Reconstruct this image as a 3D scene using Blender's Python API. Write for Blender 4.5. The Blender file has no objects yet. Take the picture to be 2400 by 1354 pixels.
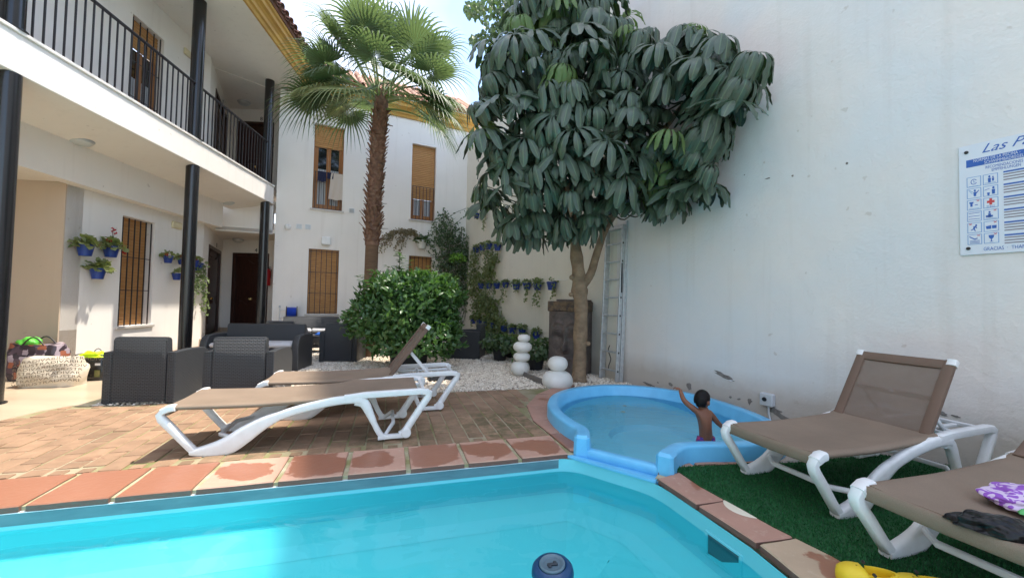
import bpy, bmesh, math, random
import numpy as np
from mathutils import Vector, Matrix, noise
random.seed(7)
R_ = math.radians
C = bpy.context.scene.collection
SC = bpy.context.scene
# ------------------------------------------------------------------ camera, sky, sun, exposure
CAM_H, FPX, PITCH, ROLL = 1.15, 950.0, 0.03209, 0.01987
cam = bpy.data.cameras.new('camera'); cam.sensor_width = 36; cam.lens = FPX / 2400 * 36
cam.clip_start = 0.02; cam.clip_end = 3000
co = bpy.data.objects.new('camera', cam); C.objects.link(co)
_f = Vector((0, math.cos(PITCH), math.sin(PITCH))); _u0 = Vector((0, -math.sin(PITCH), math.cos(PITCH))); _x0 = Vector((1, 0, 0))
_c, _s = math.cos(ROLL), math.sin(ROLL)
_x = _c * _x0 + _s * _u0; _u = -_s * _x0 + _c * _u0
co.matrix_world = Matrix(((_x.x, _u.x, -_f.x, 0), (_x.y, _u.y, -_f.y, 0), (_x.z, _u.z, -_f.z, CAM_H), (0, 0, 0, 1)))
SC.camera = co
SUN_EL = R_(68.5); SUN_H = Vector((0.905, 0.425, 0)).normalized()
w = bpy.data.worlds.new('World'); SC.world = w; w.use_nodes = True
nt = w.node_tree; bg = nt.nodes['Background']
sky = nt.nodes.new('ShaderNodeTexSky'); sky.sky_type = 'NISHITA'; sky.sun_disc = False
sky.sun_elevation = SUN_EL; sky.sun_rotation = math.atan2(SUN_H.x, SUN_H.y)
sky.dust_density = 1.1; sky.air_density = 1.0; sky.ozone_density = 1.2
tcw = nt.nodes.new('ShaderNodeTexCoord'); nz = nt.nodes.new('ShaderNodeTexNoise'); nz.inputs['Scale'].default_value = 1.6
nz.inputs['Detail'].default_value = 5
rp = nt.nodes.new('ShaderNodeValToRGB'); rp.color_ramp.elements[0].position = .42; rp.color_ramp.elements[1].position = .66
rp.color_ramp.elements[0].color = (0, 0, 0, 1); rp.color_ramp.elements[1].color = (.6, .6, .6, 1)
mxw = nt.nodes.new('ShaderNodeMix'); mxw.data_type = 'RGBA'; mxw.inputs['B'].default_value = (5.2, 4.9, 4.6, 1)
mpw = nt.nodes.new('ShaderNodeMapping'); mpw.inputs['Location'].default_value = (0.3, 9.7, 2.4); nt.links.new(tcw.outputs['Generated'], mpw.inputs[0]); nt.links.new(mpw.outputs[0], nz.inputs['Vector']); nt.links.new(nz.outputs['Fac'], rp.inputs[0])
nt.links.new(rp.outputs[0], mxw.inputs['Factor']); nt.links.new(sky.outputs[0], mxw.inputs['A'])
nt.links.new(mxw.outputs['Result'], bg.inputs['Color']); bg.inputs['Strength'].default_value = 0.14
sl = bpy.data.lights.new('sun', 'SUN'); sl.energy = 2.0; sl.angle = R_(1.4); sl.color = (1, .93, .82)
so = bpy.data.objects.new('sun', sl); C.objects.link(so)
_sd = Vector((SUN_H.x * math.cos(SUN_EL), SUN_H.y * math.cos(SUN_EL), math.sin(SUN_EL)))
so.rotation_euler = _sd.to_track_quat('Z', 'Y').to_euler(); so.location = (6, 4, 14)
SC.view_settings.view_transform = 'Standard'; SC.view_settings.look = 'None'; SC.view_settings.gamma = 1
SC.view_settings.exposure = 1.80
SC.cycles.max_bounces = 10; SC.cycles.diffuse_bounces = 5; SC.cycles.transparent_max_bounces = 12
# ------------------------------------------------------------------ a pixel of the survey photo -> a point of the place
def ray(px, py):
    return _x * (px - 1200) - _u * (py - 677) + _f * FPX
def G(px, py, z=0.0):
    r = ray(px, py); t = (z - CAM_H) / r.z; return Vector((t * r.x, t * r.y, z))
def PY(px, py, y):
    r = ray(px, py); t = y / r.y; return Vector((t * r.x, y, CAM_H + t * r.z))
def adir(az): return Vector((math.sin(R_(az)), math.cos(R_(az)), 0))
def PL(px, py, p, az):
    r = ray(px, py); a = R_(az); nx, ny = math.cos(a), -math.sin(a)
    t = (nx * p[0] + ny * p[1]) / (nx * r.x + ny * r.y); return Vector((t * r.x, t * r.y, CAM_H + t * r.z))
# ------------------------------------------------------------------ materials
def nodes(m): m.use_nodes = True; return m.node_tree
def setin(b, k, v):
    if k in b.inputs: b.inputs[k].default_value = v
def mixrgb(nt, fac, a, b, blend='MIX'):
    x = nt.nodes.new('ShaderNodeMix'); x.data_type = 'RGBA'; x.blend_type = blend
    for k, v in (('Factor', fac), ('A', a), ('B', b)):
        if hasattr(v, 'links'): nt.links.new(v, x.inputs[k])
        elif isinstance(v, (int, float)): x.inputs[k].default_value = v
        else: x.inputs[k].default_value = (*v[:3], 1)
    return x.outputs['Result']
def math_(nt, op, a, b=None, clamp=False):
    x = nt.nodes.new('ShaderNodeMath'); x.operation = op; x.use_clamp = clamp
    for i, v in enumerate((a, b)):
        if v is None: continue
        if hasattr(v, 'links'): nt.links.new(v, x.inputs[i])
        else: x.inputs[i].default_value = v
    return x.outputs[0]
def noise_(nt, vec, scale, detail=3, rough=.55, dist=0):
    n = nt.nodes.new('ShaderNodeTexNoise'); n.inputs['Scale'].default_value = scale; n.inputs['Detail'].default_value = detail
    n.inputs['Roughness'].default_value = rough; n.inputs['Distortion'].default_value = dist
    if vec is not None: nt.links.new(vec, n.inputs['Vector'])
    return n.outputs['Fac']
def ramp(nt, v, p0, p1, c0=(0, 0, 0), c1=(1, 1, 1)):
    r = nt.nodes.new('ShaderNodeValToRGB'); e = r.color_ramp.elements
    e[0].position = p0; e[1].position = p1; e[0].color = (*c0, 1); e[1].color = (*c1, 1)
    nt.links.new(v, r.inputs[0]); return r.outputs[0]
def wpos(nt, sc=None):
    g = nt.nodes.new('ShaderNodeNewGeometry'); o = g.outputs['Position']
    if sc:
        mp = nt.nodes.new('ShaderNodeMapping'); mp.inputs['Scale'].default_value = sc; nt.links.new(o, mp.inputs['Vector']); o = mp.outputs[0]
    return o
def M(name, col, rough=.6, metal=0, col2=None, nscale=4, nrange=(.35, .65), bump=None, rnd=0, spec=None, coords='obj', sheen=None, trans=None, nsc=None):
    m = bpy.data.materials.new(name); nt = nodes(m); b = nt.nodes['Principled BSDF']
    setin(b, 'Roughness', rough); setin(b, 'Metallic', metal)
    if spec is not None: setin(b, 'Specular IOR Level', spec)
    tc = nt.nodes.new('ShaderNodeTexCoord')
    vec = wpos(nt, nsc) if coords == 'world' else tc.outputs['Object']
    out = None
    if col2 is not None:
        f = ramp(nt, noise_(nt, vec, nscale, 5), *nrange); out = mixrgb(nt, f, col, col2)
    if rnd:
        oi = nt.nodes.new('ShaderNodeObjectInfo')
        hs = nt.nodes.new('ShaderNodeHueSaturation')
        v = math_(nt, 'ADD', math_(nt, 'MULTIPLY', oi.outputs['Random'], 2 * rnd), 1 - rnd); nt.links.new(v, hs.inputs['Value'])
        if out is None: hs.inputs['Color'].default_value = (*col, 1)
        else: nt.links.new(out, hs.inputs['Color'])
        out = hs.outputs[0]
    if out is None: setin(b, 'Base Color', (*col, 1))
    else: nt.links.new(out, b.inputs['Base Color'])
    if bump:
        sc, st, di = bump
        bp = nt.nodes.new('ShaderNodeBump'); bp.inputs['Strength'].default_value = st; bp.inputs['Distance'].default_value = di
        nt.links.new(noise_(nt, vec, sc, 4), bp.inputs['Height']); nt.links.new(bp.outputs[0], b.inputs['Normal'])
    return m
def leafmat(name, col, col2, under, rough=.4, tr=.25, tcol=None, nscale=9, rib=False, spec=.5):
    m = bpy.data.materials.new(name); nt = nodes(m); b = nt.nodes['Principled BSDF']; o = nt.nodes['Material Output']
    tc = nt.nodes.new('ShaderNodeTexCoord'); g = nt.nodes.new('ShaderNodeNewGeometry')
    f = ramp(nt, noise_(nt, g.outputs['Position'], nscale, 2), .4, .6)
    rnd = g.outputs['Random Per Island']
    c = mixrgb(nt, f, col, col2)
    hs = nt.nodes.new('ShaderNodeHueSaturation'); nt.links.new(c, hs.inputs['Color'])
    nt.links.new(math_(nt, 'ADD', math_(nt, 'MULTIPLY', rnd, .7), .65), hs.inputs['Value'])
    c2 = mixrgb(nt, g.outputs['Backfacing'], hs.outputs[0], under)
    if rib:
        uv = nt.nodes.new('ShaderNodeSeparateXYZ'); nt.links.new(tc.outputs['UV'], uv.inputs[0])
        d = math_(nt, 'ABSOLUTE', math_(nt, 'SUBTRACT', uv.outputs[0], .5))
        r = ramp(nt, d, .02, .07, (1, 1, 1), (0, 0, 0))
        c2 = mixrgb(nt, math_(nt, 'MULTIPLY', r, .55), c2, (.16, .24, .12))
        wv = nt.nodes.new('ShaderNodeTexWave'); wv.bands_direction = 'Y'; wv.inputs['Scale'].default_value = 5
        mp = nt.nodes.new('ShaderNodeCombineXYZ'); nt.links.new(d, mp.inputs[0])
        nt.links.new(math_(nt, 'SUBTRACT', uv.outputs[1], math_(nt, 'MULTIPLY', d, .5)), mp.inputs[1]); nt.links.new(mp.outputs[0], wv.inputs['Vector'])
        bp = nt.nodes.new('ShaderNodeBump'); bp.inputs['Strength'].default_value = .35; bp.inputs['Distance'].default_value = .01
        nt.links.new(wv.outputs['Fac'], bp.inputs['Height']); nt.links.new(bp.outputs[0], b.inputs['Normal'])
    nt.links.new(c2, b.inputs['Base Color']); setin(b, 'Roughness', rough); setin(b, 'Specular IOR Level', spec)
    t = nt.nodes.new('ShaderNodeBsdfTranslucent'); t.inputs[0].default_value = (*(tcol or tuple(min(1, x * 2.2) for x in col2)), 1)
    mx = nt.nodes.new('ShaderNodeMixShader'); mx.inputs[0].default_value = tr
    nt.links.new(b.outputs[0], mx.inputs[1]); nt.links.new(t.outputs[0], mx.inputs[2]); nt.links.new(mx.outputs[0], o.inputs['Surface'])
    return m
# ------------------------------------------------------------------ mesh builder
class MB:
    def __init__(s): s.v = []; s.f = []; s.uv = {}
    def add(s, vs, fs, M4=None):
        k = len(s.v)
        for v in vs:
            v = Vector(v); s.v.append(tuple(M4 @ v if M4 else v))
        s.f += [tuple(i + k for i in f) for f in fs]; return k
    def box(s, c, size, b=0, rot=None, taper=None):
        hx, hy, hz = size[0] / 2, size[1] / 2, size[2] / 2
        M4 = Matrix.Translation(Vector(c)) @ (rot.to_4x4() if rot is not None else Matrix.Identity(4))
        tp = taper or 1
        if b <= 0:
            vs = [(x * hx * (tp if z > 0 else 1), y * hy * (tp if z > 0 else 1), z * hz) for z in (-1, 1) for y in (-1, 1) for x in (-1, 1)]
            s.add(vs, [(0, 2, 3, 1), (4, 5, 7, 6), (0, 1, 5, 4), (2, 6, 7, 3), (0, 4, 6, 2), (1, 3, 7, 5)], M4); return
        b = min(b, hx * .9, hy * .9, hz * .9)
        vs = []; idx = {}
        for z in (-1, 1):
            for y in (-1, 1):
                for x in (-1, 1):
                    q = tp if z > 0 else 1
                    for ax in range(3):
                        p = [x * (hx * q - (b if ax != 0 else 0)), y * (hy * q - (b if ax != 1 else 0)), z * (hz - (b if ax != 2 else 0))]
                        idx[(x, y, z, ax)] = len(vs); vs.append(p)
        fs = []
        for ax in range(3):
            o = [a for a in range(3) if a != ax]
            for sg in (-1, 1):
                def key(a, c2):
                    t = [0, 0, 0]; t[ax] = sg; t[o[0]] = a; t[o[1]] = c2; return idx[(t[0], t[1], t[2], ax)]
                q = (key(-1, -1), key(1, -1), key(1, 1), key(-1, 1))
                flip = (sg > 0) == (ax != 1)
                fs.append(q if flip else q[::-1])
        for ax in range(3):
            o = [a for a in range(3) if a != ax]
            for a in (-1, 1):
                for c2 in (-1, 1):
                    t0 = [0, 0, 0]; t1 = [0, 0, 0]; t0[ax] = -1; t1[ax] = 1
                    t0[o[0]] = t1[o[0]] = a; t0[o[1]] = t1[o[1]] = c2
                    fs.append((idx[(*t0, o[0])], idx[(*t1, o[0])], idx[(*t1, o[1])], idx[(*t0, o[1])]))
        for z in (-1, 1):
            for y in (-1, 1):
                for x in (-1, 1): fs.append((idx[(x, y, z, 0)], idx[(x, y, z, 1)], idx[(x, y, z, 2)]))
        s.add(vs, fs, M4)
    def sweep(s, pts, wid, thk, side, n=8, cap=True, power=.55):
        """ribbon / tube along pts; wid across (in the plane normal to side), thk along side; superellipse section"""
        pts = [Vector(p) for p in pts]; side = Vector(side).normalized(); N = len(pts)
        wid = wid if hasattr(wid, '__len__') else [wid] * N; thk = thk if hasattr(thk, '__len__') else [thk] * N
        vs = []
        for i, p in enumerate(pts):
            t = (pts[min(i + 1, N - 1)] - pts[max(i - 1, 0)]).normalized(); nn = t.cross(side).normalized()
            for k in range(n):
                a = 2 * math.pi * (k + .5) / n; ca, sa = math.cos(a), math.sin(a)
                vs.append(p + nn * (wid[i] / 2 * math.copysign(abs(ca) ** power, ca)) + side * (thk[i] / 2 * math.copysign(abs(sa) ** power, sa)))
        fs = [(i * n + k, i * n + (k + 1) % n, (i + 1) * n + (k + 1) % n, (i + 1) * n + k) for i in range(N - 1) for k in range(n)]
        if cap: fs += [tuple(range(n))[::-1], tuple((N - 1) * n + k for k in range(n))]
        s.add(vs, fs)
    def tube(s, pts, r, n=8, cap=True):
        pts = [Vector(p) for p in pts]; N = len(pts); r = r if hasattr(r, '__len__') else [r] * N
        vs = []; up = None
        for i, p in enumerate(pts):
            t = (pts[min(i + 1, N - 1)] - pts[max(i - 1, 0)])
            t = t.normalized() if t.length > 1e-9 else Vector((0, 0, 1))
            if up is None: up = t.orthogonal().normalized()
            up = (up - t * up.dot(t)); up = up.normalized() if up.length > 1e-6 else t.orthogonal().normalized()
            bn = t.cross(up)
            for k in range(n):
                a = 2 * math.pi * k / n; vs.append(p + up * (r[i] * math.cos(a)) + bn * (r[i] * math.sin(a)))
        fs = [(i * n + k, i * n + (k + 1) % n, (i + 1) * n + (k + 1) % n, (i + 1) * n + k) for i in range(N - 1) for k in range(n)]
        if cap and n > 2: fs += [tuple(range(n))[::-1], tuple((N - 1) * n + k for k in range(n))]
        s.add(vs, fs)
    def lathe(s, prof, c=(0, 0, 0), n=24, sx=1, sy=1, M4=None):
        vs = []
        for r, z in prof:
            for k in range(n):
                a = 2 * math.pi * k / n; vs.append((c[0] + sx * r * math.cos(a), c[1] + sy * r * math.sin(a), c[2] + z))
        L = len(prof)
        fs = [(i * n + k, i * n + (k + 1) % n, (i + 1) * n + (k + 1) % n, (i + 1) * n + k) for i in range(L - 1) for k in range(n)]
        fs += [tuple(range(n))[::-1], tuple((L - 1) * n + k for k in range(n))]
        s.add(vs, fs, M4)
    def grid(s, nx, ny, fn):
        k = [fn(i / nx, j / ny) for j in range(ny + 1) for i in range(nx + 1)]
        s.add(k, [(j * (nx + 1) + i, j * (nx + 1) + i + 1, (j + 1) * (nx + 1) + i + 1, (j + 1) * (nx + 1) + i) for j in range(ny) for i in range(nx)])
    def prism(s, poly, z0, z1):
        n = len(poly)
        s.add([(x, y, z0) for x, y in poly] + [(x, y, z1) for x, y in poly],
              [tuple(range(n))[::-1], tuple(range(n, 2 * n))] + [(i, (i + 1) % n, n + (i + 1) % n, n + i) for i in range(n)])
    def mesh(s, name, mt, smooth=False, recalc=True, ang=40):
        me = bpy.data.meshes.new(name); me.from_pydata(s.v, [], s.f)
        if recalc:
            bm = bmesh.new(); bm.from_mesh(me); bmesh.ops.recalc_face_normals(bm, faces=bm.faces); bm.to_mesh(me); bm.free()
        me.materials.append(mt)
        boxuv(me)
        if smooth:
            me.polygons.foreach_set('use_smooth', [True] * len(me.polygons))
            if ang < 180: me.set_sharp_from_angle(angle=R_(ang))
        me.update(); return me
    def build(s, name, mt, parent=None, smooth=False, recalc=True, world=False, ang=40, label=None, kind=None):
        o = bpy.data.objects.new(name, s.mesh(name, mt, smooth, recalc, ang)); C.objects.link(o)
        if parent is not None:
            o.parent = parent
            if world: o.matrix_parent_inverse = tmat(parent).inverted()
        if label: o['label'] = label
        if kind: o['kind'] = kind
        return o
def boxuv(me):
    n = len(me.loops)
    if not n: return
    uv = me.uv_layers.new(name='UVMap')
    co_ = np.empty(len(me.vertices) * 3); me.vertices.foreach_get('co', co_); co_ = co_.reshape(-1, 3)
    li = np.empty(n, int); me.loops.foreach_get('vertex_index', li)
    nr = np.empty(len(me.polygons) * 3); me.polygons.foreach_get('normal', nr); nr = np.abs(nr.reshape(-1, 3))
    lt = np.empty(len(me.polygons), int); me.polygons.foreach_get('loop_total', lt)
    ax = np.repeat(nr.argmax(1), lt); p = co_[li]
    u = np.where(ax == 0, p[:, 1], p[:, 0]); v = np.where(ax == 2, p[:, 1], p[:, 2])
    uv.data.foreach_set('uv', np.stack([u, v], 1).ravel())
def tmat(o):
    return Matrix.LocRotScale(o.location, o.rotation_euler, o.scale)
def tag(o, label=None, cat=None, group=None, kind=None):
    if label: o['label'] = label
    if cat: o['category'] = cat
    if group: o['group'] = group
    if kind: o['kind'] = kind
    return o
def thing(name, label, cat, loc=(0, 0, 0), rz=0, group=None):
    o = bpy.data.objects.new(name, None); C.objects.link(o); o.location = loc; o.rotation_euler = (0, 0, rz); o.empty_display_size = .1
    return tag(o, label, cat, group)
def inst(name, me, parent, M4, kind=None):
    o = bpy.data.objects.new(name, me); C.objects.link(o); o.parent = parent; o.matrix_local = M4
    if kind: o['kind'] = kind
    return o
def dup(root, label=None, loc=None, rz=None):
    def cp(o, par):
        c = o.copy(); C.objects.link(c)
        if par is not None: c.parent = par
        for k in list(o.children):
            cp(k, c)
        return c
    r = cp(root, None)
    if label: r['label'] = label
    if loc is not None: r.location = loc
    if rz is not None: r.rotation_euler = (0, 0, rz)
    return r
def struct(o): o['kind'] = 'structure'; return o
_fontcache = {}
def text_mesh(name, body, size, mt, extr=.001, shear=0, bold=0, spacing=1):
    c = bpy.data.curves.new(name, 'FONT'); c.body = body; c.size = size; c.extrude = extr; c.shear = shear; c.offset = bold; c.space_character = spacing
    c.resolution_u = 3
    o = bpy.data.objects.new(name, c); C.objects.link(o)
    me = bpy.data.meshes.new_from_object(o.evaluated_get(bpy.context.evaluated_depsgraph_get()))
    bpy.data.objects.remove(o); me.materials.clear(); me.materials.append(mt); me.name = name
    return me
def cr(pts, n=8, closed=False):
    """catmull-rom through points"""
    P = [Vector(p) for p in pts]; out = []; L = len(P)
    for i in range(L if closed else L - 1):
        if closed: a, b, c, d = P[i - 1], P[i], P[(i + 1) % L], P[(i + 2) % L]
        else: a, b, c, d = P[max(i - 1, 0)], P[i], P[i + 1], P[min(i + 2, L - 1)]
        for k in range(n):
            t = k / n
            out.append(.5 * ((2 * b) + (c - a) * t + (2 * a - 5 * b + 4 * c - d) * t * t + (3 * b - a - 3 * c + d) * t ** 3))
    if not closed: out.append(P[-1])
    return out
# ------------------------------------------------------------------ palette
def plaster(name, col, stain=(.42, .34, .26), sh=.25, samt=.7, bumpy=.35, tint=None):
    m = bpy.data.materials.new(name); nt = nodes(m); b = nt.nodes['Principled BSDF']; p = wpos(nt)
    sx = nt.nodes.new('ShaderNodeSeparateXYZ'); nt.links.new(p, sx.inputs[0])
    big = noise_(nt, p, .9, 4); fine = noise_(nt, p, 45, 4, .6); mid = noise_(nt, p, 7, 5, .6)
    c = mixrgb(nt, ramp(nt, big, .3, .7), tuple(x * .93 for x in col), col)
    if tint: c = mixrgb(nt, ramp(nt, noise_(nt, p, .7, 3), .45, .7), c, tint)
    # run marks: noise stretched along z
    st = noise_(nt, wpos(nt, (7, 7, .35)), 1.3, 4); c = mixrgb(nt, math_(nt, 'MULTIPLY', ramp(nt, st, .55, .8), .14), c, stain)
    h = math_(nt, 'SUBTRACT', 1, math_(nt, 'DIVIDE', sx.outputs[2], sh), True)
    k = math_(nt, 'MULTIPLY', ramp(nt, math_(nt, 'MULTIPLY', math_(nt, 'ADD', h, -.15), math_(nt, 'ADD', mid, .7)), .1, .6), samt)
    c = mixrgb(nt, k, c, stain)
    sp = ramp(nt, noise_(nt, p, 11, 2, .4), .74, .78); c = mixrgb(nt, math_(nt, 'MULTIPLY', sp, .35), c, stain)
    nt.links.new(c, b.inputs['Base Color']); setin(b, 'Roughness', .85); setin(b, 'Specular IOR Level', .25)
    bp = nt.nodes.new('ShaderNodeBump'); bp.inputs['Strength'].default_value = bumpy; bp.inputs['Distance'].default_value = .012
    nt.links.new(math_(nt, 'ADD', math_(nt, 'MULTIPLY', fine, .4), math_(nt, 'ADD', mid, math_(nt, 'MULTIPLY', noise_(nt, wpos(nt, (1, 1, 1.4)), 3.4, 3, .5), .7))), bp.inputs['Height']); nt.links.new(bp.outputs[0], b.inputs['Normal'])
    return m
m_white = plaster('white_plaster', (.89, .845, .79), sh=.3, samt=.3, bumpy=.12)
m_wallr = plaster('boundary_plaster', (.80, .745, .695), stain=(.42, .34, .26), sh=.6, samt=.55, bumpy=.6, tint=(.69, .70, .70))
m_wallfar = plaster('cream_plaster', (.76, .72, .62), sh=.4, samt=.4, bumpy=.2)
m_ceil = plaster('ceiling_plaster', (.86, .78, .69), sh=.001, samt=0, bumpy=.1)
m_tan = plaster('tan_plaster', (.60, .47, .355), sh=.3, samt=.3, bumpy=.1)
m_ochre = M('ochre_cornice', (.62, .36, .07), .6, col2=(.50, .27, .06), nscale=3, bump=(30, .2, .01), coords='world')
m_black = M('black_paint', (.012, .012, .014), .22, spec=.6)
m_iron = M('dark_iron', (.025, .02, .022), .4)
m_marble = M('beige_marble', (.56, .46, .33), .28, col2=(.48, .38, .27), nscale=1.6, coords='world', nsc=(.6, 2.2, 1))
m_skirt = M('marble_skirting', (.50, .38, .27), .3, col2=(.42, .31, .22), nscale=6)
m_sill = M('stone_sill', (.62, .58, .54), .5, col2=(.55, .51, .47), nscale=9)
m_wood = M('golden_wood', (.40, .17, .05), .45, col2=(.30, .12, .035), nscale=6, nsc=(6, 6, .7), coords='world')
m_shut = M('wood_shutter', (.50, .26, .085), .5, col2=(.42, .20, .06), nscale=5, nsc=(1, 1, 6), coords='world')
m_door = M('dark_door', (.060, .022, .014), .35, col2=(.035, .013, .009), nscale=5, nsc=(5, 5, .6), coords='world')
m_brass = M('brass', (.75, .55, .25), .25, 1)
m_tile = M('roof_tile', (.52, .27, .17), .8, col2=(.34, .22, .16), nscale=5, rnd=.35, coords='world')
m_tiledark = M('aged_roof_tile', (.22, .10, .075), .85, col2=(.12, .07, .06), nscale=7, rnd=.3, coords='world')
m_glassdark = M('window_glass', (.015, .017, .02), .06, spec=.8)
m_curtain = M('grey_curtain', (.42, .43, .45), .8)
m_plas = M('white_plastic', (.80, .80, .79), .35, col2=(.74, .735, .72), nscale=14, bump=(90, .06, .003))
m_lampg = M('lamp_glass', (.55, .55, .52), .3)
m_cream = M('cream_plastic', (.72, .64, .42), .45)
m_grey = M('grey_metal', (.45, .46, .47), .4, .6)
m_alu = M('aluminium', (.60, .62, .62), .42, .5, col2=(.48, .50, .51), nscale=20)
m_blueplas = M('blue_glazed_pot', (.015, .05, .27), .4, col2=(.012, .035, .20), nscale=12)
m_soil = M('soil', (.05, .035, .025), .95)
m_cord = M('white_cord', (.70, .68, .62), .7)
m_gravel = M('gravel_bed_mat', (.44, .37, .30), .95, col2=(.30, .25, .20), nscale=60, bump=(70, .8, .02), coords='world')
# ================================================================== walls
def wall_panels(mb, o, az, s0, s1, z0, z1, holes, reveal=.16, thick=.28, out=1):
    """closed wall sheet with openings. front plane through o along az; out=+1: front normal is to the right of the direction az"""
    d = adir(az); n = Vector((d.y, -d.x, 0)) * out; o = Vector((o[0], o[1], 0))
    ss = sorted({s0, s1, *[h[0] for h in holes], *[h[1] for h in holes]}); zs = sorted({z0, z1, *[h[2] for h in holes], *[h[3] for h in holes]})
    P = lambda s, z, b: o + d * s - n * b + Vector((0, 0, z))
    inh = lambda s, z: any(h[0] < s < h[1] and h[2] < z < h[3] for h in holes)
    for i in range(len(ss) - 1):
        for j in range(len(zs) - 1):
            a, b, c, e = ss[i], ss[i + 1], zs[j], zs[j + 1]
            if inh((a + b) / 2, (c + e) / 2): continue
            mb.add([P(a, c, 0), P(b, c, 0), P(b, e, 0), P(a, e, 0)], [(0, 1, 2, 3)])
            mb.add([P(a, c, thick), P(b, c, thick), P(b, e, thick), P(a, e, thick)], [(3, 2, 1, 0)])
    for a, b, c, e in holes:
        for p, q in (((a, c), (a, e)), ((b, c), (b, e)), ((a, c), (b, c)), ((a, e), (b, e))):
            mb.add([P(*p, 0), P(*q, 0), P(*q, thick), P(*p, thick)], [(0, 1, 2, 3)])
    for p, q in (((s0, z0), (s0, z1)), ((s1, z0), (s1, z1)), ((s0, z0), (s1, z0)), ((s0, z1), (s1, z1))):
        mb.add([P(*p, 0), P(*q, 0), P(*q, thick), P(*p, thick)], [(0, 1, 2, 3)])
class Fr:
    """wall frame: s along the wall, z up, e out of the wall"""
    def __init__(s, o, az, out=1):
        s.o = Vector((o[0], o[1], 0)); s.d = adir(az); s.n = Vector((s.d.y, -s.d.x, 0)) * out; s.az = az; s.out = out
        s.rot = Matrix((s.d, -s.n, Vector((0, 0, 1)))).transposed()
    def p(s, a, z, e=0): return s.o + s.d * a + s.n * e + Vector((0, 0, z))
    def box(s, mb, a0, a1, z0, z1, e0, e1, b=0):
        mb.box(s.p((a0 + a1) / 2, (z0 + z1) / 2, (e0 + e1) / 2), (abs(a1 - a0), abs(e1 - e0), abs(z1 - z0)), b, s.rot)
    def px(s, x, y, e=0):
        o = s.o + s.n * e; q = PL(x, y, (o.x, o.y), s.az); v = q - o; return v.dot(s.d), q.z
# --- frames
FA = Fr((-6.73, 8.78), -6.8, 1)                 # left wing wall, normal to the courtyard (+x)
_fb = Vector((-5.92, 9.92, 0))
FF = Fr((-5.92, 9.92), -6.8, 1)                 # balcony fascia plane
FB = Fr((-1.41, 12.23), 62.9, 1)                # back wall, s negative to the left
FR = Fr((3.25, 3.06), -27.1, -1)                # boundary wall, s positive to the far side
def slat_shutter(par, F, a0, a1, z0, z1, e, period=.052, mt=None):
    mb = MB(); n = max(2, int(round((z1 - z0) / period))); h = (z1 - z0) / n
    for i in range(n):
        zc = z0 + h * (i + .5); vs = []
        for k, (dz, de) in enumerate(((-.5, .000), (-.42, .007), (-.1, .012), (.25, .011), (.46, .005), (.5, 0))):
            for a in (a0, a1): vs.append(F.p(a, zc + dz * h, e + de))
        mb.add(vs, [(2 * k, 2 * k + 1, 2 * k + 3, 2 * k + 2) for k in range(5)])
    F.box(mb, a0, a1, z0, z1, e - .02, e - .001)
    return mb.build('shutter', mt or m_shut, par, world=True, recalc=False)
def bars(par, F, a0, a1, z0, z1, e, n, cross, r=.007, name='bar'):
    for i in range(n):
        a = a0 + (a1 - a0) * i / (n - 1); mb = MB(); F.box(mb, a - r, a + r, z0, z1, e - r, e + r); mb.build(name, m_iron, par, world=True)
    for z in cross:
        mb = MB(); F.box(mb, a0 - .03, a1 + .03, z - .006, z + .006, e - .014, e - .0072); mb.build('cross_bar', m_iron, par, world=True)
def window(bld, F, a0, a1, z0, z1, cover=1.0, nb=5, cross=(.35, .7), rev=.14, sill=True, barz=None, leaf=True, label=None, bare=.02):
    """window part (frame mesh) with shutter, casements, bars, sill as sub-parts"""
    mb = MB(); fw = .055
    for q in ((a0, a0 + fw, z0, z1), (a1 - fw, a1, z0, z1), (a0 + fw, a1 - fw, z1 - fw, z1), (a0 + fw, a1 - fw, z0, z0 + fw)):
        F.box(mb, q[0], q[1], q[2], q[3], -rev - .05, -rev, .004)
    wn = mb.build('window', m_wood, bld, world=True, label=label)
    H = z1 - z0; zc = z1 - H * cover
    if cover > 0.02: slat_shutter(wn, F, a0 + .02, a1 - .02, max(zc, z0 + .01), z1 - .005, -rev + .012)
    if cover < .98:
        mid = (a0 + a1) / 2
        for s0, s1 in ((a0 + fw, mid - .003), (mid + .003, a1 - fw)):
            mb = MB(); cw = .05
            for q in ((s0, s0 + cw, z0 + fw, zc), (s1 - cw, s1, z0 + fw, zc), (s0 + cw, s1 - cw, z0 + fw, z0 + fw + .09)):
                F.box(mb, q[0], q[1], q[2], q[3], -rev - .045, -rev - .008, .004)
            mb.build('casement', m_wood, wn, world=True)
            mb = MB(); F.box(mb, s0 + cw, s1 - cw, z0 + fw + .09, zc, -rev - .035, -rev - .03); mb.build('pane', m_glassdark, wn, world=True)
            mb = MB()
            mb.grid(16, 1, lambda u, v: F.p(s0 + cw + (s1 - s0 - 2 * cw) * u, z0 + fw + .09 + min(zc - z0 - fw - .09, H * .42) * v, -rev - .0285 + .002 * math.sin(u * 22)))
            mb.build('curtain', m_curtain, wn, world=True)
    if sill:
        mb = MB(); F.box(mb, a0 - .05, a1 + .05, z0 - .045, z0 - .002, -rev, .035, .006); mb.build('sill', m_sill, wn, world=True)
    if nb:
        b0, b1 = barz or (z0 + .0, z1 - .02)
        bars(wn, F, a0 + .05, a1 - .05, b0, b1, -.03, nb, [b0 + (b1 - b0) * c for c in cross])
    return wn
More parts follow.
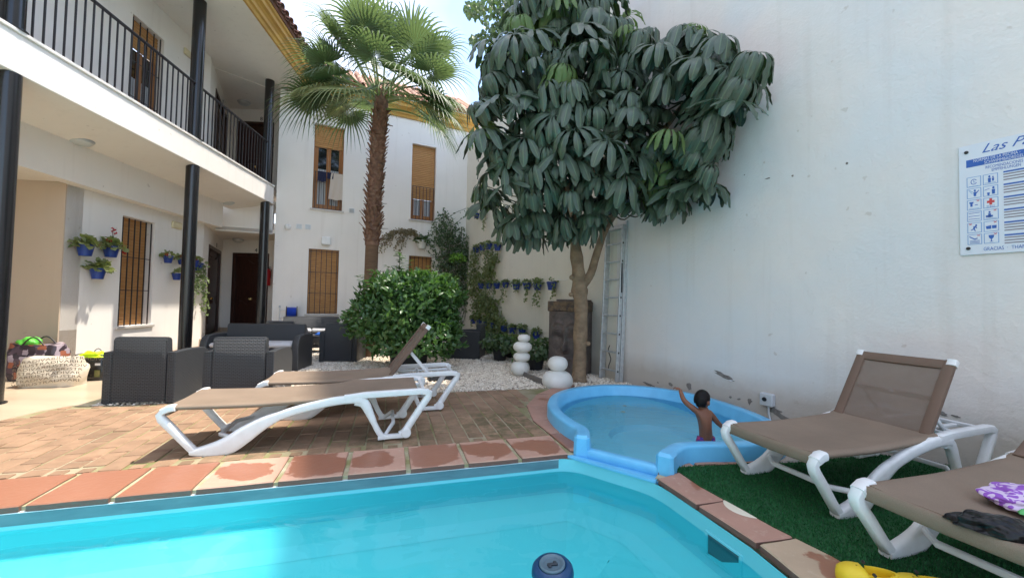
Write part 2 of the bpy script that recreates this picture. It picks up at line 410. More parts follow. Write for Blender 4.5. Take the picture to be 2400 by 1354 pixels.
# ================================================================== left wing building
wing = thing('left_wing_building', 'white two storey building on the left with a balcony gallery over the porch', 'building', (-6.5, 7, 0))
aw0 = FA.px(288, 504)[0]; aw1 = FA.px(364.7, 521)[0]
mb = MB(); wall_panels(mb, FA.o, FA.az, -3.07, 0, 0, 3.44, [(aw0, aw1, .62, 2.46)]); mb.build('wall', m_white, wing, world=True)
mb = MB(); wall_panels(mb, FA.o, FA.az, -14, 0, 3.62, 6.7, [(aw0, aw1, 3.95, 5.88), (-6.9, -6.1, 3.95, 6.0)]); mb.build('wall', m_white, wing, world=True, label='upper gallery wall')
# tan end face of the ground floor block and the passage walls near the camera
FT = Fr(FA.p(-3.09, 0).to_2d(), 263.2, -1)
mb = MB(); wall_panels(mb, FT.o, FT.az, 0, 3.2, 0, 2.78, [], out=-1); mb.build('wall', m_tan, wing, world=True, label='tan end wall beside the passage')
mb = MB(); wall_panels(mb, FA.o - FA.n * 2.6, FA.az, -14, -3.1, 0, 2.78, []); mb.build('wall', m_tan, wing, world=True, label='tan back wall of the passage')
window(wing, FA, aw0, aw1, .62, 2.46, 1.0, 6, (.33, .64), rev=.15)
window(wing, FA, aw0, aw1, 3.95, 5.88, .25, 5, (.3, .62), rev=.12, sill=False)
window(wing, FA, -6.9, -6.1, 3.95, 6.0, 1, 5, (.3, .62), rev=.12, sill=False)
# skirting
mb = MB(); FA.box(mb, -3.07, 0, .0, .07, .002, .014); mb.build('skirting', m_skirt, wing, world=True)
# beam along the wall, passage soffit, tilted ceiling
mb = MB(); FA.box(mb, -14, .30, 2.70, 3.3, .002, .20); mb.build('beam', m_ceil, wing, world=True)
mb = MB(); FA.box(mb, -14, -3.1, 2.725, 2.95, -2.6, 0); mb.build('ceiling', m_ceil, wing, world=True, label='low ceiling over the passage')
mb = MB()
A0, A1 = -14, .05
vs = [FA.p(A0, 3.22, .10), FA.p(1.6, 3.22, .10), FF.p(1.0, 3.44, -.02), FF.p(A0, 3.44, -.02)]
mb.add(vs + [v + Vector((0, 0, .1)) for v in vs], [(0, 1, 2, 3), (7, 6, 5, 4), (0, 4, 5, 1), (1, 5, 6, 2), (2, 6, 7, 3), (3, 7, 4, 0)])
mb.build('ceiling', m_ceil, wing, world=True, label='ceiling of the ground floor porch')
# balcony slab with fascia and lip
mb = MB(); FF.box(mb, -14, .0, 3.44, 3.86, -.12, 0, .008); FF.box(mb, -14, 0, 3.861, 3.9, -.16, .022, .006)
mb.build('fascia', m_white, wing, world=True)
mb = MB(); FF.box(mb, -14, 1.4, 3.70, 3.86, -1.3, -.121); mb.build('balcony_floor', m_ceil, wing, world=True)
# gallery ceiling and cornice
mb = MB(); FF.box(mb, -14, 1.6, 6.40, 6.5, -1.6, .70); mb.build('ceiling', m_ceil, wing, world=True, label='upper gallery ceiling')
mb = MB(); mb.prism([(FF.p(-1.0, 0, -1.5).x, FF.p(-1.0, 0, -1.5).y), (-10, 9), (-10, 13), (-4.6, 12.6), (FB.p(FB.px(639, 500)[0] + .1, 0, -.3).x, FB.p(FB.px(639, 500)[0] + .1, 0, -.3).y), (FF.p(.3, 0, -.1).x, FF.p(.3, 0, -.1).y)], 6.385, 6.398); mb.build('ceiling', m_ceil, wing, world=True, label='ceiling over the upper door recess')
mb = MB()
prof = [(.700, 6.39), (.74, 6.39), (.76, 6.44), (.80, 6.46), (.81, 6.52), (.85, 6.56), (.90, 6.58), (.91, 6.64), (.95, 6.66), (.96, 6.73), (.60, 6.73), (.60, 6.502), (.700, 6.502)]
def extr(F, mb, prof, s0, s1):
    n = len(prof); mb.add([F.p(s0, z, e) for e, z in prof] + [F.p(s1, z, e) for e, z in prof], [tuple(range(n)), tuple(range(2 * n - 1, n - 1, -1))] + [(i, (i + 1) % n, n + (i + 1) % n, n + i) for i in range(n)])
extr(FF, mb, prof, -14, -.05); mb.build('cornice', m_ochre, wing, world=True)
# roof sheet + tiles
def tile_mesh(name, mt, L=.38, r0=.085, r1=.07, n=7):
    mb = MB(); vs = []
    for e in (0, 1):
        r = (r0, r1)[e]
        for rr in (r, r - .013):
            for k in range(n + 1):
                a = math.pi * k / n; vs.append((rr * math.cos(a), e * L, rr * .8 * math.sin(a)))
    N = n + 1; fs = []
    for k in range(n):
        fs += [(k, k + 1, 2 * N + k + 1, 2 * N + k), (N + k + 1, N + k, 3 * N + k, 3 * N + k + 1), (k + 1, k, N + k, N + k + 1)]
    mb.add(vs, fs); me = mb.mesh(name, mt, smooth=True); return me
def roof(bld, F, s0, s1, zE, eE, pitch, rows, pitchS=.205, mt=None, cap=300, dist=None, jit=.01):
    me = tile_mesh('tile', mt); cnt = 0
    up = (-F.n * math.cos(pitch) + Vector((0, 0, math.sin(pitch)))).normalized()
    nrm = F.d.cross(up) if F.d.cross(up).z > 0 else -F.d.cross(up)
    L = rows * .33 + .06
    a = F.p(s0, zE, eE); b = F.p(s1, zE, eE); mb = MB()
    vs = [a, b, b + up * L, a + up * L]; mb.add([v - nrm * .05 for v in vs] + [v - nrm * .002 for v in vs], [(3, 2, 1, 0), (4, 5, 6, 7), (0, 1, 5, 4), (1, 2, 6, 5), (2, 3, 7, 6), (3, 0, 4, 7)])
    rf = mb.build('roof', mt, bld, world=True)
    inv = tmat(bld).inverted(); n = int((s1 - s0) / pitchS)
    chan = MB()
    for i in range(n):
        for j in range(rows):
            for lay in (0, 1):
                s = s0 + pitchS * (i + .5 * lay + .25); q = F.p(s, zE, eE) + up * (.33 * j - .07 + random.uniform(-jit, jit) + (0 if lay == 0 else .02)) + nrm * (.055 if lay == 0 else .0 + .012 * 1)
                X = F.d; Y = up; Z = nrm if lay == 0 else -nrm
                if lay: q = q + nrm * .05; X = -F.d
                tl = random.uniform(-.02, .02); Y2 = (Y + Z * (.05 if lay == 0 else -.05) + X * tl).normalized(); X2 = Y2.cross(Z).normalized(); Z2 = X2.cross(Y2)
                M4 = Matrix.Translation(q) @ Matrix((X2, Y2, Z2)).transposed().to_4x4()
                if lay == 0 and cnt < cap:
                    o = inst('tile', me, rf, Matrix.Identity(4)); o.matrix_parent_inverse = (tmat(bld)).inverted() @ Matrix.Identity(4)
                    o.matrix_parent_inverse = Matrix.Identity(4); o.matrix_basis = (rf_world_inv(rf, bld) @ M4); cnt += 1
                else:
                    chan.add([v.co.copy() for v in me.vertices], [tuple(p.vertices) for p in me.polygons], M4)
    chan.build('channel_tiles', mt, rf, world=False, smooth=True, kind='stuff').matrix_basis = rf_world_inv(rf, bld)
    return rf
def rf_world_inv(rf, bld):
    return (tmat(bld) @ rf.matrix_parent_inverse @ rf.matrix_basis).inverted()
roof(wing, FF, -9.2, .3, 6.75, 1.0, R_(24), 2, mt=m_tiledark)
# columns
for nm, (xx, yy) in zip('abc', ((20, 178), (452, 388), (621.5, 478))):
    a = FF.px(xx, yy, -.085)[0]
    for z0, z1, lb in ((0, 3.438, 'lower black column'), (3.90, 6.398, 'upper black column')):
        mb = MB(); c = FF.p(a, 0, -.085); mb.lathe([(.098, z0), (.098, z1)], c, 20)
        mb.lathe([(.125, z0), (.125, z0 + .012), (.1, z0 + .02)], c, 20)
        mb.build('column', m_black, wing, world=True, smooth=True)
for a in (-8.9,):
    mb = MB(); mb.lathe([(.098, 0), (.098, 3.438)], FF.p(a, 0, -.085), 20); mb.lathe([(.098, 3.9), (.098, 6.398)], FF.p(a, 0, -.085), 20)
    mb.build('column', m_black, wing, world=True, smooth=True)
# recess with doors 3 and 4, and the same above with 7 and 8
K1 = FA.p(.02, 0, -.02); K2 = Vector((-8.0, 11.15, 0))
az2 = math.degrees(math.atan2(K2.x - K1.x, K2.y - K1.y)); LR = (K2 - K1).length
F2 = Fr(K1.to_2d(), az2, 1); F4 = Fr(K2.to_2d(), 87, 1)
for lv, (zf, zt, nums) in enumerate(((.22, 3.2, '34'), (3.905, 6.4, '78'))):
    mb = MB()
    s30, s31 = F2.px(484, 700)[0], F2.px(513, 700)[0]
    zd = zf + 2.14
    wall_panels(mb, F2.o, F2.az, 0, LR, zf - .2, zt, [(s30, s31, zf, zd)], thick=.2)
    wall_panels(mb, F4.o, F4.az, 0, 3.6, zf - .2, zt, [(F4.px(541, 700)[0], F4.px(541, 700)[0] + .98, zf, zd)], thick=.2)
    mb.build('wall', m_white, wing, world=True, label='recess wall holding two doors')
    for F_, a0, a1, num in ((F2, s30, s31, nums[0]), (F4, F4.px(541, 700)[0], F4.px(541, 700)[0] + .98, nums[1])):
        mb = MB(); F_.box(mb, a0 + .002, a1 - .002, zf, zd - .002, -.10, -.055)
        W = a1 - a0
        for q in ((a0, a0 + .09, zf, zd), (a1 - .09, a1, zf, zd), (a0 + .09, a1 - .09, zd - .09, zd)):
            F_.box(mb, q[0] + .003, q[1] - .003, q[2], q[3] - .003, -.054, .012, .006)
        dr = mb.build('door', m_door, wing, world=True)
        # arched raised panels
        for zb, zh, up in ((zf + .16, .62, -1), (zf + .95, .95, 1)):
            mb = MB(); p0, p1 = a0 + .2, a1 - .2
            top = [(p0 + (p1 - p0) * t, (zb + zh if up > 0 else zb + zh) + .05 * math.sin(math.pi * 2 * (t * 1.5 - .25)) * (1 if up > 0 else -1)) for t in [k / 12 for k in range(13)]]
            poly = [(p0, zb), (p1, zb)] + top[::-1]
            n = len(poly); mb.add([F_.p(a, z, -.054) for a, z in poly] + [F_.p(a, z, -.03) for a, z in poly], [tuple(range(n)), tuple(range(n, 2 * n))] + [(i, (i + 1) % n, n + (i + 1) % n, n + i) for i in range(n)])
            cx, cz = sum(p[0] for p in poly) / n, sum(p[1] for p in poly) / n
            inner = [(cx + (a - cx) * .72, cz + (z - cz) * .82) for a, z in poly]
            mb.add([F_.p(a, z, -.029) for a, z in inner] + [F_.p(a, z, -.014) for a, z in inner], [tuple(range(n)), tuple(range(n, 2 * n))] + [(i, (i + 1) % n, n + (i + 1) % n, n + i) for i in range(n)])
            mb.build('panel', m_door, dr, world=False).matrix_basis = rf_world_inv(dr, wing)
        mb = MB(); mb.lathe([(.0, 0), (.045, 0), (.045, .01), (.02, .015), (.035, .04), (.0, .055)], n=14, M4=Matrix.Translation(F_.p((a0 + a1) / 2, zf + .87, -.05)) @ Matrix((F_.d, Vector((0, 0, 1)), F_.n)).transposed().to_4x4())
        mb.build('handle', m_brass, dr, smooth=True).matrix_basis = rf_world_inv(dr, wing)
        me = text_mesh('door_number', num, .15, m_iron, .004)
        o = bpy.data.objects.new('door_number', me); C.objects.link(o); o.parent = wing
        Mx = Matrix.Translation(F_.p((a0 + a1) / 2 + .1 - .0, zd + .03, .006)) @ Matrix((F_.d, Vector((0, 0, 1)), F_.n)).transposed().to_4x4()
        o.matrix_parent_inverse = Matrix.Identity(4); o.matrix_basis = tmat(wing).inverted() @ Mx
    for F_, L_ in ((F2, LR), (F4, 3.5)):
        mb = MB(); a0 = s31 if F_ is F2 else 0; a1 = L_ if F_ is F2 else F4.px(541, 700)[0]
        F_.box(mb, a0 + .01, a1 - .01, zf, zf + .08, .002, .016); mb.build('skirting', m_skirt, wing, world=True)
# recess floor slab, lintel and soffit
rp_ = [FA.p(.1, 0, .55), FA.p(-.02, 0, -.1), K2 + Vector((-.1, .1, 0)), K2 + Vector((3.6, .3, 0)), FF.p(.25, 0, -.2)]
mb = MB(); mb.prism([(p.x, p.y) for p in rp_], .01, .22); mb.build('recess_floor', m_marble, wing, world=True)
Lc = G(505, 539, 2.7); Lb = FB.p(FB.px(639, 551)[0], 0, 0)
mb = MB(); sp = [FA.p(-.02, 0, .20), Lc, Vector((Lb.x, Lb.y, 0)), K2 + Vector((3.6, .3, 0)), K2 + Vector((-.1, .1, 0)), FA.p(0, 0, -.1)]
mb.prism([(p.x, p.y) for p in sp], 2.72, 2.80); mb.build('ceiling', m_ceil, wing, world=True, label='low ceiling of the door recess')
azl = math.degrees(math.atan2(Lb.x - Lc.x, Lb.y - Lc.y)); FL = Fr(Lc.to_2d(), azl, 1); LL = (Vector((Lb.x, Lb.y, 0)) - Vector((Lc.x, Lc.y, 0))).length
mb = MB(); FL.box(mb, -.02, LL - .01, 2.70, 3.40, -.2, 0, 0); mb.build('lintel', m_white, wing, world=True)
# ceiling lamps (parts of the porch ceiling: small things of their own)
def ceil_lamp(px, py, z, r, label):
    p = G(px, py, z); t = thing('ceiling_lamp', label, 'lamp', (p.x, p.y, z), group='round bulkhead ceiling lamps of the porch')
    mb = MB(); mb.lathe([(r, 0), (r * 1.03, -.03), (r * .96, -.045)], n=24); mb.build('rim', m_grey, t, smooth=True)
    mb = MB(); mb.lathe([(r * .93, -.03), (r * .9, -.06), (r * .7, -.085), (r * .35, -.1), (.01, -.103)], n=24); mb.build('diffuser', m_lampg, t, smooth=True)
ceil_lamp(188, 324, 3.325, .15, 'round ceiling lamp under the balcony nearest the camera')
ceil_lamp(532, 470, 3.33, .15, 'round ceiling lamp under the balcony between the two far columns')
ceil_lamp(572, 238, 6.40, .15, 'round ceiling lamp in the upper gallery ceiling')
ceil_lamp(558, 560, 2.72, .13, 'dark round ceiling lamp in the recess above the two doors')
for (F_, x, y, lb) in ((FA, 412, 528, 'cream emergency light on the porch wall right of the barred window'), (FA, 440, 127, 'cream emergency light on the upper gallery wall')):
    a, z = F_.px(x, y); t = thing('emergency_light', lb, 'light', F_.p(a, z, 0))
    mb = MB(); F_.box(mb, a - .13, a + .13, z - .065, z + .065, .001, .045, .012); mb.build('housing', m_cream, t, world=True)
    mb = MB(); F_.box(mb, a - .10, a + .10, z - .04, z + .04, .0455, .055, .01); mb.build('diffuser', m_cream, t, world=True)
# ================================================================== balcony railing
rl = thing('balcony_railing', 'black iron balcony railing with thin vertical balusters above the white fascia', 'railing', FF.p(-4, 3.9, -.06))
mb = MB(); FF.box(mb, -9, .0, 4.86, 4.885, -.085, -.035, .004); mb.build('top_rail', m_iron, rl, world=True)
s = -8.9
while s < -.02:
    mb = MB(); FF.box(mb, s - .008, s + .008, 3.9, 4.862, -.068, -.052); mb.build('baluster', m_iron, rl, world=True); s += .118
# ================================================================== back building
back = thing('back_building', 'white two storey building across the courtyard with wooden shutters and ochre cornice', 'building', (-4, 10.9, 0))
sL = FB.px(638.5, 700)[0]
W1 = (FB.px(738.5, 289)[0], FB.px(808, 300)[0], 3.45, 5.66); W2 = (FB.px(967, 337)[0], FB.px(1023, 345)[0], 3.45, 5.63)
G1 = (FB.px(724, 583)[0], FB.px(795, 588)[0], .75, 2.41); G2 = (FB.px(958.5, 598)[0], FB.px(1013, 601)[0], .75, 2.41)
mb = MB(); wall_panels(mb, FB.o, FB.az, sL, .3, 0, 6.34, [W1, W2, G1, G2]); mb.build('wall', m_white, back, world=True)
mb = MB()
for z0, z1 in ((.0, 6.34),): FB.box(mb, sL, sL + .02, z0, z1, -3, -.28)
mb.build('wall', m_white, back, world=True, label='side return wall into the recess')
window(back, FB, *G1, 1.0, 6, (.02, .32, .65, .98), rev=.10)
window(back, FB, *G2, 1.0, 6, (.02, .32, .65, .98), rev=.10)
window(back, FB, *W1, .26, 7, (.0, 1.0), rev=.12, barz=(3.47, 4.42))
window(back, FB, *W2, .72, 7, (.0, 1.0), rev=.12, barz=(3.47, 4.42))
mb = MB(); profB = [(.0, 6.30), (.05, 6.30), (.07, 6.36), (.12, 6.38), (.13, 6.46), (.19, 6.50), (.25, 6.52), (.26, 6.59), (.31, 6.61), (.32, 6.68), (0, 6.68)]
profB = [(e + .002, z) for e, z in profB]; extr(FB, mb, profB, FB.px(716, 205)[0], .25); mb.build('cornice', m_ochre, back, world=True)
roof(back, FB, sL - .2, .35, 6.72, .36, R_(33), 7, mt=m_tile)
for x, y in ((717, 255), (739, 257), (701, 531), (722, 532), (824, 494)):
    a, z = FB.px(x, y); mb = MB(); FB.box(mb, a - .07, a + .07, z - .065, z + .065, .001, .012)
    v = mb.build('vent', m_plas, back, world=True)
    mb = MB()
    for k in range(6): FB.box(mb, a - .055, a + .055, z - .05 + k * .018, z - .04 + k * .018, .0125, .02)
    mb.build('louvre', m_grey, v).matrix_basis = rf_world_inv(v, back)
a, z = FB.px(674, 532); t = thing('alarm_siren', 'round white siren on the back wall near the balcony end', 'siren', FB.p(a, z, 0))
mb = MB(); mb.lathe([(.075, 0), (.075, .03), (.06, .045), (.03, .055), (.0, .056)], n=20, M4=Matrix.Translation(FB.p(a, z, .001)) @ Matrix((FB.d, Vector((0, 0, 1)), FB.n)).transposed().to_4x4()); mb.build('dome', m_plas, t, smooth=True, world=True)
a, z = FB.px(764, 565); t = thing('wall_light', 'small white box light above the ground floor shuttered window', 'light', FB.p(a, z, 0))
mb = MB(); FB.box(mb, a - .11, a + .11, z - .1, z + .1, .001, .10, .015); mb.build('housing', m_plas, t, world=True)
mb = MB(); FB.box(mb, a - .09, a + .09, z - .112, z - .101, .01, .09); mb.build('lens', m_lampg, t, world=True)
# clothes on the window rail
m_tow = M('beige_towel', (.58, .50, .43), .9, bump=(220, .5, .004)); m_navy = M('navy_cloth', (.012, .016, .05), .9)
def hang(nm, mt, lab, cat, a0, a1, zt, drop, e, skew=0):
    mb = MB()
    def f(u, v):
        zz = zt - drop * v; return FB.p(a0 + (a1 - a0) * u - skew * v, zz + .012 * math.sin(u * 9) * v, e + .012 * math.sin(u * 14 + v * 2) * (v + .1) + .01)
    mb.grid(16, 12, f); mb.grid(16, 6, lambda u, v: FB.p(a0 + (a1 - a0) * u, zt - drop * .4 * v, e - .03 + .006 * math.sin(u * 12)))
    mb.grid(16, 1, lambda u, v: FB.p(a0 + (a1 - a0) * u, zt + .004, e - .03 + .04 * v + .0 * u))
    o = mb.build(nm, mt, smooth=True, recalc=False); tag(o, lab, cat)
_z = 4.43; _a = FB.px(792, 405)[0]
hang('towel', m_tow, 'beige towel hung over the rail of the open upper window', 'towel', _a - .16, _a + .18, _z, .70, -.02, .05)
_a = FB.px(765, 408)[0]
hang('garment', m_navy, 'navy swim shorts hung on the window rail left of the towel', 'clothing', _a - .2, _a - .0, _z, .26, -.02, .0)
hang('garment', m_navy, 'small navy garment hung on the window rail against the towel', 'clothing', _a + .02, _a + .17, _z, .17, -.02, .0)
# ================================================================== boundary wall on the right
bw = thing('boundary_wall', 'tall rough white boundary wall on the right with peeling plaster', 'wall', FR.p(1, 0, -.1))
sStep = FR.px(1453, 10)[0]; HW = 11.0
mb = MB(); wall_panels(mb, FR.o, FR.az, -9, sStep, -.1, HW, [], thick=.3, out=-1); mb.build('wall', m_wallr, bw, world=True)
mb = MB(); wall_panels(mb, FR.o, FR.az, sStep, 10.7, -.1, 6.15, [], thick=.3, out=-1); mb.build('wall', m_wallfar, bw, world=True, label='lower cream stretch behind the hanging pots')
m_peel = M('bare_render', (.26, .24, .22), .95, col2=(.18, .16, .14), nscale=30, bump=(60, .6, .01)); m_flake = M('paint_flake', (.75, .76, .78), .8)
def patch(x, y, w_, h_, ang=0):
    a, z = FR.px(x, y); n = 16; pts = []
    for k in range(n):
        t = 2 * math.pi * k / n; r = 1 + random.uniform(-.3, .3); u = w_ / 2 * r * math.cos(t); v = h_ / 2 * r * math.sin(t)
        pts.append((a + u * math.cos(ang) - v * math.sin(ang), z + u * math.sin(ang) + v * math.cos(ang)))
    mb = MB(); mb.add([FR.p(p, q, .001) for p, q in pts] + [FR.p(a + (p - a) * .9, z + (q - z) * .9, .004) for p, q in pts], [tuple(range(n, 2 * n))] + [(i, (i + 1) % n, n + (i + 1) % n, n + i) for i in range(n)])
    mb.build('bare_patch', m_peel, bw, world=True)
for q in ((1697, 881, .24, .055, .28), (1615, 905, .07, .09, 0), (1572, 900, .06, .04, .2), (1757, 940, .05, .07, .3), (1520, 900, .20, .03, .1), (1732, 935, .05, .02, -.3), (1815, 962, .16, .05, .1), (1840, 980, .2, .06, .3),
          (2208, 968, .06, .03, .2), (1745, 410, .012, .012, 0), (1985, 383, .02, .02, 0), (1800, 418, .05, .014, 0), (1858, 412, .02, .02, 0), (2110, 990, .03, .02, 0), (1712, 930, .03, .03, 0), (1542, 896, .03, .02, 0), (2240, 975, .05, .015, .1), (1465, 905, .10, .02, 0)): patch(*q)
a, z = FR.px(1712, 888); mb = MB(); mb.add([FR.p(a - .05, z - .005, .0025), FR.p(a + .04, z - .012, .0025), FR.p(a - .01, z - .02, .014)], [(0, 1, 2)]); mb.build('paint_flake', m_flake, bw, world=True, recalc=False)
# ================================================================== grounds
gb = MB(); gb.add([(-60, -60, -1.6), (60, -60, -1.6), (60, 80, -1.6), (-60, 80, -1.6)], [(0, 1, 2, 3)])
tag(struct(gb.build('ground', m_gravel, recalc=False)), 'plain earth far below and around the courtyard')
pd = adir(73.4); qd = adir(-16.6)       # pool axes
PE = Vector((.47, 3.14, 0))             # end of the straight pool edge at the wading pool
def V2(*a): return Vector((a[0], a[1], 0))
BO = [PE.copy(), PE - pd * 5.6, PE - pd * 5.6 - qd * 4.4, V2(1.5, -1.6), V2(1.40, 0), V2(1.30, 1.2), V2(1.25, 1.70), V2(1.20, 2.02), V2(1.10, 2.36), V2(.98, 2.74)]
def offset(poly, d, sgn=None):
    n = len(poly); A = sum(poly[i].x * poly[(i + 1) % n].y - poly[(i + 1) % n].x * poly[i].y for i in range(n)); sg = 1 if A > 0 else -1
    out = []
    for i in range(n):
        a, b, c = poly[i - 1], poly[i], poly[(i + 1) % n]
        e1 = (b - a).normalized(); e2 = (c - b).normalized(); n1 = Vector((-e1.y, e1.x, 0)) * sg; n2 = Vector((-e2.y, e2.x, 0)) * sg
        m = (n1 + n2); m = m / max(m.dot(n1), .35); out.append(b + m * d)
    return out
# ---- courtyard base (compacted bed under everything)
mb = MB(); cen = V2(-2, 1); n = len(BO)
Q = [cen + (p - cen).normalized() * 22 for p in BO]
mb.add([p + Vector((0, 0, -.30)) for p in BO] + [q + Vector((0, 0, -.30)) for q in Q], [(i, (i + 1) % n, n + (i + 1) % n, n + i) for i in range(n)])
tag(struct(mb.build('terrain', m_gravel)), 'earth bed under the courtyard paving')
# ---- gravel bed
gA = V2(.50, 5.18 + 1.23 * .277); gdir = pd
gl = lambda x: 5.18 + (x + .73) * .277          # the straight line where the brick paving ends
mbx = Fr(FF.p(-6.1, 0, 1.25).to_2d(), -6.8)
mb = MB(); pA = V2(-4.30, gl(-4.30)); marb_far = FB.p(FB.px(700, 700)[0], 0)
poly = [(pA.x, pA.y), (gA.x, gA.y), (gA.x + .5, gA.y + .05), (2.2, 5.2), (-1.3, 12.3), (marb_far.x + .1, marb_far.y + .2)]
mb.prism(poly, -.06, -.012); struct(tag(mb.build('gravel_bed', m_gravel), 'bed of small pale stones in front of the back building'))
m_stone = M('pale_stone', (.62, .55, .46), .9, rnd=0)
m_stone = bpy.data.materials.new('pale_stone'); _nt = nodes(m_stone); _b = _nt.nodes['Principled BSDF']; _g = _nt.nodes.new('ShaderNodeNewGeometry')
_nt.links.new(ramp(_nt, _g.outputs['Random Per Island'], 0, 1, (.62, .52, .40), (.95, .87, .75)), _b.inputs['Base Color']); setin(_b, 'Roughness', .9)
rs = np.random.RandomState(3); NS = 52000
u = rs.rand(NS * 3, 2); X = -4.6 + u[:, 0] * 6.6; Y = 3.6 + 8.4 * u[:, 1] ** 1.5
wallx = 3.25 - (Y - 3.06) * .512
okm = (Y > np.vectorize(gl)(X) + .01) & (X < wallx - .05) & (X > -4.28 - (Y - 4) * .12)
X, Y = X[okm][:NS], Y[okm][:NS]; NS = len(X)
r = .010 + rs.rand(NS) * .008 + (Y - 4) * .0012; Z = -.012 + rs.rand(NS) * .016
base = np.array([(1, 0, 0), (-.5, .87, 0), (-.5, -.87, 0), (.1, 0, .75), (.1, 0, -.6)])
th = rs.rand(NS) * 6.28; c_, s_ = np.cos(th), np.sin(th); tl = (rs.rand(NS, 3) * .6 + .7)
vx = base[None] * (r[:, None] * tl)[:, None, :]
vv = np.empty_like(vx); vv[..., 0] = vx[..., 0] * c_[:, None] - vx[..., 1] * s_[:, None] + X[:, None]; vv[..., 1] = vx[..., 0] * s_[:, None] + vx[..., 1] * c_[:, None] + Y[:, None]
vv[..., 2] = vx[..., 2] + Z[:, None]
fc = np.array([(0, 1, 3), (1, 2, 3), (2, 0, 3), (1, 0, 4), (2, 1, 4), (0, 2, 4)])
fa = (fc[None] + (np.arange(NS) * 5)[:, None, None]).reshape(-1, 3)
me = bpy.data.meshes.new('gravel'); me.from_pydata(vv.reshape(-1, 3), [], fa.tolist()); me.materials.append(m_stone)
o = bpy.data.objects.new('gravel', me); C.objects.link(o); tag(o, 'loose pale gravel stones spread over the bed', kind='stuff')
# ---- porch marble
mb = MB(); mc = [G(0, 985), G(100, 962), G(170, 950), V2(-4.30, gl(-4.30))]
lowl = V2(-9.5, 1.0)
poly = [(FA.p(-9, 0, -2.6).x, FA.p(-9, 0, -2.6).y), (mc[0].x - 2.2, mc[0].y - 2.4)] + [(p.x, p.y) for p in mc] + [(marb_far.x, marb_far.y - .03), (FA.p(.3, 0, .9).x, FA.p(.3, 0, .9).y), (FA.p(.1, 0, .0).x, FA.p(.1, 0, .0).y), (FA.p(-3.1, 0, 0).x, FA.p(-3.1, 0, 0).y), (FA.p(-3.1, 0, -2.6).x, FA.p(-3.1, 0, -2.6).y)]
mb.prism(poly, -.055, .0); struct(tag(mb.build('porch_floor', m_marble), 'polished beige marble floor of the porch'))
# ---- brick deck
m_mortar = M('mossy_mortar', (.36, .30, .20), .95, col2=(.20, .19, .07), nscale=2.2, nrange=(.42, .62), bump=(60, .4, .006), coords='world')
def brickmat():
    m = M('deck_brick', (.34, .21, .13), .8, col2=(.24, .15, .09), nscale=7, nrange=(.3, .7), bump=(55, .45, .006), rnd=.16, coords='world')
    nt = m.node_tree; b = nt.nodes['Principled BSDF']; src = b.inputs['Base Color'].links[0].from_socket; p = wpos(nt)
    def blob(cx, cy, r0, r1):
        d = nt.nodes.new('ShaderNodeVectorMath'); d.operation = 'DISTANCE'; nt.links.new(p, d.inputs[0]); d.inputs[1].default_value = (cx, cy, 0)
        return ramp(nt, math_(nt, 'ADD', d.outputs['Value'], math_(nt, 'MULTIPLY', noise_(nt, p, 5, 4), .8)), r0, r1, (1, 1, 1), (0, 0, 0))
    mo = math_(nt, 'MAXIMUM', blob(-.05, 3.95, .6, 1.15), math_(nt, 'MULTIPLY', math_(nt, 'MAXIMUM', blob(-.9, 3.5, .7, 1.2), blob(-1.9, 3.0, .5, .9)), .6))
    mo = math_(nt, 'MULTIPLY', mo, ramp(nt, noise_(nt, p, 9, 5, .7), .38, .6))
    c = mixrgb(nt, math_(nt, 'MULTIPLY', mo, .85), src, (.07, .075, .025))
    wet = ramp(nt, noise_(nt, wpos(nt, (1, 2.4, 1)), 2.1, 6, .6), .60, .63)
    near = ramp(nt, math_(nt, 'SUBTRACT', 1, math_(nt, 'MULTIPLY', blob(-2.6, 2.9, .6, 1.1), 1)), .2, .8, (1, 1, 1), (0, 0, 0))
    c = mixrgb(nt, math_(nt, 'MULTIPLY', math_(nt, 'MULTIPLY', wet, near), .6), c, (.20, .10, .06))
    nt.links.new(c, b.inputs['Base Color']); return m
m_brick = brickmat()
ring = [(1333, 1058), (1290, 1020), (1248, 986), (1233, 951), (1256, 926), (1290, 911)]
ringG = [G(*p) for p in ring]
cb = .43                                    # coping depth
o0 = PE + qd * cb
deckpoly = [o0 - pd * 6.2, o0 - pd * .01] + ringG[1:] + [gA] + mc[::-1] + [V2(mc[0].x - 2.2, mc[0].y - 2.4)]
mb = MB(); mb.prism([(p.x, p.y) for p in deckpoly], -.06, -.006); dk = struct(tag(mb.build('brick_deck', m_mortar), 'deck of narrow terracotta bricks laid in courses beside the pool'))
def inside(p, poly):
    c = False; n = len(poly)
    for i in range(n):
        a, b = poly[i], poly[(i + 1) % n]
        if (a.y > p.y) != (b.y > p.y) and p.x < (b.x - a.x) * (p.y - a.y) / (b.y - a.y) + a.x: c = not c
    return c
def brick_me(w_, l_):
    mb = MB(); mb.box((0, 0, -.012), (w_, l_, .024), .005)
    mb.v = [(x + random.uniform(-.0025, .0025), y + random.uniform(-.003, .003), z + (random.uniform(-.0012, .0012) if z > -.01 else 0)) for x, y, z in mb.v]
    return mb.mesh('brick', m_brick, smooth=False)
bwid, blen = .137, .262
full = [brick_me(bwid - .013, blen - .011) for _ in range(5)]; half = [brick_me(bwid - .013, blen / 2 - .011) for _ in range(3)]
cand = []
rng = random.Random(5)
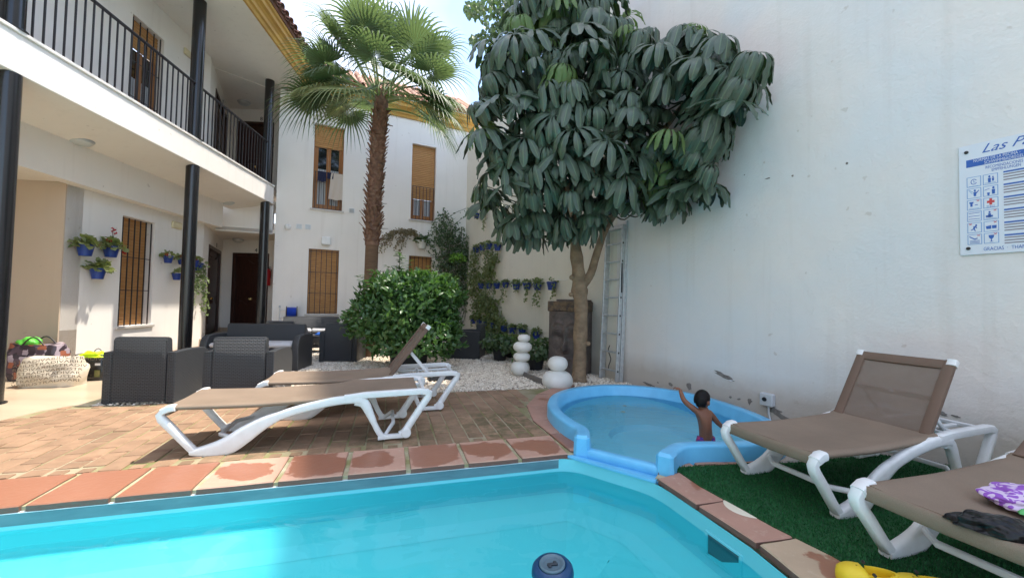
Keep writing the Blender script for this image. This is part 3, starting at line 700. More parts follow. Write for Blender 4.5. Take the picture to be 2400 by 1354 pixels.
for i in range(-2, 46):
    off = rng.choice((0, .5)) if False else (.5 if i % 2 else 0); off += rng.uniform(-.08, .08)
    for j in range(-1, 22):
        c0 = o0 - pd * (bwid * (i + .5)) + qd * (blen * (j + off + .5) - blen * 1)
        ins = [inside(c0 + qd * (t * blen * .46) + pd * (s * bwid * .42), deckpoly) for t in (-1, 1) for s in (-1, 1)]
        if all(ins): cand.append((c0, full, 0)); continue
        for t in (-.5, .5):
            c1 = c0 + qd * (t * blen * .5)
            if all(inside(c1 + qd * (k * blen * .22) + pd * (s * bwid * .42), deckpoly) for k in (-1, 1) for s in (-1, 1)): cand.append((c1, half, 0))
            elif inside(c1, deckpoly) and all(inside(c1 + qd * (k * blen * .12) + pd * (s * bwid * .25), deckpoly) for k in (-1, 1) for s in (-1, 1)): cand.append((c1, None, 0))
rotb = Matrix((pd, qd, Vector((0, 0, 1)))).transposed().to_4x4()
def vis(p):
    d = p.y * _f.y; px = 1200 + p.x / max(p.y, .1) * 950; return p.y > .5 and -60 < px < 2460
cand.sort(key=lambda q: (not vis(q[0]), q[0].length))
rest = MB(); nb_ = 0
for c0, kind, _ in cand:
    zt = rng.uniform(-.0025, .003)
    Mx = Matrix.Translation(c0 + Vector((0, 0, zt))) @ rotb @ Matrix.Rotation(rng.uniform(-.012, .012), 4, 'Z') @ Matrix.Rotation(rng.uniform(-.006, .006), 4, 'X')
    if kind is None:
        kind = half; Mx = Mx @ Matrix.Diagonal((.62, .62, 1, 1))
    me = rng.choice(kind)
    if nb_ < 298: inst('brick', me, dk, Mx); nb_ += 1
    elif vis(c0): rest.add([v.co.copy() for v in me.vertices], [tuple(p.vertices) for p in me.polygons], Mx)
if rest.v: rest.build('far_bricks', m_brick, dk, kind='stuff')
# ---- coping tiles
def copmat(name, dry=(.53, .31, .225), wetc=(.29, .105, .055), edge=(.60, .48, .36), t0=.47, t1=.49, wamt=.8):
    m = bpy.data.materials.new(name); nt = nodes(m); b = nt.nodes['Principled BSDF']; p = wpos(nt); tc = nt.nodes.new('ShaderNodeTexCoord')
    oi = nt.nodes.new('ShaderNodeObjectInfo')
    c = mixrgb(nt, ramp(nt, noise_(nt, p, 3, 4), .35, .65), dry, tuple(x * .86 for x in dry))
    c = mixrgb(nt, math_(nt, 'MULTIPLY', ramp(nt, noise_(nt, p, 26, 4, .7), .56, .7), .35), c, edge)
    # wet puddle: centred on each tile, ragged edge
    ob = nt.nodes.new('ShaderNodeVectorMath'); ob.operation = 'MULTIPLY'; nt.links.new(tc.outputs['Object'], ob.inputs[0]); ob.inputs[1].default_value = (4.2, 4.8, 0)
    ln = nt.nodes.new('ShaderNodeVectorMath'); ln.operation = 'LENGTH'; nt.links.new(ob.outputs[0], ln.inputs[0])
    nz1 = noise_(nt, p, 4.5, 6, .62); v = math_(nt, 'ADD', math_(nt, 'MULTIPLY', ln.outputs['Value'], .36), math_(nt, 'MULTIPLY', nz1, .65))
    v = math_(nt, 'ADD', v, math_(nt, 'MULTIPLY', math_(nt, 'SUBTRACT', oi.outputs['Random'], .5), .12))
    wet = ramp(nt, v, t0, t1, (1, 1, 1), (0, 0, 0))
    c = mixrgb(nt, math_(nt, 'MULTIPLY', wet, wamt), c, wetc); nt.links.new(c, b.inputs['Base Color'])
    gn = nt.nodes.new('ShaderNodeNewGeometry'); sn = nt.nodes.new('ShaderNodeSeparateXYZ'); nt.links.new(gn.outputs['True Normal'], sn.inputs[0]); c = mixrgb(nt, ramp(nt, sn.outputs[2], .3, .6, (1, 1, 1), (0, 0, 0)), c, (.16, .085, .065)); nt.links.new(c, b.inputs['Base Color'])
    nt.links.new(math_(nt, 'SUBTRACT', .75, math_(nt, 'MULTIPLY', wet, .42)), b.inputs['Roughness'])
    bp = nt.nodes.new('ShaderNodeBump'); bp.inputs['Strength'].default_value = .3; bp.inputs['Distance'].default_value = .006
    nt.links.new(noise_(nt, p, 28, 4), bp.inputs['Height']); nt.links.new(bp.outputs[0], b.inputs['Normal']); return m
m_cop = copmat('terracotta_coping', t0=.62, t1=.635); m_copwet = copmat('soaked_terracotta', t0=1.1, t1=1.2, wamt=.75); m_copdry = copmat('dry_terracotta', dry=(.47, .26, .19), t0=.36, t1=.38); m_copdry2 = copmat('dusty_terracotta', dry=(.52, .38, .25), t0=.40, t1=.42)
cp = thing('pool_coping', None, None); tag(cp, 'terracotta tile coping round the pool edge', kind='structure')
def poly_tile(pts, mt, par, name='coping_tile', z0=-.024, z1=.010, loc=None, irr=.003):
    c = sum(pts, Vector((0, 0, 0))) / len(pts); q = []
    for i, p in enumerate(pts):
        nx = pts[(i + 1) % len(pts)]; k = max(2, int((nx - p).length / .09))
        for j in range(k): q.append(p.lerp(nx, j / k) - c + Vector((random.uniform(-irr, irr), random.uniform(-irr, irr), 0)))
    n = len(q); mb = MB()
    ins = [v * (1 - .006 / max(v.length, .05)) for v in q]
    mb.add([(v.x, v.y, z0) for v in q] + [(v.x, v.y, z1 - .006) for v in q] + [(v.x, v.y, z1) for v in ins] + [(0, 0, z1)],
           [tuple(range(n))[::-1]] + [(i, (i + 1) % n, n + (i + 1) % n, n + i) for i in range(n)] + [(n + i, n + (i + 1) % n, 2 * n + (i + 1) % n, 2 * n + i) for i in range(n)] + [(2 * n + i, 2 * n + (i + 1) % n, 3 * n) for i in range(n)])
    o = mb.build(name, mt, par); o.location = c + (loc or Vector((0, 0, 0))); return o
ts = [0.0, .405, .80, 1.20, 1.60, 2.00, 2.43, 2.82, 3.21, 3.62, 4.02, 4.42, 4.85, 5.3]
for i in range(len(ts) - 1):
    a, b = ts[i] + (.016 if i else -.0), ts[i + 1] - .014
    lo = [PE - pd * a - qd * .014, PE - pd * b - qd * .014, PE - pd * b + qd * (cb - .02), PE - pd * a + qd * (cb - .02)]
    if i == 0: lo = [PE - pd * .03 - qd * .014, PE - pd * b - qd * .014, PE - pd * b + qd * (cb - .02), PE + pd * .0 + qd * (cb - .02)]
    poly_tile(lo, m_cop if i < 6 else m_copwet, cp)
# ring tiles round the wading pool
inn = [G(*p) for p in ((1352, 1060), (1352, 1006), (1305, 985), (1300, 952), (1315, 922), (1350, 903))]
ri = [ringG[0] + V2(.01, 0)] + ringG[1:]
for i in range(5):
    a, b, c, d = ri[i], ri[i + 1], inn[i + 1], inn[i]
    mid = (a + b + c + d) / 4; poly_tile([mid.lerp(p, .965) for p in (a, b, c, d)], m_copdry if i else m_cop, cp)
# right hand coping
rt = [(V2(.985, 2.72), V2(1.40, 2.95)), (V2(1.09, 2.365), V2(1.50, 2.50)), (V2(1.215, 2.0), V2(1.60, 2.10)), (V2(1.27, 1.60), V2(1.70, 1.62)), (V2(1.30, 1.15), V2(1.72, 1.15)), (V2(1.33, .7), V2(1.74, .7))]
for i in range(len(rt) - 1):
    a, d = rt[i]; b, c = rt[i + 1]; mid = (a + b + c + d) / 4
    poly_tile([a.lerp(b, .03), b.lerp(a, .03), c.lerp(d, 0).lerp(d, .0), d], (m_copdry, m_copdry, m_copdry2, m_copdry2, m_copdry)[i], cp)
for q in (((1400, 0), (1400, 0)),): pass
poly_tile([V2(1.02, 2.80), V2(1.33, 2.93), V2(1.30, 3.05), V2(1.16, 3.02)], m_copdry, cp)
poly_tile([V2(1.36, 2.95), V2(1.85, 3.02), V2(1.80, 3.12), V2(1.33, 3.06)], m_copdry, cp)
# mortar bed beneath the coping
m_mort2 = M('coping_mortar', (.52, .46, .33), .95, col2=(.26, .24, .10), nscale=6, bump=(50, .5, .006), coords='world')
mb = MB(); A_ = PE + V2(.03, -.01); mb.prism([(p.x, p.y) for p in (A_ + qd * .012, PE - pd * 5.6 + qd * .016, PE - pd * 5.6 + qd * cb, PE + qd * cb + pd * .02)], -.064, -.004)
mb.prism([(p.x, p.y) for p in [V2(1.03, 2.73), V2(1.13, 2.375), V2(1.25, 2.01), V2(1.305, 1.6), V2(1.34, 1.15), V2(1.37, .7), V2(1.8, .7), V2(1.75, 2.1), V2(1.42, 3.0)]], -.064, -.004)
mb.prism([(p.x, p.y) for p in [ri[0], ri[1], ri[2], ri[3], ri[4], ri[5], inn[5], inn[4], inn[3], inn[2], inn[1], V2(.56, 3.13)]], -.0635, -.005)
mb.prism([(.975, 2.735), (1.06, 2.87), (1.22, 3.02), (1.5, 3.02), (1.42, 2.9)], -.0625, -.006)
mb.build('mortar_bed', m_mort2, cp)
# concrete pavement below the turf mat
m_conc = M('grey_concrete', (.34, .31, .27), .9, col2=(.22, .20, .17), nscale=5, bump=(40, .4, .006), coords='world')
mb = MB(); mb.prism([(1.45, 2.98), (1.72, .6), (1.8, -4), (6.6, -4), (4.35, 1.0), (3.27, 3.03), (2.95, 3.6), (2.50, 3.55), (2.3, 3.18), (1.8, 3.02), (1.3, 2.96)], -.062, -.014)
struct(tag(mb.build('pavement', m_conc), 'concrete strip between the pool and the boundary wall'))
# ================================================================== swimming pool
m_liner = M('aqua_liner', (.24, .74, .77), .5, col2=(.21, .71, .75), nscale=2, coords='world')
m_linerd = M('blue_liner', (.16, .60, .68), .45)
m_strip = M('steel_strip', (.13, .25, .29), .42, .2, col2=(.09, .19, .23), nscale=4, coords='world', nsc=(1, 1, 5))
m_step = M('pool_step', (.40, .82, .85), .5)
m_bench = M('lit_bench_edge', (.29, .76, .80), .5)
m_water = bpy.data.materials.new('pool_water'); _nt = nodes(m_water); _o = _nt.nodes['Material Output']
def watermat(m, tint, bs=.35, scale=1.6):
    nt = m.node_tree; o = nt.nodes['Material Output']
    for q in list(nt.nodes):
        if q != o: nt.nodes.remove(q)
    tr = nt.nodes.new('ShaderNodeBsdfTransparent'); tr.inputs[0].default_value = (*tint, 1)
    gl = nt.nodes.new('ShaderNodeBsdfGlossy'); gl.inputs['Roughness'].default_value = .02
    fr = nt.nodes.new('ShaderNodeFresnel'); fr.inputs[0].default_value = 1.33
    bp = nt.nodes.new('ShaderNodeBump'); bp.inputs['Strength'].default_value = bs; bp.inputs['Distance'].default_value = .03
    nt.links.new(noise_(nt, wpos(nt, (1, 1.6, 1)), scale, 2, .5, .6), bp.inputs['Height'])
    for q in (gl, fr): nt.links.new(bp.outputs[0], q.inputs['Normal'])
    mx = nt.nodes.new('ShaderNodeMixShader'); nt.links.new(fr.outputs[0], mx.inputs[0]); nt.links.new(tr.outputs[0], mx.inputs[1]); nt.links.new(gl.outputs[0], mx.inputs[2])
    nt.links.new(mx.outputs[0], o.inputs['Surface'])
watermat(m_water, (.60, .93, .95), .55)
m_water2 = bpy.data.materials.new('wading_water'); nodes(m_water2); watermat(m_water2, (.87, .97, .98), .25, 5)
pool = thing('swimming_pool', 'turquoise swimming pool filling the foreground with submerged bench and steps', 'pool', (-1, .5, 0))
WZ = -.118
def ringmesh(name, levels, mt, par, close=True):
    mb = MB(); n = len(BO); vs = []
    for d, z in levels:
        vs += [p + Vector((0, 0, z)) for p in offset(BOs, d)]
    n = len(BOs)
    fs = [(l * n + i, l * n + (i + 1) % n, (l + 1) * n + (i + 1) % n, (l + 1) * n + i) for l in range(len(levels) - 1) for i in range(n)]
    if close: fs.append(tuple((len(levels) - 1) * n + i for i in range(n)))
    mb.add(vs, fs); return mb.build(name, mt, par, world=True, smooth=True, ang=50)
# rounded corner version of the outline for the liner
BOs = []
for i, p in enumerate(BO):
    a, b = BO[i - 1], BO[(i + 1) % len(BO)]
    k = .14 if i in (0, 9) else (.25 if i in (1, 2, 3) else 0)
    if k:
        for t in (0, .25, .5, .75, 1):
            u_ = p + (a - p).normalized() * k * (1 - t); v_ = p + (b - p).normalized() * k * t; BOs.append(p + (u_ - p) * (1 - t) + (v_ - p) * t)
    else: BOs.append(p)
ringmesh('basin_wall', [(.006, -.027), (.012, -.20), (.02, -.245), (.035, -.262)], m_linerd, pool, False)
ringmesh('basin', [(.03, -.26), (.05, -.275), (.20, -.30), (.30, -.33), (.42, -.39), (.60, -.50), (.85, -.60), (1.3, -.66)], m_liner, pool)
mb = MB(); s0, s1 = .10, 5.55
mb.prism([(p.x, p.y) for p in (PE - pd * s0 - qd * .013, PE - pd * s1 - qd * .013, PE - pd * s1 + qd * .012, PE - pd * s0 + qd * .012)], -.094, -.031)
mb.build('edge_strip', m_strip, pool, world=True)
mb = MB(); m_line = M('pale_trim', (.62, .72, .76), .35)
mb.prism([(p.x, p.y) for p in (PE - pd * s0 - qd * .0165, PE - pd * s1 - qd * .0165, PE - pd * s1 + qd * .012, PE - pd * s0 + qd * .012)], -.0296, -.0265)
mb.build('trim', m_line, pool, world=True)
# under-water bench edge with the light it catches put into a paler colour
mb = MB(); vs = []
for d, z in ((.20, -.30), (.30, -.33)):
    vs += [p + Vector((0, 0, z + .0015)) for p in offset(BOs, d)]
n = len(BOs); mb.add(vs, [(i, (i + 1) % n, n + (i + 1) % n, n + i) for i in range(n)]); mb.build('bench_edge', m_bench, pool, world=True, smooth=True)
# corner steps on the left
for cx, cy, zz in ((-1.62, 1.62, -.34), (-2.0, 1.66, -.22)):
    mb = MB(); e = V2(cx, cy); far = [e, e - pd * 3.2, e - pd * 3.2 - qd * 1.6 + pd * .6, e - qd * 1.6 - pd * .9]
    mb.prism([(p.x, p.y) for p in far], -.88, zz); mb.build('step', m_step, pool, world=True)
# skimmer mouth: a flat dark sheet carries the shade of the opening
m_dark = M('skimmer_shade', (.05, .12, .14), .6)
FRQ = Fr(BO[9].to_2d(), math.degrees(math.atan2((BO[8] - BO[9]).x, (BO[8] - BO[9]).y)), 1)
a0, _ = FRQ.px(1665, 1240); a1, _ = FRQ.px(1738, 1285)
mb = MB()
for q in ((a0 - .02, a1 + .02, -.105, -.09), (a0 - .02, a1 + .02, -.235, -.22), (a0 - .02, a0, -.22, -.105), (a1, a1 + .02, -.22, -.105)): FRQ.box(mb, q[0], q[1], q[2], q[3], .006, .022, .003)
sk = mb.build('skimmer', m_linerd, pool, world=True)
mb = MB(); FRQ.box(mb, a0, a1, -.22, -.105, .0135, .0155); mb.build('skimmer_mouth_shade', m_dark, sk)
mb = MB(); n = len(BOs); mb.add([p + Vector((0, 0, WZ)) for p in offset(BOs, .008)], [tuple(range(n))])
struct(tag(mb.build('water', m_water, recalc=False), 'clear turquoise water of the swimming pool'))
# floating chlorine dispenser
m_dblue = M('dispenser_blue', (.006, .05, .14), .35); m_dgrey = M('dispenser_grey', (.10, .16, .20), .5)
dp = G(1296, 1312, -.04)
t = thing('chlorine_dispenser', 'round dark blue floating chlorine dispenser in the pool', 'dispenser', (dp.x, dp.y, WZ + .012))
t.rotation_euler = (R_(6), R_(-4), 0)
mb = MB(); mb.lathe([(.03, -.30), (.055, -.28), (.055, -.05), (.075, -.03), (.092, -.012), (.098, .012), (.094, .034), (.082, .048), (.066, .053), (.064, .050), (.0, .050)], n=36); mb.build('body', m_dblue, t, smooth=True, ang=60)
mb = MB(); mb.lathe([(.060, .0505), (.060, .058), (.054, .062), (.044, .060), (.038, .053), (.0, .053)], n=32); cpz = mb.build('cap', m_dgrey, t, smooth=True)
mb = MB(); mb.box((.0, -.008, .0585), (.05, .012, .010), .003); mb.box((.012, -.002, .0585), (.016, .024, .0098), .003); mb.box((-.012, -.014, .0585), (.016, .022, .0096), .003); mb.build('grip', M('dispenser_dark', (.03, .04, .05), .5), cpz)
# ================================================================== wading pool
m_gel = M('blue_gelcoat', (.27, .72, .86), .32, col2=(.23, .67, .82), nscale=3, coords='world'); m_gel2 = M('blue_gelcoat_light', (.16, .54, .84), .3, col2=(.13, .47, .76), nscale=6, coords='world')
wp = thing('wading_pool', 'round sky blue fibreglass wading pool with a weir into the big pool', 'pool', (1.4, 4.0, 0))
cl = cr([V2(.56, 3.15), V2(.60, 3.36), V2(.53, 3.55), V2(.455, 3.85), V2(.445, 4.2), V2(.56, 4.62), V2(.85, 4.97), V2(1.32, 5.17), V2(1.80, 5.05), V2(2.12, 4.70), V2(2.30, 4.2), V2(2.33, 3.68), V2(2.16, 3.30), V2(1.80, 3.10), V2(1.42, 3.06), V2(1.23, 3.00), V2(1.07, 2.81)], 7)
secp = [(-.060, -.03), (-.058, .128), (-.052, .146), (-.042, .152), (.030, .155), (.042, .150), (.050, .138), (.075, -.02), (.10, -.105), (.14, -.12)]
mb = MB(); vs = []
N = len(cl)
for i, p in enumerate(cl):
    t_ = (cl[min(i + 1, N - 1)] - cl[max(i - 1, 0)]).normalized(); nn = Vector((t_.y, -t_.x, 0))
    dn = min(i, N - 1 - i); k = 1.0
    for e, z in secp: vs.append(p + nn * e * k + Vector((0, 0, z * .84 if z > 0 else z)))
L = len(secp); fs = [(i * L + k, i * L + k + 1, (i + 1) * L + k + 1, (i + 1) * L + k) for i in range(N - 1) for k in range(L - 1)]
fs += [tuple(range(L))[::-1], tuple((N - 1) * L + k for k in range(L))]
mb.add(vs, fs); mb.build('rim', m_gel2, wp, world=True, smooth=True, ang=60)
for q_, o_ in ((cl[0], cl[1] - cl[0]), (cl[-1], cl[-2] - cl[-1])):
    o_ = o_.normalized(); sd_ = Vector((o_.y, -o_.x, 0)); mb = MB(); mb.box(q_ + o_ * .035 + Vector((0, 0, .045)), (.125, .13, .19), .022, Matrix((sd_, o_, Vector((0, 0, 1)))).transposed(), taper=.94); mb.build('weir_post', m_gel2, wp, world=True, smooth=True, ang=30)
inner = []
for i, p in enumerate(cl):
    t_ = (cl[min(i + 1, N - 1)] - cl[max(i - 1, 0)]).normalized(); inner.append(p + Vector((t_.y, -t_.x, 0)) * .058)
mb = MB(); vs = []
dc = V2(1.40, 3.90)
for f_, z in ((1, .06), (.985, -.02), (.96, -.09), (.92, -.115)):
    for p in inner: vs.append(dc + (p - dc) * f_ + Vector((0, 0, z)))
for rr, z in ((.44, -.12), (.41, -.17), (.1, -.175)):
    for p in inner: vs.append(dc + (p - dc).normalized() * rr + Vector((0, 0, z)))
N2 = len(inner)
mb.add(vs, [(l * N2 + i, l * N2 + (i + 1) % N2, (l + 1) * N2 + (i + 1) % N2, (l + 1) * N2 + i) for l in range(6) for i in range(N2) if not (i == N2 - 1 and l < 1)] + [tuple(6 * N2 + i for i in range(N2))])
mb.build('basin', m_gel, wp, world=True, smooth=True, ang=45)
wa, wb = V2(.555, 3.14), V2(1.045, 2.80); wd = (wb - wa).normalized(); wn_ = Vector((-wd.y, wd.x, 0))
mb = MB(); mb.sweep([wa - wd * .01 + wn_ * .045 + Vector((0, 0, -.0)), wb + wd * .01 + wn_ * .045], .085, .085, wn_, n=16, power=.6); mb.build('weir', m_gel2, wp, world=True, smooth=True, ang=50)
mb = MB(); mb2 = MB(); e9 = (BO[9] - PE).normalized(); n9 = Vector((-e9.y, e9.x, 0)); mb2.prism([(q.x, q.y) for q in (PE - e9 * .02 + n9 * .004, BO[9] + e9 * .02 + n9 * .004, BO[9] + n9 * .14 + e9 * .02, PE + n9 * .14 - e9 * .02)], -.10, -.024); mb2.build('weir_shelf', m_gel2, wp, world=True); a, b = PE - e9 * .01 - n9 * .004 + Vector((0, 0, .030)), BO[9] + e9 * .01 - n9 * .004 + Vector((0, 0, .030))
mb.sweep([a + Vector((0, 0, -.048)), b + Vector((0, 0, -.048))], .022, .05, wn_, n=10, power=.5); mb.build('weir_ledge', m_gel2, wp, world=True, smooth=True, ang=50)
mb = MB(); n = len(inner); ar_ = sum(inner[i].x * inner[(i + 1) % n].y - inner[(i + 1) % n].x * inner[i].y for i in range(n)); mb.add([dc + (p - dc) * .998 + Vector((0, 0, .014)) for p in inner], [tuple(range(n)) if ar_ > 0 else tuple(range(n))[::-1]])
struct(tag(mb.build('water', m_water2, recalc=False), 'shallow clear water of the round wading pool'))
m_leafy = M('dry_leaf', (.35, .27, .10), .7)
for x, y, rr in ((1461, 964, .035), (1465, 950, .03)):
    p = G(x, y, .02); mb = MB(); mb.add([(p.x + rr * math.cos(k) * (1 if k % 2 else .6), p.y + rr * .6 * math.sin(k), .018 + .002 * k / 6) for k in range(6)], [tuple(range(6))])
    tag(mb.build('fallen_leaf', m_leafy, recalc=False), 'yellowish leaf floating in the wading pool' if y == 964 else 'pale scrap floating just behind the yellow leaf', 'leaf')
# ================================================================== turf mat
m_turf = bpy.data.materials.new('green_turf'); _nt = nodes(m_turf); _b = _nt.nodes['Principled BSDF']; _g = _nt.nodes.new('ShaderNodeNewGeometry')
_nt.links.new(mixrgb(_nt, _g.outputs['Random Per Island'], (.010, .085, .022), (.03, .16, .05)), _b.inputs['Base Color']); setin(_b, 'Roughness', .7); setin(_b, 'Specular IOR Level', .25)
m_turfb = M('turf_backing', (.012, .075, .022), .95)
mp_ = [V2(1.15, 2.885), V2(1.21, 2.60), V2(1.38, 2.14), V2(1.50, 1.90), V2(1.58, 1.60), V2(1.62, 1.0), V2(5.0, .6), V2(3.22, 3.04), V2(2.9, 3.22), V2(2.1, 3.02)]
mb = MB(); mb.prism([(p.x, p.y) for p in mp_], -.0125, .014); tag(mb.build('turf_mat', m_turfb), 'dark green artificial turf mat under the right hand loungers', 'mat')
NT = 90000; rs = np.random.RandomState(9); pts = np.stack([1.1 + rs.rand(NT) ** 1.3 * 3.0, .75 + rs.rand(NT) * 2.5], 1)
keep = [i for i in range(NT) if inside(V2(pts[i, 0], pts[i, 1]), mp_)]; P_ = pts[keep]; NK = len(P_)
a = rs.rand(NK) * 6.28; h_ = .010 + rs.rand(NK) * .010; wv = .0022 + rs.rand(NK) * .0012; ln = rs.randn(NK, 2) * .006
v0 = np.stack([P_[:, 0] - np.cos(a) * wv, P_[:, 1] - np.sin(a) * wv, np.full(NK, .0135)], 1); v1 = np.stack([P_[:, 0] + np.cos(a) * wv, P_[:, 1] + np.sin(a) * wv, np.full(NK, .0135)], 1)
v2 = np.stack([P_[:, 0] + ln[:, 0], P_[:, 1] + ln[:, 1], .0135 + h_], 1)
me = bpy.data.meshes.new('turf_pile'); me.from_pydata(np.stack([v0, v1, v2], 1).reshape(-1, 3), [], np.arange(NK * 3).reshape(-1, 3).tolist()); me.materials.append(m_turf)
o = bpy.data.objects.new('turf_pile', me); C.objects.link(o); tag(o, 'short green plastic blades of the turf mat', kind='stuff')
# round skimmer lid half under the mat
lp = G(1752, 1192); t = thing('skimmer_lid', 'round white skimmer lid set in the coping half under the turf edge', 'lid', (lp.x, lp.y, .003))
mb = MB(); mb.lathe([(.125, 0), (.125, .006), (.118, .009), (.0, .010)], n=32); mb.build('lid', M('cream_lid', (.72, .66, .52), .5), t, smooth=True)
# ================================================================== sun loungers
def fabmat(name, col, tr=0):
    m = bpy.data.materials.new(name); nt = nodes(m); b = nt.nodes['Principled BSDF']; p = wpos(nt); tc = nt.nodes.new('ShaderNodeTexCoord')
    c = mixrgb(nt, ramp(nt, noise_(nt, p, 3, 5), .35, .65), col, tuple(x * .84 for x in col))
    wv = noise_(nt, p, 420, 2); c = mixrgb(nt, math_(nt, 'MULTIPLY', ramp(nt, wv, .4, .6), .35), c, tuple(x * .55 for x in col))
    nt.links.new(c, b.inputs['Base Color']); setin(b, 'Roughness', .8); setin(b, 'Specular IOR Level', .2)
    bp = nt.nodes.new('ShaderNodeBump'); bp.inputs['Strength'].default_value = .25; bp.inputs['Distance'].default_value = .002
    nt.links.new(wv, bp.inputs['Height']); nt.links.new(bp.outputs[0], b.inputs['Normal'])
    if tr:
        o = nt.nodes['Material Output']; t = nt.nodes.new('ShaderNodeBsdfTransparent'); mx = nt.nodes.new('ShaderNodeMixShader'); mx.inputs[0].default_value = tr
        nt.links.new(b.outputs[0], mx.inputs[1]); nt.links.new(t.outputs[0], mx.inputs[2]); nt.links.new(mx.outputs[0], o.inputs['Surface'])
    return m
m_fab = fabmat('taupe_sling', (.275, .205, .15)); m_fabs = fabmat('taupe_mesh', (.27, .205, .16), .30); m_fabe = fabmat('taupe_hem', (.20, .135, .10))
LW = .64
def loft(mb, secs, closed=True):
    n = len(secs[0]); vs = [v for s in secs for v in s]; N = len(secs)
    fs = [(i * n + k, i * n + (k + 1) % n, (i + 1) * n + (k + 1) % n, (i + 1) * n + k) for i in range(N - 1) for k in range(n if closed else n - 1)]
    if closed: fs += [tuple(range(n))[::-1], tuple((N - 1) * n + k for k in range(n))]
    mb.add(vs, fs)
def sling_sec(o, ex, W, sag=.0, th=.035, y0=.03):
    """closed section across the width: ex = up vector"""
    ey = Vector((0, 1, 0)); pts = []
    prof = [(y0 + .0, -th * .5), (y0 - .012, -th * .2), (y0 - .008, 0), (y0 + .01, .008), (y0 + .04, .006), (y0 + .1, -sag * .4), (W / 2, -sag), (W - y0 - .1, -sag * .4), (W - y0 - .04, .006), (W - y0 - .01, .008), (W - y0 + .008, 0), (W - y0 + .012, -th * .2), (W - y0, -th * .5),
            (W - y0 - .03, -th * .35), (W - y0 - .04, -.004), (W - y0 - .1, -sag * .4 - .006), (W / 2, -sag - .006), (y0 + .1, -sag * .4 - .006), (y0 + .04, -.004), (y0 + .03, -th * .35)]
    return [o + ey * a + ex * b for a, b in prof]
def lounger(label, loc, back=None, rz=R_(17.6)):
    t = thing('sun_lounger', label, 'sun lounger', loc, rz, 'white framed sun loungers by the pool')
    for y in (.0, LW - .0):
        sd = Vector((0, 1, 0)); yy = .028 if y == 0 else LW - .028; P3 = lambda L: [Vector((s, yy, z)) for s, z in L]
        mb = MB()
        mb.sweep(P3([(-.255, .325), (-.275, .295), (-.262, .262), (-.2, .19), (-.12, .09), (-.075, .038), (-.05, .02)]), [.035, .05, .056, .054, .05, .05, .03], .052, sd, 10)
        mb.sweep(P3(cr([(-.085, .018), (0, .02), (.08, .028), (.16, .055), (.26, .125), (.38, .20), (.52, .257), (.70, .303), (.88, .333), (1.0, .338), (1.06, .33)], 3)), 
                 [.034 + (.075 * max(0, math.sin(math.pi * min(1, i / 17))) if i < 17 else .0) + .032 * min(1, i / 12) for i in range(31)], [.056 - .012 * math.sin(math.pi * i / 30) for i in range(31)], sd, 12)
        mb.sweep(P3([(.93, .352), (1.1, .366), (1.35, .372), (1.52, .376), (1.575, .370)]), [.05, .052, .052, .052, .05], .055, sd, 10)
        mb.sweep(P3(cr([(1.02, .335), (1.08, .30), (1.13, .20), (1.175, .10), (1.215, .035), (1.25, .02)], 3)), [.10 - .055 * min(1, i / 8) for i in range(16)], .048, sd, 10)
        mb.sweep(P3([(1.19, .018), (1.30, .022), (1.42, .022)]), .036, .05, sd, 10)
        mb.sweep(P3([(1.365, .028), (1.40, .05), (1.47, .16), (1.54, .265), (1.585, .33), (1.59, .36), (1.565, .382)]), [.06, .06, .056, .056, .06, .062, .04], .05, sd, 10)
        mb.build('side_frame', m_plas, t, smooth=True, ang=50)
        mb = MB(); wy = yy + (-.03 if y == 0 else .03)
        M4 = Matrix.Translation((1.41, yy, .045)) @ Matrix.Rotation(R_(90), 4, 'X'); mb.lathe([(.0, -.034), (.034, -.034), (.040, -.028), (.040, .028), (.034, .034), (.0, .034)], n=18, M4=M4); mb.build('wheel', m_plas, t, smooth=True)
        # corner cap
        mb = MB(); mb.sweep([(-.262, yy, .318), (-.22, yy, .338), (-.185, yy, .342)], [.045, .052, .048], .062, sd, 10); mb.build('corner_cap', m_plas, t, smooth=True)
    mb = MB()
    for s, z in ((1.555, .362),):
        mb.sweep([(s, .03, z), (s, LW - .03, z)], .03, .03, Vector((1, 0, 0)), 8)
    mb.build('rear_rail', m_plas, t, smooth=True)
    for s, z, y0 in ((1.20, .345, .05), (1.32, .345, .05)): mb = MB(); mb.sweep([(s, y0, z), (s, LW - y0, z)], .022, .03, Vector((1, 0, 0)), 8); mb.build('cross_rail', m_plas, t, smooth=True)
    for y in (.19, LW - .19): mb = MB(); mb.sweep([(1.0, y, .345), (1.54, y, .352)], .022, .035, Vector((0, 1, 0)), 8); mb.build('ratchet_rail', m_plas, t, smooth=True)
    # inner folding braces of front and rear legs
    for s0, s1 in ((.16, -.04), (1.24, 1.38)):
        mb = MB(); mb.sweep([(s0, .04, .022 if s1 > 0 else .1), ((s0 + s1) / 2, .14, .10), ((s0 + s1) / 2, LW - .14, .10), (s0, LW - .04, .022 if s1 > 0 else .1)], .03, .03, Vector((1, 0, 0)), 8); mb.build('leg_brace', m_plas, t, smooth=True)
    zf = lambda s: .342 + .012 * math.sin((s + .25) * 2.2) * -1 + .03 * max(0, (s - .3)) if s < .9 else .372 + .012 * (s - .9)
    seat_end = 1.50 if back is None else .93
    ss = [-.232 + (seat_end + .232) * k / 16 for k in range(17)]
    mb = MB(); mb.sweep([(-.238, .035, .318), (-.238, LW / 2, .312), (-.238, LW - .035, .318)], .036, .066, Vector((0, 0, 1)), 12, power=.8); mb.build('foot_hem', m_fab, t, smooth=True)
    mb = MB(); loft(mb, [sling_sec(Vector((s, 0, zf(s) + .006)), Vector((0, 0, 1)), LW, .010 * math.sin(math.pi * min(1, (s + .24) / 1.2)), .05) for s in ss])
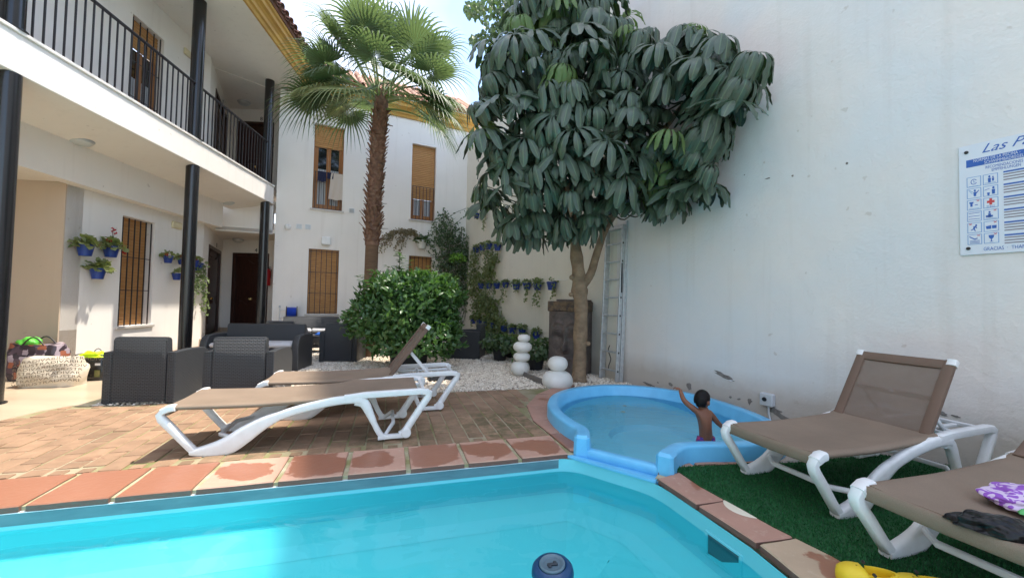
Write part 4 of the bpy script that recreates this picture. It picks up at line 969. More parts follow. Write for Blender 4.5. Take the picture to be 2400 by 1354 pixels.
    mb.build('seat_sling', m_fab, t, smooth=True, ang=70)
    if back is not None:
        L, an = back; an = R_(an); d = Vector((math.cos(an), 0, math.sin(an))); u = Vector((-math.sin(an), 0, math.cos(an))); hg = Vector((.91, 0, .372))
        y0 = .045
        mb = MB(); loft(mb, [[hg + d * (L * k / 8) + u * b + Vector((0, 1, 0)) * a for a, b in ((y0 + .05, .004), (LW / 2, -.002), (LW - y0 - .05, .004), (LW - y0 - .05, .0), (LW / 2, -.006), (y0 + .05, 0))] for k in range(9)]); mb.build('back_sling', m_fabs, t, smooth=True, ang=70)
        mb = MB()
        for y in (y0 + .025, LW - y0 - .025): mb.sweep([hg + d * q + Vector((0, y, 0)) for q in (-.01, L * .5, L)], .04, .062, Vector((0, 1, 0)), 10)
        mb.sweep([hg + d * (L - .03) + Vector((0, y, 0)) for y in (y0 + .05, LW - y0 - .05)], .035, .07, d, 10)
        mb.build('back_hem', m_fabe, t, smooth=True)
        mb = MB()
        for y in (y0 + .015, LW - y0 - .015): mb = MB(); mb.sweep([hg + d * q + Vector((0, y, 0)) for q in (L - .035, L + .008)], .048, .055, Vector((0, 1, 0)), 10); mb.build('corner_cap', m_plas, t, smooth=True)
        mb = MB(); mb.sweep([hg + d * (L * .48) - u * .02 + Vector((0, y, 0)) for y in (y0 + .05, LW - y0 - .05)], .03, .03, d, 8)
        for y in (.15, LW - .15): mb.sweep([hg + d * (L * .46) - u * .03 + Vector((0, y, 0)), Vector((1.30, y, .35))], .028, .022, Vector((0, 1, 0)), 8)
        mb.build('support_arm', m_plas, t, smooth=True)
    return t
lf = V2(-2.19, 2.94); p724 = adir(72.4)
L1 = lounger('flat taupe and white sun lounger at the near edge of the brick deck', lf + Vector((0, 0, .012)))
L2 = lounger('taupe and white sun lounger with raised back behind the flat one', V2(-2.07, 3.84) + Vector((0, 0, .008)), (.62, 53))
L3 = lounger('sun lounger with raised mesh back on the green turf beside the wading pool', V2(1.78, 2.21) + p724 * .08 + Vector((0, 0, .016)), (.53, 55)); L3.scale = (.86, 1, 1)
L4 = lounger('sun lounger at the right edge holding a purple cloth and a black bag', V2(1.78, 1.94) + p724 * .03 - adir(-17.6) * LW + Vector((0, 0, .016)), (.60, 30))
# things on the right lounger
m_pcloth = bpy.data.materials.new('purple_print_cloth'); _nt = nodes(m_pcloth); _b = _nt.nodes['Principled BSDF']; _p = wpos(_nt)
_nt.links.new(mixrgb(_nt, ramp(_nt, noise_(_nt, _p, 26, 1, .4, 1.5), .48, .52), (.30, .10, .50), (.68, .55, .72)), _b.inputs['Base Color']); setin(_b, 'Roughness', .9)
m_bag = M('black_bin_plastic', (.004, .004, .005), .3, spec=.35, bump=(18, .5, .02)); m_green = M('green_plastic', (.10, .42, .12), .4)
def lump(name, mt, c, rx, ry, rz, lab, cat, seed, rough=.35, rot=0, n=3, sc=6, label_parent=None, flat=.25):
    bm = bmesh.new(); bmesh.ops.create_icosphere(bm, subdivisions=n + 1, radius=1)
    for v in bm.verts:
        q = v.co.copy(); f = 1 + rough * (noise.noise(q * 1.7 + Vector((seed, 0, 0))) + .6 * abs(noise.noise(q * sc * .7 + Vector((0, seed, 0)))))
        q = q * f; q.z = max(q.z, -flat); v.co = Vector((q.x * rx, q.y * ry, (q.z + flat) * rz))
    me = bpy.data.meshes.new(name); bm.to_mesh(me); bm.free(); me.materials.append(mt); me.polygons.foreach_set('use_smooth', [True] * len(me.polygons)); boxuv(me)
    o = bpy.data.objects.new(name, me); C.objects.link(o); o.location = c; o.rotation_euler = (0, 0, rot)
    if lab: tag(o, lab, cat)
    return o
pc = G(2412, 1165, .40); lump('purple_cloth', m_pcloth, (pc.x, pc.y, .368), .15, .12, .045, 'crumpled purple and white printed cloth on the right lounger', 'cloth', 3, .28, .3, 4, 3.2)
pc = G(2340, 1235, .38); lump('plastic_bag', m_bag, (pc.x + .0, pc.y, .362), .115, .052, .045, 'crumpled black plastic bag on the right lounger', 'bag', 8, .35, R_(-42), 4, 4)
pc = G(2400, 1205, .37); lump('green_wrapper', m_green, (pc.x + .02, pc.y, .372), .035, .02, .012, 'small bright green wrapper between the cloth and the black bag', 'wrapper', 5, .3)
# yellow clogs
m_clog = M('yellow_foam', (.75, .52, .02), .55, bump=(60, .1, .003)); m_hole = M('clog_hole', (.25, .16, .01), .8); m_rivet = M('black_rivet', (.03, .03, .03), .4)
def clog(lab, loc, rz):
    t = thing('clog', lab, 'clog', loc, rz, 'pair of yellow foam clogs')
    mb = MB(); L = .19; secs = []
    for k in range(15):
        s = k / 14; x = -L / 2 + L * s; w_ = .036 + .009 * math.sin(math.pi * min(1, s * 1.2)) if s > .0 else .03
        w_ = .030 * (1 - (2 * s - 1) ** 8) ** .5 + .008 * math.sin(math.pi * s) + (.004 if s > .5 else 0) + .004
        h0 = .018; sec = []
        top = .056 if s > .45 else .018
        top = .020 + .040 * max(0, min(1, (s - .42) / .12)) * (1 - max(0, (s - .72) / .28) ** 1.8 * .62)
        for j in range(12):
            a = 2 * math.pi * j / 12; cy = math.cos(a); sz = math.sin(a)
            sec.append(Vector((x, w_ * math.copysign(abs(cy) ** .7, cy), max(0, top / 2 + top / 2 * math.copysign(abs(sz) ** .75, sz)))))
        secs.append(sec)
    loft(mb, secs); mb.build('upper', m_clog, t, smooth=True, ang=60)
    mb = MB(); rim = []
    for k in range(22):
        a = math.pi / 2 + math.pi * k / 21; rim.append(Vector((-.008 + .083 * math.cos(a), .033 * math.sin(a), .036 + .012 * abs(math.cos(a)))))
    mb.sweep([Vector((.0, .036, .03))] + rim + [Vector((.0, -.036, .03))], .030, .007, Vector((0, 0, 1)).cross(Vector((1, 0, 0))), 6)
    vs = []
    mb = MB()
    for k in range(23):
        a = math.pi / 2 + math.pi * k / 22
        for z, q in ((.012, 1.0), (.046 + .008 * abs(math.cos(a)), 1.02), (.046 + .008 * abs(math.cos(a)), .90), (.018, .88)): vs.append(Vector((-.010 + .086 * q * math.cos(a), .037 * q * math.sin(a), z)))
    mb.add(vs, [(i * 4 + k, i * 4 + (k + 1) % 4, (i + 1) * 4 + (k + 1) % 4, (i + 1) * 4 + k) for i in range(22) for k in range(4)]); mb.build('heel_wall', m_clog, t, smooth=True, ang=60)
    mb = MB(); mb.sweep([Vector((-.01 + .088 * math.cos(a), .041 * math.sin(a), .058 + .012 * abs(math.cos(a)))) for a in [math.pi / 2 + math.pi * k / 16 for k in range(17)]], .012, .005, Vector((0, 0, 1)), 6); None
    mb = MB(); 
    for y in (-.041, .041): mb.lathe([(.0, -.004), (.006, -.004), (.006, .004), (.0, .004)], n=10, M4=Matrix.Translation((-.008, y, .056)) @ Matrix.Rotation(R_(90), 4, 'X'))
    mb.build('rivet', m_rivet, t)
    mb = MB()
    for x, y in ((.03, .0), (.045, .014), (.045, -.014), (.06, .0), (.07, .013), (.07, -.013), (.03, .022), (.03, -.022)):
        z = .0585 - max(0, (x - .035)) * .42 - abs(y) * .28; mb.lathe([(.0, 0), (.0032, 0), (.0032, .0012), (.0, .0012)], c=(x, y, z + .001), n=8)
    mb.build('vent_hole', m_hole, t)
    return t
cg = G(1958, 1362) + V2(.095, -.04); clog('yellow foam clog lying nearest the pool on the turf edge', (cg.x, cg.y, .022), R_(162)).scale = (1.1, 1.1, 1.1)
cg = G(2085, 1392) + V2(.105, -.03); clog('second yellow foam clog just right of the first at the picture bottom', (cg.x, cg.y, .022), R_(170)).scale = (1.1, 1.1, 1.1)
# ================================================================== rattan furniture
def weave(name, col):
    m = bpy.data.materials.new(name); nt = nodes(m); b = nt.nodes['Principled BSDF']; tc = nt.nodes.new('ShaderNodeTexCoord')
    bt = nt.nodes.new('ShaderNodeTexBrick'); nt.links.new(tc.outputs['UV'], bt.inputs['Vector'])
    bt.inputs['Scale'].default_value = 1; bt.inputs['Brick Width'].default_value = .040; bt.inputs['Row Height'].default_value = .016; bt.inputs['Mortar Size'].default_value = .004; bt.inputs['Mortar Smooth'].default_value = 1
    c = mixrgb(nt, bt.outputs['Fac'], col, tuple(x * .12 for x in col)); nt.links.new(c, b.inputs['Base Color'])
    setin(b, 'Roughness', .38); bp = nt.nodes.new('ShaderNodeBump'); bp.invert = True; bp.inputs['Strength'].default_value = 1; bp.inputs['Distance'].default_value = .014
    nt.links.new(bt.outputs['Fac'], bp.inputs['Height']); nt.links.new(bp.outputs[0], b.inputs['Normal']); return m
m_weave = weave('charcoal_rattan', (.068, .074, .084)); m_cush = M('pale_grey_cushion', (.50, .50, .52), .9, bump=(150, .3, .003)); m_bcush = M('blue_towel', (.02, .12, .50), .9)
def rattan(kind, lab, loc, rz, W, D=.64, H=.70, group=None, cushions=1, cat='armchair'):
    t = thing(kind, lab, cat, loc, rz, group)
    aw = .085 if W < 1 else .10; hA = .54
    prof = [(0, 0), (D, 0), (D, hA - .14), (D - .015, hA - .08), (D - .05, hA - .03), (D - .11, hA), (.30, hA + .012), (0, hA + .0)]
    for x0, x1 in ((0, aw), (W - aw, W)):
        mb = MB(); n = len(prof); b = .012; xs = ((x0, .985), (x0 + b, 1), (x1 - b, 1), (x1, .985)); vs = []
        for x, k in xs: vs += [(x, D / 2 + (y - D / 2) * k, z * (1 if z < .1 else (1 - (1 - k) * .8))) for y, z in prof]
        mb.add(vs, [(i * n + k, i * n + (k + 1) % n, (i + 1) * n + (k + 1) % n, (i + 1) * n + k) for i in range(3) for k in range(n)] + [tuple(range(n))[::-1], tuple(3 * n + k for k in range(n))])
        mb.build('armrest', m_weave, t, smooth=True, ang=35)
    lean = Matrix.Rotation(R_(5), 3, 'X')
    mb = MB(); g = .006
    prof = [(-.0, .02), (.06, .02), (.115, .36), (.085, H - .03), (.07, H - .008), (.05, H), (.02, H - .004), (.002, H - .03), (-.0, .4)]
    n = len(prof); vs = []
    for x, k in ((aw + g, .99), (aw + g + .02, 1.0), (W - aw - g - .02, 1.0), (W - aw - g, .99)): vs += [(x, y, .02 + (z - .02) * k) for y, z in prof]
    mb.add(vs, [(i * n + k, i * n + (k + 1) % n, (i + 1) * n + (k + 1) % n, (i + 1) * n + k) for i in range(3) for k in range(n)] + [tuple(range(n))[::-1], tuple(3 * n + k for k in range(n))])
    mb.build('backrest', m_weave, t, smooth=True, ang=35)
    mb = MB(); mb.box((W / 2, (.08 + D - .02) / 2 + .02, .20), (W - 2 * aw - .004, D - .13, .30), .012); mb.build('seat', m_weave, t)
    cw = (W - 2 * aw - .02) / cushions
    for i in range(cushions):
        mb = MB(); mb.box((aw + .01 + cw * (i + .5), .10 + (D - .10) / 2, .39), (cw - .01, D - .12, .07), .025); mb.build('cushion', m_cush, t, smooth=True, ang=60)
    return t
gch = 'charcoal rattan armchairs'
rattan('rattan_armchair', 'charcoal rattan armchair with its back to the camera, the leftmost by the brick deck', (-4.25, 4.25, .002), R_(9), .68, group=gch)
rattan('rattan_armchair', 'charcoal rattan armchair with its back turned, right of the leftmost one and behind the loungers', (-3.32, 4.40, .004), R_(12), .70, group=gch)
rattan('rattan_armchair', 'charcoal rattan armchair turned away, just left of the big round bush', (-3.46, 7.35, .004), R_(6), .66, group=gch)
rattan('rattan_armchair', 'charcoal rattan armchair right behind the front sofa, mostly hidden', (-4.72, 7.65, .004), R_(10), .66, group=gch)
rattan('rattan_armchair', 'charcoal rattan armchair seen from its side, right of the bush by the potted vines', (-.62, 8.05, .004), R_(84), .68, group=gch)
gso = 'charcoal rattan sofas'
rattan('rattan_sofa', 'two seat charcoal rattan sofa facing the camera with pale grey cushions', (-3.42, 7.02, .004), R_(188), 1.42, group=gso, cushions=2, cat='sofa')
rattan('rattan_sofa', 'far rattan sofa against the back wall beneath the hose reel', (-4.22, 10.20, .004), R_(207), 1.42, group=gso, cushions=2, cat='sofa')
def table(lab, loc, rz, W, D, H=.36):
    t = thing('coffee_table', lab, 'table', loc, rz)
    mb = MB(); mb.box((0, 0, H - .02), (W, D, .04), .01); mb.build('table_top', m_weave, t)
    for sx in (-1, 1):
        for sy in (-1, 1):
            mb = MB(); mb.box((sx * (W / 2 - .04), sy * (D / 2 - .04), (H - .04) / 2), (.07, .07, H - .041), .008); mb.build('leg', m_weave, t)
    mb = MB(); mb.box((0, 0, .12), (W - .12, D - .12, .02), .004); mb.build('shelf', m_weave, t)
table('low charcoal rattan table between the front armchairs and the sofa', (-3.62, 5.62, .004), R_(8), .75, .55)
table('low charcoal rattan table in front of the far sofa', (-4.15, 8.75, .004), R_(20), .75, .55)
lump('folded_towel', m_bcush, (-4.02, 8.72, .365), .17, .10, .05, 'bright blue folded towel on the far coffee table', 'towel', 2, .2)
# ================================================================== bags on the porch floor
m_str = M('bag_strap', (.03, .025, .025), .6)
def bagmesh(mb, W, D, H, bulge=.05, seed=0, nseg=10, top=.75, crumple=.025):
    secs = []
    for k in range(nseg + 1):
        v = k / nseg; z = H * v; dz = 1 + .12 * math.sin(math.pi * v); th = D * (1 - (1 - top) * v ** 2)
        sec = []
        for j in range(28):
            a = 2 * math.pi * j / 28; ca, sa = math.cos(a), math.sin(a)
            x = W / 2 * dz * math.copysign(abs(ca) ** .45, ca); y = th / 2 * dz * math.copysign(abs(sa) ** .6, sa)
            nn = noise.noise(Vector((x * 9 + seed, y * 9, z * 9))) * crumple
            sec.append(Vector((x * (1 + nn * 2), y + math.copysign(nn, y) * 2, max(0, z + (nn * 1.5 if k > 1 else 0)))))
        secs.append(sec)
    loft(mb, secs)
def patchmat(name, cols, scale, seed=0):
    m = bpy.data.materials.new(name); nt = nodes(m); b = nt.nodes['Principled BSDF']; tc = nt.nodes.new('ShaderNodeTexCoord')
    vo = nt.nodes.new('ShaderNodeTexVoronoi'); vo.distance = 'CHEBYCHEV'; vo.inputs['Scale'].default_value = scale
    mp = nt.nodes.new('ShaderNodeMapping'); mp.inputs['Location'].default_value = (seed, seed, 0); nt.links.new(tc.outputs['Object'], mp.inputs[0]); nt.links.new(mp.outputs[0], vo.inputs['Vector'])
    sp = nt.nodes.new('ShaderNodeSeparateColor'); nt.links.new(vo.outputs['Color'], sp.inputs[0])
    r = nt.nodes.new('ShaderNodeValToRGB'); r.color_ramp.interpolation = 'CONSTANT'; e = r.color_ramp.elements; e[0].color = (*cols[0], 1); e[0].position = 0; e[1].position = 1 / len(cols); e[1].color = (*cols[1], 1)
    for i, c in enumerate(cols[2:]): q = e.new((i + 2) / len(cols)); q.color = (*c, 1)
    nt.links.new(sp.outputs[0], r.inputs[0]); nt.links.new(r.outputs[0], b.inputs['Base Color']); setin(b, 'Roughness', .35); return m
m_tote = patchmat('patchwork_tote', [(.05, .035, .045), (.40, .32, .36), (.10, .07, .09), (.35, .12, .07), (.16, .12, .15), (.05, .04, .05)], 13)
m_cbag = M('cream_canvas', (.68, .60, .48), .8, bump=(8, .5, .03)); m_ink = M('dark_print', (.30, .24, .18), .8)
m_pbag = M('black_glossy_bag', (.015, .016, .017), .25, bump=(10, .6, .02)); m_neon = M('neon_yellow', (.62, .85, .01), .5); m_gre = M('bright_green', (.12, .55, .06), .5)
m_sky = M('printed_sky', (.12, .36, .52), .4, col2=(.25, .45, .55), nscale=20); m_grn = M('printed_meadow', (.10, .12, .03), .4, col2=(.22, .20, .08), nscale=25); m_redl = M('red_print', (.55, .04, .04), .5); m_whl = M('white_print', (.72, .70, .68), .5)
# cream bag
bp_ = G(105, 908); t = thing('canvas_bag', 'cream shopping bag printed all over with rows of lettering, on the porch floor', 'bag', (bp_.x - .04, bp_.y + .12, .002), R_(14))
mb = MB(); bagmesh(mb, .56, .26, .35, seed=4, top=.55, crumple=.03); mb.build('bag_body', m_cbag, t, smooth=True)
me = text_mesh('lettering', '\n'.join(['STRADIVARIUS ' * 2, 'ARIUSTRADIVARIU', 'RADIVARIUSTRADIV', 'USTRADIVARIUSTR', 'IVARIUSTRADIVAR', 'STRADIVARIUSTRA', 'VARIUSTRADIVARI']), .046, m_ink, .0006, bold=.0, spacing=1.02)
TXS = .54 / max(.1, sorted(v.co.x for v in me.vertices)[-len(me.vertices) // 8])
for v in me.vertices:
    x = v.co.x * TXS * 1.2 - .29; z = .34 + v.co.y * .98 + .02 * math.sin(x * 8) + .04 * x; nn = 0
    v.co = Vector((x, -.165 - .012 * math.cos(x * 6) + .1 * max(0, z - .15) ** 1.2 * .9, max(.02, z - .02)))
o = bpy.data.objects.new('lettering', me); C.objects.link(o); o.parent = t
# tote
bp2 = G(45, 900); t = thing('tote_bag', 'dark patchwork print tote bag at the left edge behind the cream bag', 'bag', (bp2.x - .12, bp2.y + .30, .002), R_(5))
mb = MB(); bagmesh(mb, .56, .26, .46, seed=9, top=.6); mb.build('bag_body', m_tote, t, smooth=True)
mb = MB()
for y in (-.08, .08): mb.tube([(-.14 + .28 * k / 10, y, .44 + .12 * math.sin(math.pi * k / 10)) for k in range(11)], .009, 6)
mb.build('handle', m_str, t, smooth=True)
o = lump('green_cloth', m_gre, t.location + Vector((-.12, .0, .42)), .16, .08, .10, 'bright green cloth stuffed in the top of the patchwork tote', 'cloth', 6, .4)
# black bag with neon cloth
bp3 = G(198, 892); t = thing('shopping_bag', 'glossy black shopping bag with meadow print and red label, right of the cream bag', 'bag', (bp3.x, bp3.y + .1, .002), R_(12))
mb = MB(); bagmesh(mb, .36, .20, .33, seed=2, top=.75, crumple=.02); mb.build('bag_body', m_pbag, t, smooth=True)
def stick(name, mt, x0, x1, z0, z1, y):
    mb = MB(); mb.grid(8, 8, lambda u, v: Vector((x0 + (x1 - x0) * u, y - .012 * math.cos((x0 + (x1 - x0) * u) * 6) + .0 + .03 * max(0, (z0 + (z1 - z0) * v) - .2), z0 + (z1 - z0) * v))); mb.build(name, mt, t, smooth=True, recalc=False)
stick('print', m_sky, -.17, -.07, .17, .29, -.118); stick('print', m_grn, -.17, -.075, .04, .168, -.1185); stick('label', m_whl, -.06, .01, .06, .25, -.119); stick('label_print', m_redl, -.045, -.005, .07, .225, -.1205); stick('print', m_grn, .10, .16, .05, .14, -.112); stick('print', m_whl, .10, .16, .20, .23, -.112)
mb = MB(); mb.tube([(-.02 + .14 * k / 10, 0, .32 + .09 * math.sin(math.pi * k / 10)) for k in range(11)], .005, 6); mb.build('handle', m_str, t, smooth=True)
lump('neon_cloth', m_neon, t.location + Vector((.02, -.03, .30)), .15, .08, .055, 'neon yellow cloth on top of the black shopping bag', 'cloth', 12, .5)
# ================================================================== stacked stone lamps
m_stonew = M('white_garden_lamp', (.78, .77, .73), .5, col2=(.72, .70, .65), nscale=5, bump=(40, .05, .003))
def pebble(lab, loc, parts, g):
    t = thing('stone_lamp', lab, 'garden lamp', loc, 0, g)
    for z0, h, r, dx in parts:
        mb = MB(); pr = [(r * math.cos(a) ** .75 if abs(a) < 1.5 else .01, h / 2 + h / 2 * math.sin(a)) for a in [-1.52 + 3.04 * k / 14 for k in range(15)]]
        mb.lathe(pr, c=(dx, 0, z0), n=28); mb.build('pebble', m_stonew, t, smooth=True, ang=180)
pebble('white garden lamp shaped as a tall tower of four pebbles', (.155, 6.42, -.0), [(-.01, .24, .150, 0), (.215, .155, .135, .02), (.36, .175, .150, .03), (.525, .12, .100, .05)], 'white pebble garden lamps')
pebble('white garden lamp of one small pebble on a big dome beside the tree', (.655, 5.66, 0), [(-.07, .29, .215, 0), (.205, .205, .140, -.0)], 'white pebble garden lamps')
# kerb of the planted bed
m_kerb = M('grey_kerb', (.16, .15, .14), .8); mb = MB(); a, b = G(1222, 880), G(1290, 905)
mb.sweep([Vector((a.x, a.y, .035)), Vector((b.x - .05, b.y, .035))], .03, .09, Vector((0, 0, 1)), 6, power=.3)
tag(mb.build('bed_edging', m_kerb), 'grey edging board between the two white pebble lamps', 'edging')
# ================================================================== carved planter
m_carv = M('dark_carved_stone', (.075, .062, .058), .6, col2=(.15, .115, .10), nscale=7, bump=(22, .8, .03)); m_gold = M('aged_bronze', (.17, .11, .06), .6, col2=(.07, .05, .04), nscale=16, nrange=(.4, .6), bump=(34, 1, .03))
t = thing('carved_planter', 'tall dark planter carved as a face with a bronze patterned band, behind the tree', 'planter', (1.00, 6.78, -.01), 0)
def face_h(u, v):
    """u 0..1 across, v 0..1 up to the band"""
    g = lambda a, b, s, r: math.exp(-((u - a) / s) ** 2 - ((v - b) / r) ** 2)
    h = .07 * (1 - (2 * abs(u - .5)) ** 2.5)
    h += .085 * math.exp(-((u - .5) / .055) ** 2) * max(0, min(1, (.80 - v) / .35)) * (1 if v > .38 else max(0, 1 - (.38 - v) / .05)) + .05 * g(.5, .42, .09, .06)
    for s in (-1, 1):
        h += .045 * g(.5 + s * .22, .70, .11, .055) - .03 * g(.5 + s * .22, .60, .16, .04) + .035 * math.exp(-((v - .83 + .25 * (u - .5 - s * .2) ** 2 * 8) / .025) ** 2) * math.exp(-((u - .5 - s * .2) / .17) ** 2)
        h -= .012 * math.exp(-((v - .70) / .006) ** 2) * math.exp(-((u - .5 - s * .22) / .11) ** 2)
    h += .045 * g(.5, .26, .13, .028) + .04 * g(.5, .19, .10, .03) - .03 * g(.5, .228, .14, .009) + .04 * g(.5, .05, .2, .07)
    return h
Fp = Vector((-.45, -.89, 0)).normalized(); Fx = Vector((Fp.y * -1, Fp.x, 0)) * 1
Fx = Vector((.89, -.45, 0)).normalized(); WP, DP, HP = .62, .44, 1.02
mb = MB(); nx, ny = 56, 70
mb.grid(nx, ny, lambda u, v: Fx * (-WP / 2 + WP * u) + Fp * (DP / 2 + face_h(u, v)) + Vector((0, 0, HP * v)))
mb.build('carved_face', m_carv, t, smooth=True, recalc=False)
def obox(mb, x0, x1, y0, y1, z0, z1, b=.01):
    mb.box(Fx * (x0 + x1) / 2 + Fp * (y0 + y1) / 2 + Vector((0, 0, (z0 + z1) / 2)), (x1 - x0, abs(y1 - y0), z1 - z0), b, Matrix((Fx, -Fp, Vector((0, 0, 1)))).transposed())
mb = MB(); obox(mb, -WP / 2 + .002, WP / 2 - .002, -DP / 2, DP / 2 - .002, .0, HP, .004); mb.build('body', m_carv, t)
mb = MB(); obox(mb, -WP / 2 - .01, WP / 2 + .01, -DP / 2 - .01, DP / 2 + .06, HP + .001, HP + .17, .012); mb.build('band', m_gold, t)
mb = MB(); obox(mb, -WP / 2 + .12, WP / 2 - .02, -DP / 2 + .03, DP / 2, HP + .171, HP + .20, .005); mb.build('lid', m_carv, t)
# ================================================================== ladder leaning on the wall
t = thing('ladder', 'aluminium extension ladder leaning on the boundary wall behind the wading pool', 'ladder', FR.p(0, 0, 0))
aB = FR.px(1447, 893)[0]; aT = FR.px(1441, 525)[0]; zt = FR.px(1441, 524)[1]
m_plug = M('black_plug', (.01, .01, .01), .5)
sR = FR.px(1449, 893, .14)[0]; Wd = .36
e0, e1 = .17, .07
for k, (da, de) in enumerate(((0, 0), (-.0, -.075))):
    for s_, nm in ((sR - k * .005, 'stile'), (sR + Wd + .035 * k, 'stile')):
        mb = MB(); pA_, pB_ = FR.p(s_, .01, e0 + de), FR.p(s_, zt - (.09 if k == 0 else 0), e1 + de)
        mb.sweep([pA_, pB_], .062, .026, FR.d, 8, power=.25); mb.build(nm, m_alu, t, world=True)
    n = 9
    for j in range(n if k == 0 else 0):
        z = .16 + j * .272
        if z > zt - .1: continue
        f_ = z / zt; e = e0 + (e1 - e0) * f_ + de
        mb = MB(); FR.box(mb, sR - k * .055 + .015, sR + Wd - .055 * k - .015, z - .013, z + .013, e - .014, e + .014, .004); rg = mb.build('rung', m_alu, t, world=True)
        mb = MB(); FR.box(mb, sR - k * .055 - .0165, sR - k * .055 - .0135, z - .013, z + .013, e - .012, e + .012); mb.build('end_plug', m_plug, rg)
mb = MB(); FR.box(mb, sR - .02, sR + Wd + .01, zt - .12, zt - .06, e1 - .11, e1 + .03, .004); mb.build('bracket', m_alu, t, world=True)
mb = MB(); f_ = 1.55 / zt; FR.box(mb, sR - .0175, sR - .0135, 1.32, 1.76, e0 + (e1 - e0) * f_ - .012, e0 + (e1 - e0) * f_ + .012); mb.build('label', m_plug, t, world=True)
mb = MB(); mb.tube([FR.p(sR + .22, .52 - .05 * k, .12 + .01 * math.sin(k)) + FR.d * (.02 * math.sin(k * 1.2)) for k in range(8)], .007, 6); mb.build('rope', m_str, t, smooth=True, world=True)
# ================================================================== electric box on the wall
a, z = FR.px(1803, 935); t = thing('junction_box', 'small grey electrical box with a black knob low on the boundary wall', 'electrical box', FR.p(a, z, 0))
m_gbox = M('grey_plastic_box', (.55, .57, .58), .45)
mb = MB(); FR.box(mb, a - .065, a + .065, z - .065, z + .065, .001, .065, .01); mb.build('housing', m_gbox, t, world=True)
mb = MB(); mb.lathe([(0, 0), (.022, 0), (.020, .012), (0, .013)], n=16, M4=Matrix.Translation(FR.p(a + .01, z + .005, .0655)) @ Matrix((FR.d, Vector((0, 0, 1)), -FR.n)).transposed().to_4x4() @ Matrix.Scale(-1, 4, (0, 0, 1))); mb.build('knob', m_plug, t, world=True)
mb = MB(); mb.tube([FR.p(a - .01, z - .06, .03), FR.p(a - .012, .06, .03), FR.p(a - .04, .0, .05)], .010, 8); mb.build('cable', m_gbox, t, world=True, smooth=True)
# ================================================================== rules sign
m_board = M('sign_board', (.70, .73, .78), .3, spec=.5); m_blue = M('sign_blue', (.035, .12, .42), .45); m_lblue = M('sign_line', (.22, .36, .60), .5); m_sred = M('sign_red', (.60, .06, .06), .5); m_dtxt = M('sign_text_grey', (.25, .22, .25), .6)
a1, zT = FR.px(2248, 347); _, zB = FR.px(2252, 599)
HS = zT - zB; WS = HS * 1.05
t = thing('rules_sign', 'white pool rules sign with blue lettering and pictograms on the boundary wall', 'sign', FR.p(a1, zB, 0))
mb = MB(); FR.box(mb, a1 - WS, a1, zB, zT, .006, .012, .001); mb.build('board', m_board, t, world=True)
# text runs toward the camera side of the wall (-s)
TX = Matrix((-FR.d, Vector((0, 0, 1)), FR.n)).transposed().to_4x4()
u_ = HS / 252.0     # metres per photo pixel row of the sign
def stext(body, x, y, size, mt, name='lettering', shear=0, bold=0, e=.0125, sp=1, sx=1):
    me = text_mesh(name, body, size, mt, .0004, shear, bold, sp)
    o = bpy.data.objects.new(name, me); C.objects.link(o); o.parent = t; o.matrix_parent_inverse = Matrix.Identity(4)
    o.matrix_basis = tmat(t).inverted() @ Matrix.Translation(FR.p(a1 - x, zT - y, e)) @ TX @ Matrix.Scale(sx, 4, (1, 0, 0)); return o
def sbox(x0, x1, y0, y1, mt, name, e0=.0122, e1=.0128, par=None):
    mb = MB(); FR.box(mb, a1 - x1, a1 - x0, zT - y1, zT - y0, e0, e1); return mb.build(name, mt, par or t, world=par is None)
def spoly(pts, mt, name, e=.0132, th=.0005, par=None):
    mb = MB(); n = len(pts); mb.add([FR.p(a1 - x, zT - y, e) for x, y in pts] + [FR.p(a1 - x, zT - y, e + th) for x, y in pts], [tuple(range(n)), tuple(range(n, 2 * n))] + [(i, (i + 1) % n, n + (i + 1) % n, n + i) for i in range(n)])
    return mb.build(name, mt, par or t, world=par is None)
U = lambda v: v * HS / 950.0          # sign zoom pixels -> metres (height 950)
X0 = lambda v: (v - 190) * HS / 950.0 * .62   # undo the foreshortening roughly
stext('Las Par', X0(400), U(92), U(104), m_blue, shear=.5)
sbox(X0(262), WS - .02, U(130), U(195), m_blue, 'header_band')
stext('NORMAS DE LA PISCINA -', X0(330), U(158), U(36), m_board, e=.0130, sx=.62); stext('SCHWIMMBADREGELN', X0(430), U(190), U(36), m_board, e=.0130, sx=.62)
stext('RECOMENDACIONES - ', X0(440), U(232), U(34), m_blue, sx=.62); stext('EMPFEHLUNGEN', X0(495), U(262), U(34), m_blue, sx=.62)
def disc(cx, cy, r, n=14): return [(cx + r * math.cos(2 * math.pi * k / n), cy + r * math.sin(2 * math.pi * k / n)) for k in range(n)]
